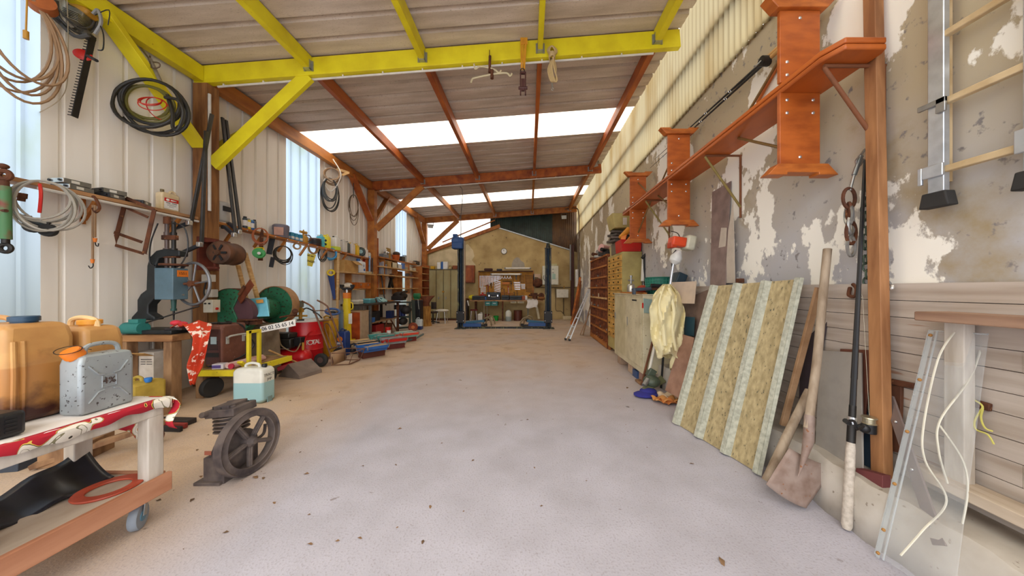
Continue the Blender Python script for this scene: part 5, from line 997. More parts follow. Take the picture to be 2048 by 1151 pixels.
r = jerry('water_jug', 'white water jug with blue print on the top shelf', (-5.0, 9.02, 1.965), (.24, .34, .34), pl('dfe4ea', .5), pl('2a5a9a'), 0, 'jug', -.1, .05, .2, .4, 'y', .03, None, .07); fin('blue_print', M().box((-4.879, 9.1, 2.06), (.003, .08, .07)).box((-4.879, 9.07, 2.18), (.003, .03, .08)), BLUE, r)
one('flat_tray', M().bx(-5.12, -4.88, 9.28, 9.62, 1.962, 2.03), pl('c8b48c', .6), 'shallow pale tray on the top shelf beside the white jug', 'tray', bev=.01)
one('rag_pile', M().sph((-5.0, 8.25, 1.56), (.14, .2, .07), 12, 7).sph((-4.97, 8.42, 1.58), (.12, .14, .09), 12, 7), pl('d8d4c8', .9), 'crumpled white rags on the lower shelf behind the jack', 'cloth')
r = T('tool_case', 'orange wooden tool case on the lower shelf behind the jack', 'case', (-4.95, 8.9, 1.505)); fin('case_body', M().bx(-5.1, -4.82, 8.62, 9.35, 1.505, 1.68), wood('varnished_orange', 'c8701c', '9a4a10', .4), r, bev=.006); fin('latch', M().box((-4.815, 8.8, 1.62), (.01, .03, .05)), STEEL, r); fin('latch', M().box((-4.815, 9.2, 1.62), (.01, .03, .05)), STEEL, r)
for k, (px, c, lab, hh) in enumerate(((727, 'b02a1c', 'red long handled tool leaning beside the second post', .6), (733, 'c8601c', 'orange long handled tool leaning beside the second post', .66), (739, '8ab0d8', 'pale blue bar leaning beside the second post', .62), (744, '3a3430', 'dark bar leaning nearest the second post', .55))):
    a = W(px, 541, 9.55); one('leaning_tool', M().beam((a.x, 9.55, 1.97), (a.x-.03, 9.62, 1.97+hh*.9), .07-.012*k, .03), pl(c, .5), lab, 'tool', bev=.004)
# second run of shelves beyond the post
r = T('shelf_unit', 'long open shelves on the left wall beyond the second post', 'shelf', (-5.0, 12.2, 1.2))
for z, d in ((2.58, .22), (2.27, .26), (1.99, .28), (1.53, .28)): fin('shelf_board', M().bx(-5.17, -5.17+d, 10.2, 13.6, z-.04, z), LTWOOD if z < 2.5 else SHELFW, r, bev=.003)
for y in (10.6, 11.6, 12.8): fin('bracket', M().bx(-5.17, -4.98, y, y+.03, 1.3, 2.54), SHELFW, r)
fin('backboard', M().bx(-5.17, -5.15, 11.9, 12.5, 1.3, 2.2), STAINL, r)
r = T('shelf_unit', 'red brown pigeonhole shelf standing beside the metal locker', 'shelf', (-4.95, 14.1, .9))
for z in (2.5, 2.2, 1.9, 1.55, 1.2): fin('shelf_board', M().bx(-5.15, -4.75, 13.65, 14.6, z-.03, z), LTWOOD, r, bev=.003)
fin('side_panel', M().bx(-5.16, -4.74, 14.6, 14.63, .9, 2.6), STAIN, r); fin('side_panel', M().bx(-5.16, -4.74, 13.62, 13.65, .9, 2.5), STAINL, r); fin('back_panel', M().bx(-5.17, -5.15, 13.65, 14.6, .9, 2.5), STAIN, r)
def far(px, z, x=-5.05): return V((x, -x*F/(CX-px), z))
def fbox(px, z, d, m, lab, name='storage_box', cat='box', x=-5.05):
    p = far(px, z, x); return one(name, M().box(p+V((0, 0, d[2]/2+.002)), d), m, lab, cat, bev=min(d)*.08)
fbox(768, 2.58, (.16, .4, .12), pl('7a8088', .4), 'grey metal box standing first on the far top shelf', 'metal_box'); r = T('chrome_gadget', 'silver and white appliance on the far top shelf', 'appliance', far(772, 2.7)); o = far(773, 2.702); fin('body', M().sph(o+V((0, 0, .07)), (.08, .16, .07), 12, 8), CHROME, r); fin('stand', M().box(o+V((0, -.1, .1)), (.1, .05, .2)), WHITE, r, bev=.01)
fbox(777, 2.58, (.03, .3, .38), pl('a87e28', .6), 'brown panel standing upright on the far top shelf', 'panel', 'board')
r = T('flower_pot', 'orange pot with a dark hat shaped cover on the far top shelf', 'pot', far(792, 2.58)); o = far(792, 2.582); fin('pot', M().lathe([(.1, 0), (.14, .17), (.15, .2)], o, (0, 0, 1), 20), pl('c8601c', .6), r); fin('cover', M().sph(o+V((0, .05, .25)), (.12, .2, .09), 14, 8), pl('4a3a30', .6), r)
fbox(804, 2.58, (.14, .3, .2), pl('3a3230', .5), 'dark machine part on the far top shelf'); fbox(809, 2.58, (.1, .2, .28), pl('a8b4bc', .4), 'pale grey can right of the dark machine part', 'metal_can', 'can')
fbox(762, 2.0, (.09, .09, .4), pl('9aa0b0', .4), 'first silver bottle on the third shelf beyond the post', 'bottle', 'bottle'); fbox(766, 2.0, (.08, .08, .44), pl('c8ccd0', .4), 'second silver bottle on the third shelf beyond the post', 'bottle', 'bottle'); fbox(770, 2.0, (.09, .09, .36), pl('8088a0', .4), 'third silver bottle on the third shelf beyond the post', 'bottle', 'bottle')
fbox(777, 2.272, (.14, .35, .22), CARD, 'small brown carton on the second shelf beyond the post', 'carton'); fbox(786, 2.272, (.14, .6, .2), pl('dcd4b8', .6), 'long cream box on the second shelf beyond the post'); fbox(796, 2.272, (.14, .4, .17), pl('e8eae8', .5), 'white box on the second shelf beyond the post'); fbox(806, 2.272, (.1, .16, .24), pl('5a78b8', .5), 'blue packet on the second shelf beyond the post', 'packet')
for k, px in enumerate((811, 815, 819, 823, 828)): fbox(px, 1.995 if k % 2 else 2.272, (.12, .2, .12+.02*(k % 3)), pl(['b8a888', '5a5048', 'd8d0bc', '7a4a34', 'c8c0a8'][k], .5), '%s box %s on the far shelves' % (['beige', 'dark grey', 'cream', 'red brown', 'pale'][k], ['beside the blue packet', 'under the beige box', 'left of the red brown box', 'below the cream box', 'nearest the pigeonhole shelf'][k]))
r = T('bench_vice_part', 'dark tangled machine part on the third shelf beyond the post', 'machine part', far(781, 1.53)); o = far(781, 1.535, -5.0); fin('stand', M().beam(o+V((0, -.1, 0)), o+V((0, .1, .4)), .08, .08).beam(o+V((0, .2, 0)), o+V((0, .0, .38)), .06, .06), DKMET, r); fin('head', M().sph(o+V((0, .1, .42)), (.1, .16, .1), 10, 7), RUST, r)
r = T('radio', 'dark radio cluttered with papers on the top of the far shelves', 'radio', far(830, 2.58)); o = far(833, 2.582); fin('case_body', M().box(o+V((0, 0, .08)), (.16, .5, .16), (0, 0, .1)), BLACK, r, bev=.01); fin('papers', M().box(o+V((.02, -.5, .07)), (.14, .4, .08), (0, .3, 0)).box(o+V((0, .2, .18)), (.16, .3, .03), (.1, 0, 0)), pl('c8a888', .7), r)
one('curved_bar', M().tube(sp([W(752, 545, 10.5), W(760, 540, 10.5), W(768, 590, 10.4), W(772, 610, 10.3)], 5), .02), BLACK, 'black curved bar leaning on the shelves beside the second post', 'bar'); one('upright_pipe', M().cyl((W(754, 0, 10.3).x, 10.3, 0), (W(754, 0, 10.3).x, 10.3, 3.2), .05), STAIN, 'red brown upright pipe just beyond the second post', 'pipe')

# wheeled frame, stools, anvil
r = T('engine_stand', 'dark wheeled engine stand with orange wheel hub', 'engine stand', W(815, 660, 11)); X_ = lambda px, z, Y=10.9: V(((px-CX)*Y/F, Y, z))
fin('frame', M().beam(X_(788, .5), X_(822, .5), .06, .06).beam(X_(820, .05), X_(820, 1.05), .07, .07).beam(X_(788, 1.02), X_(826, 1.02), .1, .05).beam(X_(796, .1), X_(822, .14), .06, .06).beam(X_(828, .3), X_(826, 1.1), .12, .02), pl('3a4238', .5), r, bev=.005)
w_ = fin('wheel', M().lathe([(.05, -.04), (.13, -.05), (.16, -.02), (.16, .02), (.13, .05), (.05, .04)], X_(826, .16, 10.7), (.2, -.98, 0), 24), pl('8a3a1c', .6), r); fin('hub', M().cyl(X_(826, .16, 10.64), X_(826, .16, 10.66), .06), pl('c8702c', .5), w_); fin('clutter', M().sph(X_(806, .35), (.16, .2, .14), 10, 7).sph(X_(812, .75), (.2, .2, .16), 10, 7).box(X_(800, .85), (.3, .3, .16)), pl('2a2624', .6), r)
one('blue_jar', M().cyl(X_(800, .53, 10.9), X_(800, .8, 10.9), .08), pl('1c2c6a', .4), 'left dark blue jar in the engine stand', 'jar'); one('blue_jar', M().cyl(X_(806, .53, 10.95), X_(806, .78, 10.95), .08), pl('1c2c6a', .4), 'right dark blue jar in the engine stand', 'jar')
r = T('bench_tool', 'green bench machine with dangling black cable on the dark cabinet', 'machine', W(835, 598, 11.8)); fin('body', M().cyl(W(828, 591, 11.8), W(840, 591, 11.8), .1).box(W(834, 597, 11.8), (.16, .2, .06)), GREENP, r, bev=.006); fin('cable', M().tube([W(836, 598, 11.7), W(837, 610, 11.6), W(838, 618, 11.6)], .012), pl('b0b4b0'), r)
r = T('dark_stand', 'dark steel stand under the green bench machine', 'stand', W(835, 655, 11.8)); a = W(835, 600, 11.8); fin('column', M().bx(a.x-.18, a.x+.12, 11.75, 12.1, 0, a.z), pl('1e2026', .5), r, bev=.02)
r = jerry('white_jug', 'white jug with blue base on the floor before the dark stand', (W(838, 0, 11.3).x, 11.3, 0), (.26, .2, .38), zmat('white_blue_jug', 'd4dcdc', '2a3f78', .13), BLACK, 0, 'jug', .2, .03, -.1, .4, 'x', .03)
r = T('anvil', 'brown anvil standing on a tree stump', 'anvil', W(852, 650, 12.3)); p = lambda px, py: W(px, py, 12.3); fin('anvil_body', M().plate([p(846, 603), p(858, 603), p(856, 607), p(857, 612), p(846, 612), p(848, 607)], (0, .18, 0)).plate([p(838, 592), p(868, 591), p(862, 597), p(858, 603), p(846, 603), p(842, 598)], (0, .18, 0)), mat('brown_anvil_steel', '8a4c2a', '5e3018', .5, .2), r, bev=.01)
r = T('tree_stump', 'upright tree stump carrying the anvil', 'stump', W(851, 650, 12.3)); b0 = W(851, 0, 12.4); fin('trunk', M().lathe([(.25, 0), (.22, .1), (.2, .5), (.21, W(0, 612, 12.3).z)], (b0.x, 12.4, 0), (0, 0, 1), 20), wood('stump_wood', 'b8863c', '8a5a24', .8, (3, 3, .6)), r)
r = T('swivel_stool', 'dark swivel chair with star foot in front of the locker', 'stool', W(866, 640, 13.2)); b0 = W(866, 0, 13.2); fin('seat', M().lathe([(.18, 0), (.21, .03), (.2, .07)], (b0.x, 13.2, .45), (0, 0, 1), 20), pl('3a2a22', .7), r); fin('column', M().cyl((b0.x, 13.2, .08), (b0.x, 13.2, .45), .03), DKMET, r)
for k in range(5): a = k*2*PI/5; fin('foot', M().beam((b0.x, 13.2, .1), (b0.x+.28*math.cos(a), 13.2+.28*math.sin(a), .04), .04, .04), DKMET, r)
fin('backrest', M().grid(lambda u, v: (b0.x-.14+.22*u, 13.42-.05*math.sin(u*PI), .62+.3*v), 8, 4), pl('3a2c26', .7), r, solid=.03); fin('back_bar', M().cyl((b0.x, 13.38, .47), (b0.x-.03, 13.42, .7), .015), CHROME, r)
r = T('folding_chair', 'chair with white cushion and chrome legs before the locker', 'chair', W(882, 640, 13.4)); b0 = W(884, 0, 13.4); fin('cushion', M().sph((b0.x, 13.4, .55), (.3, .25, .06), 16, 8), pl('d8d4c4', .8), r)
for dx, dy in ((-.2, -.2), (.2, -.2), (-.2, .2), (.2, .2)): fin('leg', M().cyl((b0.x+dx*.7, 13.4+dy*.7, .52), (b0.x+dx, 13.4+dy, 0), .014), CHROME, r)
# ================================================================ right side
WX = XR
def R(px, py, x): return W(px, py, x*F/(px-CX))           # the point at distance x to the right
VARN = wood('varnished_pine', 'b65e22', '9a4a18', .42, (1, .25, 3), 5, .05); VEDGE = wood('varnished_pine_edge', 'c06c2a', '9c501c', .42, (1, .25, 3), 6, .05)
def bench(lab, z0, up, grp):
    """long bench of the folding kind: a plank on three trestle panels with chamfered feet; up = legs pointing up"""
    r = T('long_bench', lab, 'bench', (2.12, 4.1, z0), 0, grp); s = 1 if up else -1
    x0, x1, y0, y1 = 1.95, 2.28, 1.93, 6.35
    zt = z0+.035*s
    fin('seat_plank', M().prism([(x0+.05, y0), (x1-.02, y0), (x1, y0+.04), (x1, y1), (x0, y1), (x0, y0+.12)], (0, 0, z0+.002*s), (1, 0, 0), (0, 1, 0), (0, 0, .036*s)), VARN, r, bev=.008)
    for k, y in enumerate((2.36, 4.26, 5.85)):
        lg = fin('leg', M().bx(1.94, 2.25, y, y+.03, zt+.003*s, zt+.56*s), VARN, r, bev=.004)
        f = [(-.27, 0), (.27, 0), (.27, .02), (.19, .085), (-.19, .085), (-.27, .02)]
        f = [(-.27, .0), (-.12, .0), (-.12, .018), (.12, .018), (.12, 0), (.27, .0), (.19, .085), (-.19, .085)]
        fin('foot', M().prism([(a, b*-s) for a, b in f], (2.095, y-.03, zt+.645*s), (1, 0, 0), (0, 0, 1), (0, .09, 0)), VEDGE, lg, bev=.005)
        m = M()
        for dx, dz in ((-.1, .06), (.1, .06), (-.1, .16), (.1, .16), (0, .5)): fin('bolt', M().sph((2.095+dx, y-.001, zt+dz*s), (.013, .006, .013), 8, 6), CHROME, lg)
        fin('iron_stay', M().cyl((2.1, y+.02, zt+.45*s), (2.1, y+.7 if k < 2 else y-.6, zt+.01*s), .012), pl('7a5c30', .5, 'brown_iron_rod'), r)
bench('upper varnished pine bench turned upside down on the wall brackets', 3.052, True, 'pine benches on the wall'); bench('lower varnished pine bench hanging legs down under the upside down one', 3.05, False, 'pine benches on the wall')
RB = pl('7a4a2c', .8, 'rusty_rebar')
for y, lab in ((2.06, 'rusty iron wall bracket under the near end of the pine benches'), (3.45, 'yellowish iron wall bracket under the middle of the pine benches'), (5.2, 'iron wall bracket under the far end of the pine benches')):
    r = T('wall_bracket', lab, 'bracket', (2.2, y, 2.45), 0); z = 2.998; x0 = 2.0
    fin('arm', M().cyl((1.99, y, z), (2.4, y, z), .012), RB, r); fin('strut', M().cyl((1.99, y, z-.01), (2.39, y, 2.42), .013), RB if y < 3 else pl('8a7840', .7), r); fin('upright', M().cyl((2.39, y, 2.3), (2.39, y, z), .012), RB, r)
# fishing rods lying along the wall behind the benches
def rodx(p0, p1, lab, reel=None):
    r = T('fishing_rod', lab, 'fishing rod', p0); d = (p1-p0)
    fin('rod_tube', M().tube([p0, p0+d*.3, p0+d*.65, p1], [.016, .012, .007, .003], 8), BLACK, r); fin('cork_grip', M().cyl(p0-d*.12, p0+d*.06, .02), pl('c89a5c', .7), r)
    for t in (.25, .42, .6, .8): fin('guide_ring', M().tor(p0+d*t-V((.02, 0, .015)), .014, .003, d, 10, 5), CHROME, r)
    if reel is not None: fin('reel', M().cyl(reel+V((-.03, 0, 0)), reel+V((.04, 0, 0)), .045).sph(reel+V((.05, .02, 0)), .035).cyl(reel, p0+d*.04, .012), DKMET, r); fin('reel_handle', M().tube([reel+V((-.03, 0, 0)), reel+V((-.08, 0, -.05)), reel+V((-.1, 0, -.05))], .008), STEEL, r)
def rp(px, py, x=2.3): return R(px, py, x)
rodx(rp(1565, 88, 2.33), rp(1310, 318, 2.33), 'upper fishing rod lying high along the right wall above the benches'); rodx(rp(1560, 98, 2.3), rp(1300, 336, 2.3), 'lower fishing rod with a reel lying high along the right wall', rp(1528, 122, 2.26))
for k, (px, py) in enumerate(((1632, 8), (1608, 12))): one('rod_butt', M().cyl(R(px, py, 2.3), R(px-40, py+30, 2.31), .022), LTWOOD, ['wooden rod end sticking out above the bench foot, right one', 'wooden rod end sticking out above the bench foot, left one'][k], 'rod', 'rod ends')
one('leaning_pole', M().cyl(R(1558, 128, 2.37), R(1515, 205, 2.37), .016), STAIN, 'brown pole behind the pine benches', 'pole')
# timber leaning in the near corner of the planks
r = T('timber_post', 'tall brown timber leaning on the right wall in front of the planks', 'timber', (2.2, 1.93, 0)); TB = wood('brown_leaning_timber', 'aa784c', '845632', .7, (3, 3, .4), 5)
fin('timber', M().beam((2.2, 1.9, .0), (2.345, 2.085, 3.62), .075, .06, (1, 0, 0)), TB, r, bev=.004); fin('hinge_plate', M().box((2.34, 2.055, 3.32), (.03, .004, .2)), STEEL, r)
one('thin_timber', M().beam((2.27, 1.99, .33), (2.33, 2.0, 1.52), .04, .03), pl('a89888', .8), 'thin grey batten upright behind the tall brown timber', 'batten', bev=.003)
# chain, shackles and long chain
r = T('shackle_chain', 'short heavy chain of rusty links and shiny carabiners hung by the brown timber', 'chain', W(1700, 535, 2.2)); S_ = lambda px, py: W(px, py, 2.17)
def link(m, c, d, Rl, rl, n): return m.tor(c, Rl, rl, n, 18, 6, 1.7) if True else m
def ovl(c, a, b, r_, rot, m=None):
    m = m or M(); pts = []
    for i in range(18):
        t = 2*PI*i/18; u, v = a*math.cos(t), b*math.sin(t); pts.append(c+V((u*math.cos(rot), u*math.sin(rot), v)))
    return m.tube(pts, r_, 6, True)
fin('eye_hook', M().tube(sp([S_(1730, 298), S_(1722, 310), S_(1712, 322), S_(1718, 332), S_(1726, 318)], 4), .008), STEEL, r); fin('tension_bar', M().cyl(S_(1722, 312), S_(1708, 350), .014), me('9aa4a8', .3), r); fin('stem', M().cyl(S_(1708, 350), S_(1700, 380), .009), STEEL, r)
for py, a, b, m_, rot in ((396, .048, .07, RUST, .1), (422, .02, .06, RUST, 1.2), (465, .045, .08, RUST, .2), (450, .035, .065, STEEL, .4), (492, .035, .07, STEEL, .2), (430, .035, .065, STEEL, 1.3)): fin('chain_link', ovl(S_(1698+4*(py > 440), py), a, b, .011, rot), m_, r)
r = T('long_chain', 'long grey steel chain hanging beside the brown timber', 'chain', W(1735, 650, 2.15)); py = 345; k = 0
while py < 645:
    fin('chain_link', ovl(W(1732+3*math.sin(k), py, 2.16), .02, .033, .006, (k % 2)*1.5+.3), me('5a6a5c', .5), r); py += 14.5; k += 1
one('wall_hook', M().tube(sp([R(1700, 575, 2.34), R(1698, 590, 2.3), R(1710, 592, 2.3), R(1713, 576, 2.33), R(1706, 568, 2.35)], 4), .012), RUST, 'rusty hook on the planks beside the fishing rod', 'hook'); one('shackle', M().tube(sp([R(1765, 566, 2.33), R(1775, 578, 2.3), R(1786, 574, 2.3), R(1776, 562, 2.33)], 4), .009), CHROME, 'shiny shackle on the top plank beside the brown timber', 'shackle')
# fishing rod standing at the planks
r = T('fishing_rod', 'black fishing rod with cork grip and open reel standing against the planks', 'fishing rod', (1.99, 1.9, 0)); a = V((1.975, 1.9, .01)); b_ = W(1730, 320, 2.13)
q = lambda t: a.lerp(b_, t)
fin('cork_grip', M().tube([q(0), q(.01), q(.2), q(.215)], [.02, .027, .024, .02], 12), mat('pale_cork', 'c8beb0', 'a89c8e', .8, 0, 40), r); fin('reel_seat', M().cyl(q(.215), q(.27), .022).cyl(q(.27), q(.31), .018), DKMET, r); fin('seat_ring', M().cyl(q(.262), q(.28), .0235), CHROME, r); fin('rod_tube', M().tube([q(.3), q(.6), q(1)], [.016, .012, .008], 8), BLACK, r); fin('rod_tube', M().tube([q(.38), q(.6), q(1)], [.0165, .0125, .0085], 8), BLACK, r)
rc = q(.255)+V((.09, -.02, .02)); fin('reel', M().cyl(rc+V((0, 0, -.05)), rc+V((0, 0, .01)), .034).beam(q(.25), rc, .02, .03).sph(rc+V((-.03, 0, -.02)), .03), BLACK, r, bev=.004); fin('spool', M().lathe([(.036, 0), (.03, .005), (.03, .03), (.038, .035), (.036, .042)], rc+V((0, 0, .01)), (0, 0, 1), 20), me('c8c0a4', .3), r); fin('crank', M().tube(sp([rc+V((-.06, -.02, 0)), rc+V((-.13, -.05, 0)), rc+V((-.16, -.06, .05)), rc+V((-.2, -.07, .055))], 4), .008).cyl(rc+V((-.2, -.07, .04)), rc+V((-.23, -.075, .06)), .014), BLACK, r)
fin('fishing_line', M().tube([rc+V((0, 0, .06)), q(.6)+V((.03, 0, 0)), q(.61)+V((.022, 0, 0))], .0012, 4).tube([q(.6), q(.6)+V((.03, 0, 0))], .003, 4), pl('b0a890'), r)
# shovel, pole and lath
WORN = wood('worn_grey_handle', 'a89680', '7e6a54', .75, (3, 3, .3), 5)
r = T('shovel', 'square mouthed shovel with a rusty blade standing against the planks', 'shovel', W(1600, 1018, 2.08)); fin('handle', M().tube(sp([W(1655, 498, 2.34), W(1645, 600, 2.29), W(1634, 720, 2.22), W(1623, 800, 2.17), W(1616, 856, 2.13)], 4), .027, 12), WORN, r)
BL = mat('rusty_grey_blade', '98857a', '6e5040', .7, .2, 7, .4, .7, 8, .1, spots='8a5a3a', spotsc=30, spotlo=.66)
def blade(u, v):
    A_, B_, C_, D_ = W(1578, 897, 2.16), W(1672, 932, 2.16), W(1532, 970, 2.10), W(1612, 1018, 2.06); p = A_.lerp(B_, u).lerp(C_.lerp(D_, u), v); p.z += .02*(2*u-1)**2-.012; p.y -= .03*(1-(2*u-1)**2)*(1-v); return p
fin('blade', M().grid(blade, 12, 10), BL, r, solid=.004); fin('socket', M().tube([W(1619, 830, 2.15), W(1617, 880, 2.11), W(1608, 915, 2.10), W(1596, 952, 2.085)], [.03, .032, .018, .004], 10), BL, r)
one('pick_handle', M().tube([W(1534, 962, 2.26), W(1575, 870, 2.3), W(1618, 780, 2.36)], [.034, .03, .026], 12), WORN, 'thick wooden tool handle leaning across the shovel foot', 'handle'); one('wooden_lath', M().beam(W(1566, 850, 2.52), W(1638, 575, 2.42), .05, .025), wood('brown_lath', 'b08c68', '84603e', .7), 'flat brown lath leaning behind the shovel', 'lath', bev=.003)
# big fibre cement sheet
FC = mat('lichen_fibre_cement', 'b8a67c', '988862', .9, 0, 30, .35, .65, 8, .3, (1, 1, .4), '5e5a48', 60, .64)
FCR = mat('pale_fibre_cement_rib', 'babaa8', '9c9c8c', .9, 0, 30, .35, .65, 6, .3)
TL, TRr, BLl, BR = W(1426, 572, 3.46), W(1612, 557, 2.52), W(1350, 846, 3.42), W(1527, 955, 2.44); BLl.z = .006; BR.z = .006
nr = (TRr-BLl).cross(TL-BR).normalized()
if nr.x > 0: nr = -nr
def rib(t):  # ribs of the sheet: offset towards the room
    for c in (.03, .345, .655, .965):
        d = abs(t-c)
        if d < .02: return .045
        if d < .05: return .045*(1-(d-.02)/.03)
    return 0
ts = sorted(set([0, 1]+[min(1, max(0, c+e)) for c in (.03, .345, .655, .965) for e in (-.05, -.02, .02, .05)]))
def fpt(t, v): p = BLl.lerp(BR, t).lerp(TL.lerp(TRr, t), v); return p+nr*rib(t)
m = M(); m2 = M(); nt = len(ts)
for i in range(nt-1):
    (m2 if rib((ts[i]+ts[i+1])/2) > .02 else m).grid(lambda u, v, i=i: fpt(ts[i]+(ts[i+1]-ts[i])*u, v), 1, 10)
r = T('roofing_sheet', 'big mossy fibre cement roofing sheet leaning against the right wall', 'roofing sheet', (BLl+BR)/2)
fin('flat_pan', m, FC, r, solid=.008, flat=True)
fin('rib', m2, FCR, r, solid=.008, flat=True)
# boards leaning behind: steel plates and hardboard
def slab(q, d, m, lab, name='board', cat='board'): return one(name, M().plate(q, d), m, lab, cat, bev=.002)
slab([R(1640, 700, 2.30), R(1722, 705, 2.30), R(1725, 960, 2.12), R(1628, 930, 2.12)], (.012, 0, 0), pl('9a948c', .4, 'dull_steel_sheet'), 'dull grey steel sheet leaning behind the shovel handle', 'steel_sheet', 'sheet')
slab([R(1680, 697, 2.325), R(1745, 700, 2.325), R(1712, 975, 2.15), R(1668, 960, 2.15)], (.012, 0, 0), mat('brown_hardboard', '6e4030', '562e22', .7), 'reddish brown hardboard leaning behind the fishing rod')
slab([R(1745, 850, 2.28), R(1750, 1000, 2.2), R(1700, 960, 2.2), R(1705, 760, 2.28)], (.01, 0, 0), pl('2c3a48', .5), 'dark blue board leaning behind the reddish hardboard')
slab([R(1712, 935, 2.1), R(1765, 950, 2.1), R(1765, 1010, 2.06), R(1705, 985, 2.06)], (.05, 0, 0), pl('6a3434', .7), 'low maroon board on the kerb behind the fishing rod')
slab([R(1602, 665, 2.36), R(1660, 610, 2.36), R(1640, 720, 2.3), R(1596, 850, 2.25)], (.01, 0, 0), pl('3c3038', .6), 'dark board behind the flat brown lath')
slab([R(1776, 770, 2.33), R(1802, 770, 2.33), R(1798, 905, 2.28), R(1776, 900, 2.28)], (.02, 0, 0), mat('dark_brown_board', '6a4028', '4a2a1a', .7), 'dark brown board to the right of the tall timber')
r = T('angle_bar', 'grey perforated bar leaning beside the tall brown timber', 'bar', R(1885, 1090, 2.05)); fin('bar', M().beam(R(1778, 795, 2.3), R(1880, 1090, 2.03), .06, .012, (1, 0, 0)), pl('7a6a64', .6), r); 
for t in (.2, .55, .9): p = R(1778, 795, 2.3).lerp(R(1880, 1090, 2.03), t); fin('bolt_head', M().sph(p-V((.01, .0, 0)), .009, 8, 6), CHROME, r)
one('iron_fitting', M().beam(R(1782, 762, 2.33), R(1830, 772, 2.33), .02, .035), RUST, 'small rusty iron fitting on the planks right of the timber', 'fitting', bev=.004)
r = T('iron_fitting', 'rusty fitting with yellow twine on the planks behind the clear sheet', 'fitting', R(1965, 815, 2.33)); fin('plate', M().beam(R(1948, 805, 2.335), R(1982, 815, 2.335), .02, .04), RUST, r, bev=.004); fin('twine', M().tube(sp([R(1950, 800, 2.31), R(1965, 812, 2.3), R(1962, 835, 2.3), R(1970, 855, 2.3), R(1986, 862, 2.31)], 5), .004).tube(sp([R(1965, 815, 2.3), R(1950, 840, 2.3), R(1952, 858, 2.3), R(1975, 868, 2.3), R(1988, 888, 2.3)], 5), .004), pl('c8c060', .7), r)
# wooden frame on the planks
r = T('wooden_rack', 'whitewashed wooden rack of two rails and a post fixed on the planks', 'rack', (2.26, 1.5, .4)); RAIL = wood('worn_rail', 'a4846c', '80604c', .75, (3, .4, 3), 4)
fin('upper_rail', M().bx(2.14, 2.33, 1.05, 1.70, 1.325, 1.375), RAIL, r, bev=.006); fin('post', M().bx(2.25, 2.31, 1.58, 1.66, .46, 1.33), WHITEW, r, bev=.005); fin('lower_rail', M().bx(2.2, 2.33, 1.0, 1.78, .43, .49), wood('pale_rail', 'c8b8a4', 'a8947c', .8, (3, .4, 3), 4), r, bev=.006); fin('rear_post', M().bx(2.25, 2.31, 1.1, 1.18, .46, 1.33), WHITEW, r, bev=.005)
# clear plastic screen
PLX = mat('clear_acrylic', 'e8eef0', 'c8d0d4', .12, 0, 3, .4, .9, 5, 0, alpha=.14)
r = T('acrylic_screen', 'clear acrylic screen with pale rubber strips leaning in front of the planks', 'screen', (2.0, 1.6, 0)); P0, P1, P2, P3 = W(1858, 660, 1.76), W(1976, 668, 1.53), W(1905, 1160, 1.36), W(1750, 1108, 1.72)
P3.z = .01; P2.z = .1
fin('clear_panel', M().plate([P0, P1, P2, P3], (.005, 0, 0)), PLX, r)
e = (P1-P0)*.16; fin('folded_edge', M().plate([P0, P0+e*.5, P3+e*.55, P3], (-.012, -.012, 0)).tube([P0, P3], .004).tube([P0+e, P3+e*1.1], .0045).tube([P0, P1], .004), mat('clear_acrylic_edge', 'd8e0e2', 'b8c0c2', .15, 0, 3, .4, .9, 5, 0, alpha=.35), r)
STRIP = pl('cfcab8', .5, 'pale_rubber_strip'); cpt = lambda px, py: W(px, py, 1.5+.1*(1-(py-660)/490))+V((-.012, 0, 0))
fin('rubber_strip', M().tube(sp([cpt(1913, 664), cpt(1880, 720), cpt(1852, 850), cpt(1855, 920), cpt(1898, 1000), cpt(1850, 1060), cpt(1806, 1110)], 8), .0045), STRIP, r); fin('rubber_strip', M().tube(sp([cpt(1974, 672), cpt(1945, 755), cpt(1885, 840), cpt(1882, 900), cpt(1900, 966)], 8), .0045), STRIP, r); fin('rubber_strip', M().tube(sp([cpt(1884, 850), cpt(1930, 920), cpt(1940, 985), cpt(1922, 1080), cpt(1902, 1150)], 8), .0045), STRIP, r)
for t in (.02, .22, .45, .68, .88, .98): p = P0.lerp(P3, t)+V((-.016, -.014, 0))+e*.25; fin('rusty_screw', M().sph(p, (.009, .009, .009), 8, 6), pl('a8783c', .7), r)
# ladder on the wall
ALU = me('d4dae0', .35, 'ladder_aluminium'); RUNG = wood('pale_rung', 'cbb48c', 'a88c60', .65)
r = T('wall_ladder', 'aluminium ladder with wooden rungs hung high on the near right wall', 'ladder', (2.33, 1.6, 2.0))
for y in (1.73, 1.39): 
    st = fin('stile', M().bx(2.30, 2.335, y-.035, y+.035, 2.03, 4.4), ALU, r, bev=.004); fin('rubber_foot', M().prism([(-.05, 0), (.05, 0), (.065, -.085), (-.065, -.085)], (2.285, y, 2.045), (0, 1, 0), (0, 0, 1), (.06, 0, 0)), RUBBER, st, bev=.006)
    fin('wood_filler', M().bx(2.335, 2.37, y-.02, y+.045, 2.1, 4.4), RUNG, st)
for z in (2.165, 2.54, 2.915, 3.29, 3.66, 4.03): fin('rung', M().bx(2.305, 2.34, 1.42, 1.72, z-.018, z+.018), RUNG, r, bev=.005)
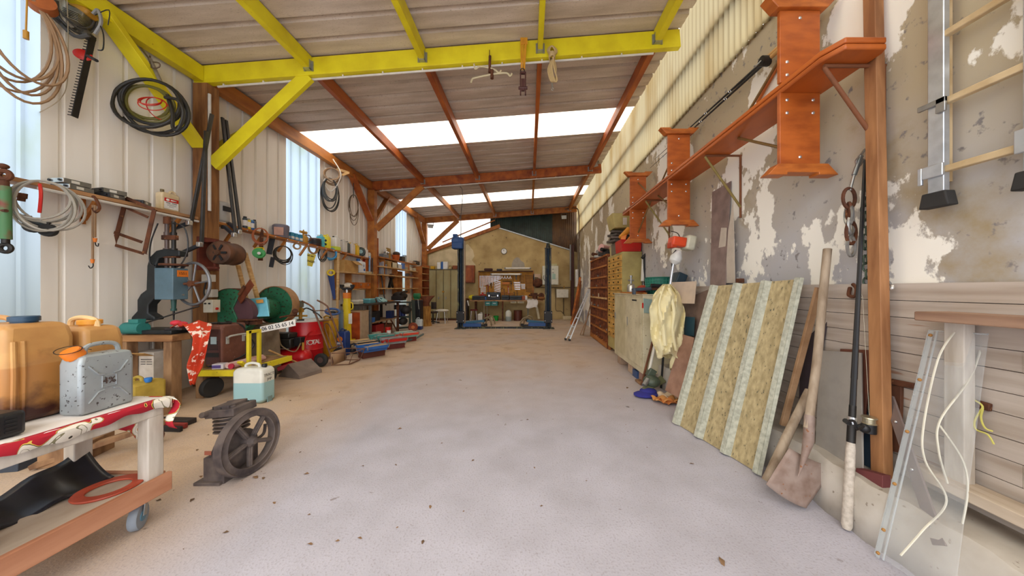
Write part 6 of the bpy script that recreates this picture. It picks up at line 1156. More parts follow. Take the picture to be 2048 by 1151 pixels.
fin('hook_bracket', M().bx(2.285, 2.30, 1.69, 1.78, 2.13, 2.20).bx(2.285, 2.30, 1.78, 1.80, 2.10, 2.2), ALU, r, bev=.004); fin('hook_bracket', M().bx(2.28, 2.297, 1.37, 1.44, 2.13, 2.24), ALU, r, bev=.004); fin('guide_bracket', M().bx(2.285, 2.30, 1.68, 1.80, 2.53, 2.56).bx(2.285, 2.30, 1.68, 1.72, 2.48, 2.56), STEEL, r, bev=.003)
# wooden felloe, boards and strips further along the wall
slab([R(1424, 384, 2.38), R(1461, 362, 2.38), R(1450, 570, 2.3), R(1420, 570, 2.3)], (.012, 0, 0), mat('mauve_brown_board', '8e7a72', '6e5c56', .6), 'tall brownish board leaning on the wall behind the roofing sheet')
for k, (q_, lab) in enumerate((([(1442, 455), (1453, 455), (1447, 568), (1428, 568)], 'pale grey strip of sheet leaning on the wall, left of the folded one'), ([(1456, 462), (1466, 398), (1470, 565), (1450, 566)], 'folded pale strip of sheet leaning on the wall above the roofing sheet'))): slab([R(x, y, 2.33-.01*k) for x, y in q_], (.006, 0, 0), pl('c0b4a4', .6), lab, 'sheet_strip', 'strip')
one('small_block', M().box(R(1480, 561, 2.34), (.06, .06, .05)), RUST, 'small rusty block on top of the planks', 'block', bev=.006)

# ---------------------------------------------------------------- cabinets
CREAMP = mat('chipped_cream_enamel', 'd2c8a8', 'b8ac8a', .5, 0, 4, .4, .7, 8, 0, (1, 1, 1), '7a6a50', 26, .66)
r = T('metal_cabinet', 'chipped cream metal cabinet with sliding doors raised on blocks', 'cabinet', (2.0, 5.5, 0))
fin('carcass', M().bx(1.78, 2.32, 4.76, 6.33, .17, 1.40), CREAMP, r, bev=.006); fin('door', M().bx(1.764, 1.778, 4.80, 5.58, .27, 1.35), CREAMP, r, bev=.003); fin('door', M().bx(1.77, 1.782, 5.54, 6.29, .27, 1.35), mat('darker_cream_enamel', 'c8bd98', 'aea27c', .5, 0, 4), r, bev=.003)
fin('handle', M().bx(1.756, 1.766, 5.44, 5.47, .85, 1.0), STEEL, r); fin('handle', M().bx(1.756, 1.768, 6.22, 6.25, .9, 1.02), STEEL, r); fin('name_plate', M().box((1.763, 5.1, 1.31), (.004, .22, .025)), INK, r); fin('red_tag', M().box((1.776, 4.758, 1.24), (.02, .006, .08)), RED, r); fin('top_panel', M().bx(1.76, 2.33, 4.74, 6.35, 1.40, 1.415), CREAMP, r)
for y, h_, c, lab in ((4.95, .168, 'a08070', 'block under the near end of the cream cabinet'), (5.5, .168, 'c0a488', 'brick block under the middle of the cream cabinet'), (6.15, .168, 'a88c74', 'block under the far end of the cream cabinet')): one('support_block', M().bx(1.82, 2.25, y-.1, y+.1, 0, h_), pl(c, .9), lab, 'block', bev=.006)
one('blue_box', M().bx(1.8, 1.95, 5.1, 5.3, 0, .12), pl('3c5078', .6), 'dark blue box on the floor under the cream cabinet', 'box', bev=.006); one('floor_board', M().box((1.88, 4.86, .02), (.3, .22, .03)), OLDWOOD, 'short board on the floor at the cabinet corner', 'board')
DW = wood('honey_drawer_wood', 'd0a24e', 'a87828', .5, (1, 1, 3), 4); OLIV = mat('olive_cream_side', 'b8a868', '988850', .6, 0, 3)
r = T('drawer_cabinet', 'tall wooden cabinet of small drawers beside the cream cabinet', 'cabinet', (2.15, 7.0, 0)); x0, y0, y1, zt = 1.955, 6.42, 7.58, 2.28
fin('carcass', M().bx(x0+.015, 2.38, y0, y1, .1, zt), OLIV, r, bev=.004); fin('leg', M().bx(x0+.02, x0+.07, y0+.02, y0+.07, 0, .1), STAINL, r); fin('leg', M().bx(x0+.02, x0+.07, y1-.07, y1-.02, 0, .1), STAINL, r)
rows = [.13]*11+[.22]*2; z = zt-.05; nd = 0
for i, hgt in enumerate(rows):
    z -= hgt; nc = 3
    for j in range(nc):
        w_ = (y1-y0-.06)/nc; ya = y0+.03+j*w_
        d_ = fin('drawer', M().bx(x0, x0+.018, ya+.008, ya+w_-.008, z+.008, z+hgt-.008), DW, r, bev=.003); fin('drawer_knob', M().cyl((x0, ya+w_/2, z+hgt/2), (x0-.022, ya+w_/2, z+hgt/2), .012, .016, 8), DKMET, d_)
RP = wood('red_brown_pigeonhole', '8a4a20', '5e2c10', .65, (1, 1, 3), 4)
r = T('pigeonhole_rack', 'red brown wooden pigeonhole rack crammed with small parts', 'rack', (2.15, 8.6, 0)); x0, y0, y1, zt = 1.96, 7.62, 9.7, 2.36
m_rows = [.12, .42, .70, .98, 1.26, 1.54, 1.82, 2.1, 2.36]
fin('back_panel', M().bx(2.36, 2.38, y0, y1, .1, zt), RP, r); fin('side_panel', M().bx(x0, 2.38, y0, y0+.025, 0, zt), RP, r); fin('side_panel', M().bx(x0, 2.38, y1-.025, y1, 0, zt), RP, r)
for z in m_rows: fin('shelf_board', M().bx(x0-.012, 2.36, y0+.025, y1-.025, z-.03 if z > .2 else z-.1, z+.012), (STAINL if z != 1.26 else LTWOOD), r)
for k in range(1, 9):
    y = y0+k*(y1-y0)/9; fin('divider', M().bx(x0+.01, 2.36, y-.008, y+.008, .13, zt-.03), RP, r)
q_ = random.Random(3)
adj = ['pale', 'dark', 'rusty', 'shiny']
for i in range(34):
    row, col = q_.randrange(8), q_.randrange(9); z = m_rows[row]+.013; y = y0+(col+.5)*(y1-y0)/9; c = V((x0+.05+q_.uniform(0, .1), y+q_.uniform(-.02, .02), z)); k = i % 4
    mm = M()
    if k == 0: mm.cyl(c, c+V((0, 0, .1)), .05)
    elif k == 1: mm.sph(c+V((0, 0, .05)), (.06, .07, .05), 10, 6)
    elif k == 2: mm.tor(c+V((0, 0, .06)), .045, .014, (1, .3, 0), 14, 6)
    else: mm.cyl(c+V((-.1, 0, .03)), c+V((.06, .02, .05)), .025).box(c+V((0, 0, .02)), (.08, .07, .04))
    one('spare_part', mm, (pl('c8bca0', .5), DKMET, RUST, STEEL)[k], 'small spare part in the pigeonholes of the red brown rack', 'spare part', 'spare parts in the pigeonhole rack')
for k, (y, z, lab) in enumerate(((8.0, 2.37, 'grey iron fitting piled at the near end on top of the pigeonhole rack'), (8.5, 2.37, 'dark iron fitting piled in the middle on top of the pigeonhole rack'), (9.1, 2.37, 'dark iron fitting piled at the far end on top of the pigeonhole rack'))): one('iron_fitting', M().box((2.1, y, z+.06), (.2, .3, .12), (0, 0, .3)).cyl((1.9, y, z+.16), (2.2, y+.2, z+.13), .05).cyl((1.85, y+.1, z+.03), (2.2, y-.1, z+.03), .04), (DKMET, STEEL, RUST)[k], lab, 'fitting', bev=.008)
one('rolled_cloth', M().cyl((1.95, 8.2, 2.62), (2.25, 8.5, 2.62), .08, .06).sph((1.98, 8.3, 2.57), (.1, .15, .08)), pl('d8a8a0', .8), 'pinkish rolled cloth on top of the fittings', 'cloth'); one('paper_sheet', M().box((2.2, 8.9, 2.62), (.3, .3, .3), (0, 0, .2)), pl('d8d0c4', .8), 'white paper bag on top of the pigeonhole rack', 'bag', bev=.04)
one('plank_shelf', M().bx(1.93, 2.36, 9.72, 9.98, 1.5, 1.53), OLDWOOD, 'small plank shelf beyond the pigeonhole rack', 'shelf')
# on the drawer cabinet
r = T('cream_crate', 'cream olive box on top of the pile over the drawer cabinet', 'box', (2.1, 6.9, 2.9)); fin('box_body', M().prism([(-.2, 0), (.2, 0), (.26, .32), (-.26, .32)], (2.12, 6.8, 2.86), (1, 0, 0), (0, 0, 1), (0, .5, 0)), OLIV, r, bev=.006); fin('label', M().box((2.14, 6.795, 3.0), (.09, .006, .16)), pl('c8c0b0', .6), r)
r = T('red_bin', 'bright red metal bin on top of the drawer cabinet', 'bin', (2.15, 6.5, 2.285)); fin('bin_body', M().prism([(-.2, 0), (.2, 0), (.22, .24), (-.22, .26)], (2.17, 6.45, 2.285), (1, 0, 0), (0, 0, 1), (0, .45, 0)), RED, r, bev=.006); fin('tools', M().beam((2.0, 6.5, 2.5), (2.15, 6.8, 2.75), .1, .04).beam((2.1, 6.45, 2.52), (2.3, 6.5, 2.74), .08, .04), ORANGE, r, bev=.004)
for k, (z, ry, lab, c) in enumerate(((2.59, .2, 'lowest dark board', '5c5248'), (2.66, -.15, 'second dark board from below', '6a5c50'), (2.73, .35, 'third dark board from below', '4c443c'), (2.80, -.2, 'topmost dark board', '5a4a3c'))): one('scrap_board', M().box((2.1, 7.12, z), (.42-.02*k, .42-.03*k, .05), (.03*(-1)**k, .04, ry)), pl(c, .7), lab+' of the pile under the cream olive box', 'board', 'dark boards under the cream box', bev=.005)
one('storage_box', M().box((2.12, 7.12, 2.42), (.3, .34, .27)), pl('6e6250', .7), 'drab box under the pile of dark boards on the drawer cabinet', 'box', bev=.01); one('yellow_cone', M().cyl((2.0, 6.7, 2.62), (2.22, 6.75, 2.8), .04, .075, 16), pl('d8902c', .5), 'orange yellow funnel lying on the pile over the red bin', 'funnel')
one('plastic_pot', M().lathe([(.06, 0), (.08, .2), (.085, .22)], (2.05, 7.45, 2.285), (0, 0, 1), 16), pl('b8a878', .6), 'beige pot on the drawer cabinet left of the red bin', 'pot')
# on the cream cabinet
def oc(px, x=1.95): return V((x, x*F/(px-CX), 1.416))
r = T('paint_spray_gun', 'metal spray gun cup standing on the cream cabinet', 'spray gun', oc(1261)); o = oc(1262, 1.9); fin('cup', M().lathe([(.065, 0), (.07, .02), (.07, .14), (.06, .16), (.03, .18)], o, (0, 0, 1), 18), me('c4c0b4', .3), r); fin('gun_head', M().cyl(o+V((0, 0, .18)), o+V((0, 0, .3)), .018).cyl(o+V((-.05, 0, .24)), o+V((.05, 0, .24)), .016).cyl(o+V((0, 0, .3)), o+V((0, 0, .33)), .026), STEEL, r)
r = T('mesh_basket', 'green mesh basket on the cream cabinet', 'basket', oc(1318, 2.1)); o = oc(1318, 2.13); GM = pl('1f6a58', .5, 'green_basket_plastic')
fin('basket_wall', M().lathe([(.02, 0), (.185, 0), (.195, .06), (.205, .25), (.215, .26), (.21, .27), (.195, .255), (.18, .01)], o, (0, 0, 1), 36, caps=False), GM, r, solid=.004)
m = M()
for k in range(26): a = 2*PI*k/26; m.cyl(o+V((.2*math.cos(a), .2*math.sin(a), .02)), o+V((.212*math.cos(a), .212*math.sin(a), .25)), .005, None, 5)
for z in (.05, .09, .13, .17, .21): m.tor(o+V((0, 0, z)), .2+.012*z/.25, .005, (0, 0, 1), 36, 5)
fin('mesh', m, pl('3c8a74', .5), r)
r = T('reciprocating_saw', 'dark hand tool with a grip lying across the front of the cream cabinet', 'tool', W(1270, 582, 4.72)); fin('grip', M().cyl(W(1265, 579, 4.68), W(1302, 577, 4.72), .026).box(W(1268, 582, 4.68), (.04, .06, .1)), pl('3a4450', .5), r, bev=.006); fin('blade', M().beam(W(1300, 577, 4.72), W(1345, 578, 4.85), .01, .04), RUST, r)
one('red_cloth', M().sph(oc(1290, 2.05)+V((0, 0, .06)), (.16, .2, .06), 12, 7).sph(oc(1285, 2.05)+V((0, 0, .08)), (.1, .14, .07), 12, 7), pl('a83a1c', .8), 'rusty red cloth lying between the spray gun and the basket', 'cloth'); one('black_roll', M().cyl(W(1302, 571, 4.78), W(1328, 573, 4.78), .035), BLACK, 'black roll lying in front of the green basket', 'roll'); one('metal_tray', M().box(W(1300, 578, 4.95), (.5, .3, .02)), pl('5a5450', .4), 'dark tray with tools on the cream cabinet corner', 'tray'); one('pine_strip', M().bx(1.8, 1.86, 4.8, 6.0, 1.418, 1.44), SHELFW, 'orange wooden strip on the edge of the cream cabinet', 'strip')
one('white_tube', M().cyl(W(1285, 562, 6.3), W(1287, 512, 6.38), .035), pl('dcd8cc', .5), 'white tube standing beside the drawer cabinet', 'tube'); one('dark_clamp', M().cyl(W(1284, 516, 6.3), W(1294, 506, 6.3), .03).cyl(W(1288, 512, 6.3), W(1290, 570, 6.3), .02), INK, 'black clamp beside the white tube', 'clamp')
r = T('power_tool', 'dark teal power tool behind the brush cutter shaft', 'tool', W(1358, 590, 4.6)); fin('body', M().box(W(1357, 558, 4.6), (.14, .2, .18), (0, .4, 0)).box(W(1350, 572, 4.6), (.1, .14, .1)), pl('1c3440', .5), r, bev=.015)
# brush cutter hanging with overalls
r = T('brush_cutter', 'orange and white brush cutter hung head up on the wall', 'brush cutter', W(1345, 600, 4.25)); B_ = lambda px, py, Y=4.25: W(px, py, Y)
fin('engine_cover', M().box(B_(1354, 484), (.19, .18, .13), (0, .15, 0)), pl('d8481c', .4, 'orange_red_plastic'), r, bev=.02); fin('fuel_tank', M().box(B_(1377, 486), (.13, .2, .2), (0, .2, 0)), pl('c8c4ac', .5), r, bev=.03); fin('starter', M().box(B_(1344, 490), (.08, .14, .08)), pl('b83a18', .4), r, bev=.012)
fin('clutch_housing', M().lathe([(.03, 0), (.075, .04), (.08, .1), (.05, .17), (.03, .2)], B_(1347, 528), B_(1362, 492)-B_(1347, 528), 20), pl('d8d8d2', .4), r); fin('shaft', M().cyl(B_(1347, 526), B_(1326, 660), .018), me('d0d4d8', .3), r); fin('throttle_lead', M().tube(sp([B_(1352, 500), B_(1344, 512), B_(1344, 528), B_(1346, 540)], 4), .01), BLACK, r); fin('hook', M().tube(sp([B_(1342, 462, 4.4), B_(1355, 466, 4.3), B_(1360, 476)], 4), .006), DKMET, r)
r = T('overalls', 'pale yellow overalls hanging in folds from the brush cutter shaft', 'overalls', B_(1330, 740, 4.3)); OV = mat('pale_yellow_cotton', 'e8dcae', 'd8ca94', .85, 0, 3, .4, .8)
def ov(u, v):   # u down, v around
    ys = [568, 590, 620, 655, 690, 712]; ls = [1326, 1306, 1298, 1300, 1308, 1316]; rs = [1342, 1360, 1366, 1367, 1364, 1360]
    t = u*5; i = min(4, int(t)); f = t-i; L = ls[i]+(ls[i+1]-ls[i])*f; R_ = rs[i]+(rs[i+1]-rs[i])*f; py = ys[i]+(ys[i+1]-ys[i])*f
    a = 2*PI*v; c = (L+R_)/2; w_ = (R_-L)/2*(1+.09*math.sin(a*5+u*4)+.05*math.sin(u*19+a*2)); return W(c+w_*math.cos(a), py+5*math.sin(a*3+u*3)*u, 4.2+.13*min(1, u*4+.2)*math.sin(a)+.03*math.sin(a*7+u*9)+.022*math.sin(a*3-u*17)+.018*math.sin(a*11+u*23))
fin('body_cloth', M().grid(ov, 24, 48), OV, r, solid=.004)
def leg_(x0, x1, y0, y1, w0, w1, sd):
    def g(u, v):
        a = 2*PI*v; c = x0+(x1-x0)*u+2*math.sin(u*5+sd); w_ = (w0+(w1-w0)*u)*(1+.1*math.sin(a*4+u*7+sd)); return W(c+w_*math.cos(a), y0+(y1-y0)*u+2*math.sin(a*3)*u, 4.2+.07*math.sin(a))
    return M().grid(g, 14, 24)
fin('trouser_leg', leg_(1356, 1349, 690, 738, 11, 8, 1), OV, r, solid=.004); fin('sleeve', leg_(1318, 1330, 690, 703, 10, 7, 4), OV, r, solid=.004); fin('fold', M().tube(sp([W(1328, 572, 4.08), W(1318, 610, 4.06), W(1326, 650, 4.05), W(1330, 690, 4.06)], 5), [.012]*7+[.03]*9, 8).tube(sp([W(1338, 575, 4.08), W(1348, 620, 4.06), W(1345, 660, 4.05), W(1352, 700, 4.08)], 5), .022, 8), OV, r)
# tools standing under the overalls
one('garden_tool', M().cyl(W(1283, 768, 4.75), W(1308, 672, 4.6), .017), wood('dark_handle', '7a4a2c', '5a3018', .6), 'brown wooden tool handle leaning at the cabinet corner', 'handle'); one('garden_tool', M().cyl(W(1293, 765, 4.5), W(1312, 680, 4.4), .02), pl('e0dccc', .4), 'white tool handle standing under the overalls', 'handle'); one('garden_tool', M().cyl(W(1310, 690, 4.38), W(1314, 668, 4.36), .024), YELP, 'yellow tool grip under the overalls', 'grip'); one('garden_tool', M().cyl(W(1322, 775, 4.55), W(1328, 690, 4.45), .016), INK, 'black tool handle under the overalls', 'handle')
r = T('strimmer_head', 'dark green machine head standing on the floor under the overalls', 'machine', W(1300, 780, 4.45)); fin('housing', M().sph(W(1303, 762, 4.4), (.12, .12, .09), 12, 7).box(W(1302, 745, 4.45), (.1, .1, .12), (0, .5, 0)), pl('4a5444', .5), r, bev=.01); fin('blade_guard', M().plate([W(1284, 776, 4.3), W(1296, 782, 4.25), W(1332, 764, 4.45), W(1322, 752, 4.5)], (.0, 0, .015)), pl('6a6a48', .5), r); fin('spindle', M().cyl(W(1288, 770, 4.3), W(1296, 758, 4.35), .035), STEEL, r)
one('blue_cloth', M().sph((W(1294, 790, 4.2).x, 4.25, .035), (.17, .12, .04), 14, 7).sph((W(1302, 782, 4.2).x, 4.3, .06), (.12, .1, .05), 12, 7), pl('2a2a80', .8), 'dark blue cloth crumpled on the floor under the overalls', 'cloth'); 
for k, (px, py, w_, c, lab) in enumerate(((1338, 796, .12, 'e0c8a8', 'crumpled cream paper on the floor beside the roofing sheet'), (1328, 803, .1, 'c88a4a', 'brown wrapping paper on the floor beside the roofing sheet'), (1345, 806, .09, 'c87a3c', 'orange brown leaf of paper under the cream paper'))):
    o = W(px, py, 918/(py-CY+.0)); o.z = 0; one('paper_scrap', M().grid(lambda u, v: o+V(((u-.5)*.3, (v-.5)*.22, .02+.05*abs(math.sin(u*7+k))*abs(math.sin(v*5+k)))), 12, 10), pl(c, .8), lab, 'paper', solid=.002)
# panels leaning beside the overalls
slab([R(1340, 564, 2.12), R(1393, 562, 2.2), R(1389, 607, 2.16), R(1350, 606, 2.08)], (.01, .01, 0), pl('c8b4a0', .6), 'pale beige panel leaning above the dark panels by the overalls', 'panel', 'panel'); slab([R(1362, 632, 2.16), R(1390, 634, 2.2), R(1388, 672, 2.2), R(1362, 670, 2.16)], (.008, .01, 0), pl('2c4c58', .4), 'dark teal panel leaning between the beige and brown panels', 'panel', 'panel')
slab([R(1364, 668, 2.08), R(1388, 675, 2.14), R(1365, 800, 1.9), R(1330, 780, 1.84)], (.015, .01, 0), mat('pinkish_brown_board', 'a8826c', '866250', .7), 'pinkish brown board leaning on the wall under the teal panel'); slab([R(1362, 600, 2.26), R(1425, 575, 2.3), R(1415, 690, 2.26), R(1365, 690, 2.22)], (.012, 0, 0), mat('grey_brown_panel', '8c7466', '6a564a', .6), 'large grey brown panel behind the roofing sheet'); slab([W(1287, 596, 4.74), W(1316, 600, 4.74), W(1312, 628, 4.74), W(1288, 625, 4.74)], (.0, .008, 0), pl('8aa09a', .4), 'grey green glass panel at the top of the cabinet side')
# aluminium ladder leaning at the rack
r = T('folding_ladder', 'small aluminium ladder leaning against the pigeonhole rack', 'ladder', W(1135, 680, 9)); a0, a1, b0, b1 = W(1131, 678, 8.9), W(1175, 577, 9.5), W(1139, 681, 8.75), W(1184, 578, 9.3)
a0.z = .02; b0.z = .02; a1.x = b1.x = 1.87
fin('stile', M().beam(a0, a1, .06, .03, (1, 0, 0)), ALU, r); fin('stile', M().beam(b0, b1, .06, .03, (1, 0, 0)), ALU, r)
for k in range(6): t = .08+k*.17; fin('rung', M().cyl(a0.lerp(a1, t), b0.lerp(b1, t), .018), ALU, r)
for c_ in (a0, b0): fin('rubber_foot', M().box(c_+V((0, 0, .02)), (.06, .09, .05)), RUBBER, r, bev=.006)
one('leaning_board', M().beam((1.75, 9.82, .02), (1.98, 9.75, 1.0), .12, .03), OLDWOOD, 'longer old board leaning at the far end of the pigeonhole rack', 'board'); one('leaning_board', M().beam((1.68, 9.95, .01), (1.97, 9.9, .7), .14, .02), OLDWOOD, 'shorter old board leaning at the far end of the pigeonhole rack', 'board')
# ================================================================ the far end: vehicle lift
LB = mat('black_green_lift_paint', '1e2220', '0e100f', .45, 0, 3, .4, .7, 8, 0, (2, 2, .4), '7a7a4a', 9, .57)
LBLUE = pl('1f4f8e', .4, 'lift_blue'); YL = 11.5; L_ = lambda px, py, Y=YL: W(px, py, Y)
r = T('vehicle_lift', 'black two post vehicle lift with blue arms at the far end of the hall', 'vehicle lift', (-.9, YL, 0)); xa, xb = L_(921, 0).x, L_(1096.5, 0).x
for k, x in enumerate((xa, xb)):
    s = 1 if k == 0 else -1; zt = (3.0, 3.02)[k]
    p = fin('post', M().bx(x-.115, x-.06, YL, YL+.2, .02, zt).bx(x+.06, x+.115, YL, YL+.2, .02, zt).bx(x-.115, x+.115, YL+.16, YL+.2, .02, zt), LB, r); fin('lead_screw', M().cyl((x, YL+.08, .1), (x, YL+.08, zt), .03), me('3a4a5a', .4), p); fin('top_cap', M().bx(x-.13, x+.13, YL-.01, YL+.22, zt, zt+.02).cyl((x, YL+.1, zt+.02), (x, YL+.1, zt+.2), .09, .07), LB, p)
    fin('base_plate', M().bx(x-.2, x+.22, YL-.14, YL+.3, 0, .025), LB, r); fin('carriage', M().bx(x-.15, x+.15, YL-.06, YL+.24, .22, .66), BLACK, r, bev=.01)
    for dx in (-.12, .12):
        for z in (.3, .6): fin('bolt', M().sph((x+dx, YL-.065, z), (.02, .012, .02), 8, 6), CHROME, r)
    ar = fin('arm', M().bx(x+s*.1, x+s*.78, YL-.03, YL+.09, .07, .20) if k == 0 else M().bx(x-.75, x-.1, YL-.03, YL+.09, .09, .22), LBLUE, r, bev=.01); e = x+s*(.95 if k == 0 else .98); fin('arm_end', M().beam((x+s*.68, YL+.03, .13), (e, YL+.0, .12), .09, .07), BLACK, ar, bev=.008); fin('lifting_pad', M().cyl((e, YL, .1), (e, YL, .19), .06), BLACK, ar)
    a2 = fin('arm', M().beam((x+s*.1, YL+.18, .2), (x+s*.8, YL+.7, .22), .09, .1), pl('4a7a9a', .4), r, bev=.008); fin('lifting_pad', M().cyl((x+s*.8, YL+.7, .2), (x+s*.8, YL+.7, .3), .06), BLACK, a2)
fin('floor_beam', M().bx(xa, xb, YL+.02, YL+.18, 0, .06), LB, r, bev=.006); fin('side_channel', M().bx(xa+.12, xa+.16, YL, YL+.16, .05, 3.3), pl('b8a488', .6), r)
mt_ = fin('motor', M().cyl(L_(911, 481, 11.35), L_(912, 478, 11.65), .15, None, 20).cyl(L_(911, 481, 11.33), L_(911, 481, 11.36), .1, None, 16), LBLUE, r); fin('terminal_box', M().box(L_(911, 471, 11.5), (.16, .2, .1)), LBLUE, mt_, bev=.01); fin('gear_case', M().box(L_(916, 491), (.4, .36, .26)).box(L_(922, 483), (.2, .3, .3)), LBLUE, r, bev=.03)
for k, (px0, px1, Y, lab) in enumerate(((966, 983, 12.2, 'left front bent pipe hoop standing behind the lift beam'), (972, 990, 12.8, 'left rear bent pipe hoop standing behind the lift beam'), (1040, 1066, 12.2, 'right front bent pipe hoop standing behind the lift beam'), (1048, 1069, 12.8, 'right rear bent pipe hoop standing behind the lift beam'))):
    a, b_ = W(px0, 0, Y).x, W(px1, 0, Y).x; one('pipe_hoop', M().tube([V(((a+b_)/2-(b_-a)/2*math.cos(PI*i/14), Y, .02+.34*math.sin(PI*i/14))) for i in range(15)], .03, 8), pl('8a7a5c', .6, 'khaki_pipe'), lab, 'pipe', 'pipe hoops behind the lift')

# ---------------------------------------------------------------- against the gable wall
K = lambda px, py, Y=14.6: W(px, py, Y)
def kbox(name, r4, Y, d, m, lab, cat, bev=.008): return ppbox(name, lab, cat, r4, Y, d, m, bev)
LOCK = mat('olive_grey_locker', 'aaa074', '94804c', .5, 0, 2, .4, .7, 8, 0, (1, 1, .5), 'b0ac90', 5, .68)
r = T('metal_locker', 'wide olive grey metal locker with four door leaves', 'locker', (-4.03, 14.5, 0)); x0, x1 = K(858, 0, 14.5).x, K(916, 0, 14.5).x; zt = K(0, 538, 14.5).z
fin('carcass', M().bx(x0, x1, 14.5, 14.95, .08, zt), mat('dark_locker_frame', '6e6040', '54482e', .6), r, bev=.006); fin('plinth', M().bx(x0+.02, x1-.02, 14.52, 14.95, 0, .08), RUST, r)
for k in range(4):
    w_ = (x1-x0)/4; d_ = fin('door', M().bx(x0+k*w_+.018, x0+(k+1)*w_-.018, 14.48, 14.5, .12, zt-.05), LOCK, r, bev=.004)
    if k in (1, 2): xh = x0+(k+(.35 if k == 1 else .35))*w_; fin('handle', M().bx(xh-.02, xh+.02, 14.455, 14.48, 1.0, 1.12), STEEL, d_)
fin('padlock', M().bx(x0+1.98*w_-.05, x0+1.98*w_+.05, 14.44, 14.48, 1.32, 1.4), GOLD, r, bev=.006)
kbox('yellow_box', (861, 532, 868, 537.6), 14.6, .2, pl('d8a81c', .6), 'small yellow box with dark lid on the locker', 'box'); kbox('white_carton', (874, 524, 881, 537.6), 14.6, .2, WHITE, 'white carton on the locker, left of the blue striped one', 'carton'); r = T('blue_striped_carton', 'white carton with blue stripe on the locker', 'carton', K(886, 537.6)); a, b_ = K(882, 537.6), K(895, 523); fin('carton', M().bx(a.x, b_.x, 14.6, 14.85, a.z, b_.z), WHITE, r); fin('blue_stripe', M().bx(a.x, a.x+.1, 14.59, 14.6, a.z, b_.z), BLUE, r); kbox('brown_box', (905, 530.5, 914, 537.6), 14.65, .25, pl('8a4a24', .7), 'brown wooden box at the right end of the locker top', 'box'); kbox('cream_bag', (897, 533, 903, 537.6), 14.65, .2, pl('b8a070', .8), 'small cream bag on the locker beside the brown box', 'bag')
r = T('wall_cabinet', 'brown wooden wall cabinet with arched door panel', 'cabinet', K(938, 565, 14.7)); a, b_ = K(927, 565, 14.7), K(948, 530, 14.7); OAK = wood('oak_cabinet', '9a4a1a', '6e300e', .5, (1, 1, .4)); fin('carcass', M().bx(a.x, b_.x, 14.72, 15.02, a.z, b_.z), OAK, r, bev=.008); d_ = fin('door', M().bx(a.x+.015, b_.x-.06, 14.69, 14.72, a.z+.03, b_.z-.03), OAK, r, bev=.006)
hw_ = (b_.x-a.x-.2)/2; cx_ = (a.x+b_.x)/2-.02; fin('arched_panel', M().prism([(-hw_, .1), (hw_, .1), (hw_, .62)]+[(hw_*math.cos(PI*i/8), .62+.1*math.sin(PI*i/8)) for i in range(1, 8)]+[(-hw_, .62)], (cx_, 14.69, a.z), (1, 0, 0), (0, 0, 1), (0, -.012, 0)), wood('oak_panel', 'a8561f', '7e3c12', .5, (1, 1, .4)), d_, bev=.01)
r = T('wall_clock', 'round white wall clock on the ochre gable wall', 'clock', K(1008, 508, 15)); c = K(1008, 502, 15); fin('case', M().cyl(c+V((0, .05, 0)), c+V((0, -.01, 0)), .145, None, 28), BLACK, r); fin('dial', M().cyl(c+V((0, -.01, 0)), c+V((0, -.014, 0)), .125, None, 28), WHITE, r); fin('hands', M().beam(c+V((0, -.018, 0)), c+V((0, -.018, .09)), .008, .012).beam(c+V((0, -.018, 0)), c+V((-.035, -.018, .06)), .008, .016), INK, r)
# tool board
r = T('tool_board', 'ochre pegboard for tools on the gable wall', 'tool board', K(1012, 592, 15)); a, b_ = K(958, 594, 15), K(1066, 541, 15); OCH = mat('ochre_pegboard', 'c48a36', 'a06c24', .8, 0, 4); fin('board', M().bx(a.x, b_.x, 15.0, 15.04, a.z, b_.z), OCH, r); fin('top_shelf', M().bx(a.x, b_.x, 14.82, 15.0, b_.z-.05, b_.z-.01), pl('4a2c1c', .7), r); fin('side_post', M().bx(b_.x-.02, b_.x+.04, 14.95, 15.02, a.z, b_.z), STAINL, r); fin('side_post', M().bx(a.x-.02, a.x+.03, 14.95, 15.02, a.z, b_.z), STAINL, r)
for (p, q, Y, lab) in (((1009, 536), (1062, 536), 14.86, 'upper fluorescent tube fitting lying on the shelf of the tool board'), ((981, 548), (1043, 548), 14.8, 'lower fluorescent tube fitting fixed under the shelf of the tool board')):
    r = T('tube_lamp', lab, 'lamp', K((p[0]+q[0])/2, p[1]+3, Y)); a, b_ = K(*p, Y), K(*q, Y); fin('fitting', M().beam(a+V((0, .05, 0)), b_+V((0, .05, 0)), .05, .09), pl('d8d4c4', .5), r); fin('tube', M().cyl(a, b_, .035), pl('f0ece0', .4), r); fin('end_cap', M().cyl(a, a+V((.06, 0, 0)), .042), GREY, r); fin('end_cap', M().cyl(b_-V((.06, 0, 0)), b_, .042), GREY, r)
kbox('dark_hat', (968, 536, 985, 541), 14.85, .14, pl('4a2a22', .8), 'dark red brown bundle on the shelf of the tool board', 'bundle', .04); kbox('dark_bowl', (993, 537, 1004, 541), 14.85, .14, pl('3c3a3a', .6), 'dark flat object on the shelf beside the upper tube lamp', 'box', .03)
def spanner(p, q, m, lab, grp, w_=.022):
    a, b_ = K(*p, 14.97), K(*q, 14.97); d = (b_-a).normalized(); n_ = V((d.z, 0, -d.x))
    mm = M().beam(a, b_, .008, w_, n_).tor(a, w_*.95, w_*.4, (0, 1, 0), 12, 5)
    for s in (-1, 1): mm.beam(b_+n_*s*w_*.3, b_+d*w_*1.4+n_*s*w_*.9, .01, w_*.6, n_)
    return one('spanner', mm, m, lab, 'spanner', grp)
SPW = me('e8e6e0', .3, 'polished_spanner'); SPB = pl('6a4420', .5, 'brown_spanner'); SPD = me('d0ccc4', .35, 'grey_spanner')
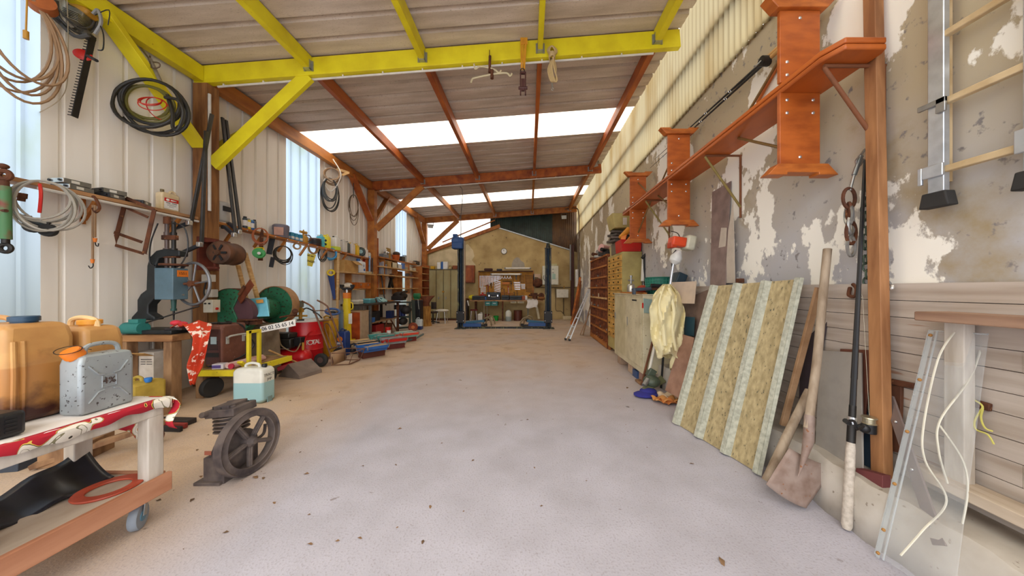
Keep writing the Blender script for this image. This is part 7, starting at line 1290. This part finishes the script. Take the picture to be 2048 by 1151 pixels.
for k in range(17): px = 960+k*2.5; spanner((px, 552+22-k*.95), (px, 552), SPW, 'long bright spanner in the upper left row of the tool board', 'upper left row of bright spanners', .018)
for k in range(8): y = 561+k*3.3; spanner((989, y-.5), (1000, y+2.2), SPW, 'slanted bright spanner in the middle column of the tool board', 'slanted spanners in the middle column', .02)
for k in range(5): y = 564.5+k*3.4; spanner((1028+k*.5, y), (1039, y), SPW, 'bright level spanner in the right middle block of the tool board', 'level spanners in the right middle block', .024)
for k in range(5): y = 568+k*2.2; spanner((1042+k*.4, y), (1049, y), SPD, 'small grey level spanner beside the level bright spanners', 'small level spanners', .02)
for k in range(5): y = 574+k*3; spanner((962, y), (970, y), SPW, 'short bright spanner in the lower left block of the tool board', 'lower left short spanners', .026)
for k in range(11): y = 550+k*3.2; spanner((1051+k*.2, y), (1064, y+1), SPB, 'brown level spanner in the right hand column of the tool board', 'brown spanners in the right column', .02)
for k in range(5): y = 552+k*3; spanner((1040, y), (1047, y), SPB, 'small brown spanner left of the right hand column', 'small brown spanners', .02)
def kt(name, mb, m, lab, cat, grp=None): return one(name, mb, m, lab, cat, grp)
for k in range(4):
    px = 1004+k*5.5; a = K(px, 552, 14.97); kt('pliers', M().beam(a, a+V((-.05, 0, -.13)), .015, .02, (0, 1, 0)).beam(a, a+V((.05, 0, -.13)), .015, .02, (0, 1, 0)).sph(a+V((0, 0, .02)), .025, 8, 6), SPD, 'pale pliers in the row under the lower tube lamp', 'pliers', 'pliers under the tube lamp')
r = T('hacksaw', 'orange handled hacksaw in the middle of the tool board', 'saw', K(1014, 570, 14.95)); a, b_ = K(1005, 566, 14.95), K(1019, 566, 14.95); fin('frame', M().beam(a, b_, .03, .1), pl('c8701c', .5), r); fin('bow', M().tube([K(1005, 562, 14.95), K(1023, 562, 14.95), K(1023, 568, 14.95)], .02), DKMET, r)
for k, (px, y0, y1, c, w_) in enumerate(((978, 566, 571, 'd8d4cc', .03), (982, 566, 576, '3a2a20', .03), (985, 566, 572, 'd8d4cc', .02), (976, 570, 584, '8a2c1c', .04), (1004, 576, 577, '4a3428', .03), (1016, 572, 588, 'b02a1c', .03), (1017, 576, 586, 'd8d0c0', .02), (1008, 578, 592, '6a2a1c', .03), (1022, 566, 580, '5a3418', .03), (1032, 551, 559, '5c5a54', .06), (1026, 552, 561, '4a3420', .02), (1028, 584, 596, '3a3028', .02), (1034, 582, 592, '2c2824', .02), (1012, 584, 594, '8a3a1c', .02), (1020, 586, 597, '9a2c20', .02), (1024, 586, 597, '8a2418', .02), (1004, 584, 596, '9a3020', .02))):
    kt('hand_tool', M().beam(K(px, y0, 14.96), K(px+.6, y1, 14.96), w_, .02, (0, 1, 0)).sph(K(px, y0, 14.96), (w_, .015, w_), 8, 6), pl(c, .5), 'small hand tool hanging on the tool board between the spanner groups', 'tool', 'hand tools on the tool board')
# workbench under it
r = T('workbench', 'long cluttered workbench under the tool board', 'workbench', (-1.0, 14.4, 0)); YF = 14.15; a, b_ = W(940, 0, YF).x, W(1086, 0, YF).x; zb = .97
fin('benchtop', M().bx(a, b_, YF, 14.95, zb-.05, zb), wood('brown_benchtop', 'b48a60', '86603e', .7), r, bev=.006)
for px, m, w_ in ((968, pl('8a7a60', .6), .05), (974, pl('7a6c54', .6), .05), (1005, RUST, .07), (1056, pl('6a6a5c', .6), .06)): x = W(px, 0, YF).x; fin('leg', M().bx(x-w_/2, x+w_/2, YF+.06, YF+.06+w_, 0, zb-.05), m, r)
fin('leg', M().beam(W(1078, 637, YF+.2), W(1071, 601, YF+.1), .14, .1, (1, 0, 0)), pl('c8c0a4', .7), r); fin('rear_leg', M().bx(a+.1, a+.2, 14.8, 14.9, 0, zb-.05), RUST, r)
for nm, r4, m, hm in (('teal_drawer', (970, 601.5, 981.5, 611), TEAL, WHITE), ('teal_drawer', (982.5, 601.5, 995, 611), TEAL, WHITE), ('beige_drawer', (1021, 601.5, 1033, 606), pl('b8ac88', .6), GREY), ('beige_drawer', (1035, 601.5, 1048, 606), pl('b8ac88', .6), GREY)):
    p, q = W(r4[0], r4[3], YF+.03), W(r4[2], r4[1], YF+.03); d_ = fin(nm, M().bx(p.x, q.x, YF+.03, 14.7, p.z, q.z), m, r, bev=.006); fin('handle', M().bx((p.x+q.x)/2-.07, (p.x+q.x)/2+.07, YF+.01, YF+.03, (p.z+q.z)/2-.01, (p.z+q.z)/2+.015), hm, d_)
def case(r4, lab, clasps=True, Y=14.25):
    r = T('tool_case', lab, 'case', W((r4[0]+r4[2])/2, r4[3], Y)); p, q = W(r4[0], r4[3], Y), W(r4[2], r4[1], Y); p.z = zb+.003; h = q.z-p.z
    fin('shell', M().bx(p.x, q.x, Y, Y+.35, p.z, p.z+h*.6), pl('24262a', .5, 'dark_case'), r, bev=.012); fin('lid', M().bx(p.x, q.x, Y, Y+.35, p.z+h*.62, q.z), pl('34383a', .5, 'dark_case_lid'), r, bev=.012); c = (p.x+q.x)/2; fin('handle', M().tube([(c-.1, Y, p.z+h*.5), (c-.1, Y-.03, p.z+h*.4), (c+.1, Y-.03, p.z+h*.4), (c+.1, Y, p.z+h*.5)], .012), STEEL if clasps else BLACK, r)
    if clasps:
        for x in (p.x+.12, q.x-.12): fin('clasp', M().bx(x-.03, x+.03, Y-.012, Y, p.z+h*.45, p.z+h*.68), CHROME, r)
case((944, 591, 970, 599), 'flat black tool case at the left end of the long workbench', False); case((973, 584, 1000.5, 599), 'large dark tool case with bright clasps on the long workbench'); case((1003, 590, 1018, 599), 'small dark case right of the large one on the long workbench', False); case((1019, 591, 1043, 599), 'long dark tray case on the right half of the workbench', False)
def wb(name, px, w_, h, d, m, lab, cat, Y=14.3, bev=.01, sph=False):
    x = W(px, 0, Y).x; z = zb+.002
    return one(name, M().sph((x, Y, z+h*.5), (w_/2, d/2, h*.5), 12, 8) if sph else M().bx(x-w_/2, x+w_/2, Y-d/2, Y+d/2, z, z+h), m, lab, cat, bev=0 if sph else bev)
wb('yellow_bag', 944, .34, .24, .3, pl('d8c81c', .6), 'bright yellow bag at the left end of the long workbench', 'bag', 14.6, sph=True); wb('blue_can', 971.5, .07, .16, .07, BLUE, 'small blue can between the two dark cases', 'can'); wb('white_mug', 1052, .13, .2, .12, WHITE, 'white mug box on the right half of the workbench', 'mug', 14.6); wb('blue_machine', 1041, .3, .2, .2, pl('3a8ab0', .5), 'blue hand machine on the workbench behind the long tray', 'machine', 14.7); wb('orange_tin', 1047, .16, .18, .14, pl('a8501c', .5), 'orange brown tin on the workbench beside the mug', 'tin', 14.6)
for k, px in enumerate((961, 965, 969, 977)): wb('red_bottle', px, .08, .26+.08*(k % 2), .08, RED, 'red spray bottle standing at the back of the workbench by the large dark case', 'bottle', 14.75).__setitem__('group', 'red bottles on the workbench')
r = T('bench_vice', 'brown rusty vice and grinder clutter on the right end of the workbench', 'vice', K(1072, 598)); o = W(1070, 0, 14.5); fin('base', M().cyl((o.x, 14.5, zb), (o.x, 14.5, zb+.18), .12), RUST, r); fin('jaw', M().box((o.x-.05, 14.5, zb+.25), (.34, .16, .16)).cyl((o.x-.3, 14.5, zb+.22), (o.x+.25, 14.5, zb+.22), .04), RUST, r, bev=.01); fin('wheel', M().cyl((o.x+.3, 14.45, zb+.2), (o.x+.3, 14.55, zb+.2), .14), RUST, r)
one('rag_heap', M().sph((W(1083, 0, 14.4).x, 14.45, zb+.08), (.2, .15, .08), 12, 7), pl('8a5a2c', .8), 'brown rag heap at the right corner of the workbench', 'rag')
r = T('white_cloth', 'white cloth hanging over the right front edge of the workbench', 'cloth', W(1063, 613, YF)); a, b_ = W(1053.5, 0, YF).x, W(1075, 0, YF).x
fin('hanging_part', M().grid(lambda u, v: (a+(b_-a)*u+.03*math.sin(v*5), YF-.012-.01*math.sin(u*9)**2-.02*v, zb+.008-v*(.36+.03*math.sin(u*6))), 20, 10), CLT, r, solid=.004); fin('top_part', M().grid(lambda u, v: (a+.02+(b_-a-.04)*u, YF-.01+v*.4, zb+.01+.02*math.sin(u*8)*math.sin(v*6)+.02), 14, 6), CLT, r, solid=.004)
# under the workbench
def fl(px, Y): return (W(px, 0, Y).x, Y, 0)
jerry('white_jug', 'small white jug on the floor beside the red stool', fl(960.5, 14.3), (.23, .18, .34), WHITE, GREY, 0, 'jug', .0, .03, .2, .4, 'x', .04); r = T('tall_white_can', 'tall white can half full under the middle of the long workbench', 'can', fl(1017, 14.2)); o = V(fl(1017, 14.2)); fin('can_body', M().lathe([(.12, 0), (.14, .03), (.14, .4), (.1, .47), (.05, .5)], o, (0, 0, 1), 20), zmat('white_grey_can', 'd8d8cc', '9aa4a0', .22), r); fin('cap', M().cyl(o+V((0, 0, .49)), o+V((0, 0, .53)), .04), GREY, r)
r = T('green_bucket', 'bright green bucket under the long workbench', 'bucket', fl(992, 14.4)); o = V(fl(992, 14.4)); fin('bucket_body', M().lathe([(.02, 0), (.1, 0), (.125, .22), (.13, .23), (.12, .225), (.095, .02), (.02, .015)], o, (0, 0, 1), 20, caps=False), pl('1c9a3a', .4), r); fin('handle', M().tube(sp([o+V((-.125, 0, .22)), o+V((0, -.06, .16)), o+V((.125, 0, .22))], 5), .006), WHITE, r)
one('brown_drum', M().lathe([(.2, 0), (.2, .45), (.21, .46), (.2, .48)], fl(1036, 14.5), (0, 0, 1), 22), pl('5a2a1a', .5), 'dark brown drum under the right half of the workbench', 'drum'); one('cream_carton', M().box(V(fl(984, 14.3))+V((0, 0, .1)), (.12, .2, .2)), pl('b8a888', .7), 'small cream carton beside the green bucket', 'carton', bev=.006); one('red_casing', M().box(V(fl(973, 14.6))+V((0, 0, .15)), (.22, .3, .3)), pl('7a1c18', .5), 'dark red casing under the workbench drawers', 'machine', bev=.02)
r = T('bar_stool', 'red topped stool with chrome legs left of the workbench', 'stool', fl(948, 14.0)); o = V(fl(948, 14.0)); fin('seat', M().cyl(o+V((0, 0, .5)), o+V((0, 0, .56)), .17, None, 20), pl('6a1c1c', .5), r)
for dx, dy in ((-1, -1), (1, -1), (-1, 1), (1, 1)): fin('leg', M().cyl(o+V((dx*.1, dy*.1, .5)), o+V((dx*.15, dy*.15, 0)), .011), CHROME, r)
r = T('drill_stand', 'dark drill stand between the lift post and the stool', 'stand', fl(938, 14.6)); o = V(fl(930, 14.6)); fin('cabinet', M().box(o+V((0, 0, .45)), (.3, .4, .9)), pl('2a1e1a', .6), r, bev=.01); fin('top_part', M().sph(o+V((.05, 0, .98)), (.16, .14, .08), 10, 6), RUST, r); fin('strap', M().beam(o+V((.16, -.2, .95)), o+V((.22, -.2, .7)), .02, .05), WHITE, r)
# right part of the gable wall
r = T('white_wall_cupboard', 'white wall cupboard behind the right lift post', 'cupboard', K(1101, 569, 14.8)); a, b_ = K(1085, 569, 14.8), K(1117, 531, 14.8); fin('body', M().bx(a.x, b_.x, 14.8, 15.04, a.z, b_.z), pl('d8d6c4', .5), r, bev=.01); fin('door', M().bx(a.x+.01, b_.x-.01, 14.78, 14.8, a.z+.02, b_.z-.02), pl('dcdac8', .5), r, bev=.006); p, q = K(1104, 558, 14.78), K(1111, 547, 14.78); fin('notice', M().bx(p.x, q.x, 14.765, 14.78, p.z, q.z), pl('a8c4b4', .6), r); fin('hook_and_cord', M().tube(sp([K(1088, 550, 14.76), K(1087, 556, 14.76), K(1090, 561, 14.76)], 4), .012), INK, r); fin('vent', M().box(K(1106, 538, 14.775), (.1, .01, .02)).box(K(1106, 545, 14.775), (.1, .01, .02)), INK, r)
kbox('cream_box', (1103, 527, 1114, 531), 14.85, .14, pl('c8c090', .6), 'small cream box on top of the white wall cupboard', 'box')
r = T('bracket_board', 'beige bracket shaped board beside the tool board', 'board', K(1075, 562, 14.95)); fin('sheet', M().plate([K(1069, 547.5, 14.95), K(1081, 547.5, 14.95), K(1081, 562, 14.95), K(1078, 562, 14.95), K(1076, 554, 14.95), K(1069, 554, 14.95)], (0, .03, 0)), pl('c8aa90', .6), r); one('wall_machine', M().sph(K(1076, 565, 14.9), (.25, .12, .22), 12, 8), RUST, 'brown machine part mounted below the beige board', 'machine'); one('grey_socket', M().bx(K(1066, 0, 14.95).x, K(1069, 0, 14.95).x, 14.95, 15.02, K(0, 572, 14.95).z, K(0, 548, 14.95).z), pl('6a6e74', .5), 'slim grey socket strip at the right edge of the tool board', 'socket')
PORC = pl('dcd6c4', .25, 'porcelain'); r = T('wall_sink', 'white porcelain sink on the gable wall at the right', 'sink', K(1126, 596, 14.8)); a, b_ = K(1113, 595, 14.7), K(1137, 578, 14.7)
fin('basin', M().bx(a.x, b_.x, 14.68, 14.74, a.z, b_.z).bx(a.x, b_.x, 14.74, 15.04, a.z, a.z+.05).bx(a.x, a.x+.05, 14.72, 15.04, a.z, b_.z).bx(b_.x-.05, b_.x, 14.72, 15.04, a.z, b_.z), PORC, r, bev=.02); fin('tap', M().cyl(K(1128, 574, 15), K(1128, 574, 14.85), .02).cyl(K(1128, 576, 14.85), K(1128, 571, 14.85), .025), GOLD, r); fin('drain_pipe', M().tube(sp([K(1127, 596, 14.9), K(1127, 610, 14.9), K(1127, 628, 14.95)], 4), .03), pl('6a5a40'), r)
one('water_pipe', M().tube([K(1070, 574.5, 15.0), K(1150, 574.5, 15.0)], .022).tube(sp([K(1110, 575, 15.0), K(1111, 600, 15.0), K(1112, 620, 15.0), K(1122, 622, 15.0), K(1129, 630, 15.0)], 5), .015), pl('5c4630', .5), 'thin brown water pipe along the gable wall above the sink', 'pipe'); one('stone_block', M().box((K(1134, 0, 14.85).x, 14.85, .09), (.42, .25, .18)), PATCH, 'pale stone block on the floor under the sink', 'block', bev=.03)
one('corner_post', M().bx(2.05, 2.2, 14.75, 14.95, 0, 3.6), pl('4a2416', .6), 'dark red brown post in the far right corner', 'post'); one('white_pipe', M().cyl((2.27, 14.3, 1.6), (2.27, 14.3, 2.4), .09), pl('d8d4cc', .4), 'fat white tube on the wall in the far right corner', 'tube'); one('grey_pipe', M().cyl((2.0, 14.6, 1.9), (2.0, 14.6, 3.6), .035), GREY, 'grey pipe on the post in the far right corner', 'pipe')
for k, (px, x1, c) in enumerate(((1147, 2.2, 'c8702c'), (1152, 2.25, 'a8541c'), (1157, 2.3, '8a6a44'))): o = V(fl(px, 12.8+k*.3)); one('leaning_board', M().beam(o+V((-.1, 0, .0)), (x1, o.y+.2, 2.0-.15*k), .12, .03), wood('corner_board_%d' % k, c, '6e4424', .7), ['orange', 'red brown', 'grey brown'][k]+' board leaning in the far right corner beyond the ladder', 'board', bev=.004)
# ---------------------------------------------------------------- hung from the yellow beam
YBm = FR[0]-.12; Q = lambda px, py, d=0: W(px, py, YBm+d)
r = T('beam_balance', 'old steelyard with pale hooked arms hung from the yellow beam', 'scale', Q(982, 157)); BONE = pl('c8bc98', .5, 'pale_hook_metal'); fin('stem', M().cyl(Q(980, 112), Q(979, 145), .02).cyl(Q(984, 140), Q(984, 157), .026).cyl(Q(979, 100), Q(979, 112), .006), RUST, r)
for (xa_, ya_, xb_, yb_, s) in ((948, 136, 1002, 146, 1), (942, 158, 1024, 152, -1)): fin('hooked_arm', M().tube(sp([Q(xa_, ya_-8*s), Q(xa_+3, ya_+2*s*(s > 0)), Q(xa_+12, ya_-3), Q((xa_+xb_)/2, (ya_+yb_)/2-6), Q(xb_-12, yb_-6), Q(xb_-4, yb_), Q(xb_, yb_-5)], 5), .014, 6), BONE, r)
r = T('strap_pulley', 'orange strap over the yellow beam holding a dark pulley block', 'pulley', Q(1045, 190)); STR = mat('orange_yellow_strap', 'd89a1c', 'b87410', .7)
fin('strap', M().beam(Q(1042, 76), Q(1043, 140), .02, .006).beam(Q(1046, 76), Q(1046, 140), .02, .006).beam(Q(1052, 76), Q(1048, 140), .03, .006).beam(Q(1041, 82), Q(1055, 82), .01, .1), STR, r); fin('shackle', M().tor(Q(1045, 141), .03, .008, (0, 1, 0), 14, 6), DKMET, r); PB = pl('4a2420', .5, 'dark_maroon_iron')
fin('pulley_block', M().beam(Q(1041, 146), Q(1041, 190), .035, .02, (1, 0, 0)).beam(Q(1051, 146), Q(1051, 190), .035, .02, (1, 0, 0)).beam(Q(1040, 146), Q(1052, 146), .035, .03).cyl(Q(1037, 176), Q(1055, 176), .022).beam(Q(1046, 158, -.0), Q(1046, 182), .03, .05, (1, 0, 0)), PB, r, bev=.003)
r = T('rope_hank', 'hank of beige rope hung on the yellow beam', 'rope', Q(1103, 180)); ROPE = pl('c4aa78', .8, 'beige_rope'); m = M()
for k in range(5): d = (k-2)*.018; m.tube(sp([Q(1103+d*60, 112, -d), Q(1095+k, 100, -d), Q(1104, 92, -d), Q(1114-k, 102, -d), Q(1107, 114, -d), Q(1096+2*k, 138, -d), Q(1102+2*k, 162, -d), Q(1110+k, 158, -d), Q(1112-k, 135, -d), Q(1106, 114, -d)], 5), .011, 6)
fin('loops', m, ROPE, r); m = M()
for k in range(4): m.tor(Q(1104, 110+2.2*k), .065, .012, (0, .1, 1), 18, 6, .6)
fin('wrapping', m, ROPE, r); fin('snap_hook', M().cyl(Q(1104, 166), Q(1105, 175), .012).tor(Q(1105, 178), .018, .005, (0, 1, 0), 12, 5), STEEL, r)
# dry leaves, crumbs and shavings strewn over the floor
q_ = random.Random(11); m = M()
for k in range(150):
    Y = q_.uniform(1.3, 7.5); px = q_.uniform(330, 1500) if k % 3 else q_.uniform(300, 800); x = (px-CX)*Y/F
    if x < -3.3 or x > 1.55: continue
    a = q_.uniform(0, PI); s = q_.uniform(.006, .022)*(1 if k % 4 else 1.8); u = V((math.cos(a), math.sin(a), 0))*s; v = V((-math.sin(a), math.cos(a), 0))*s*.45
    c = V((x, Y, .002)); h_ = V((0, 0, s*.35)); m.add([c-u, c-v*1.1+h_*.4, c+u*.9, c+v+h_, c+h_*.5-u*.2, c-u*.6+v*.8], [(0, 1, 4), (1, 2, 4), (2, 3, 4), (3, 5, 4), (5, 0, 4)])
one('floor_litter', m, mat('dry_leaf_brown', '8a6a4a', '54402e', .9, 0, 3), 'dry leaves and crumbs strewn over the concrete floor', 'litter', kind='stuff')
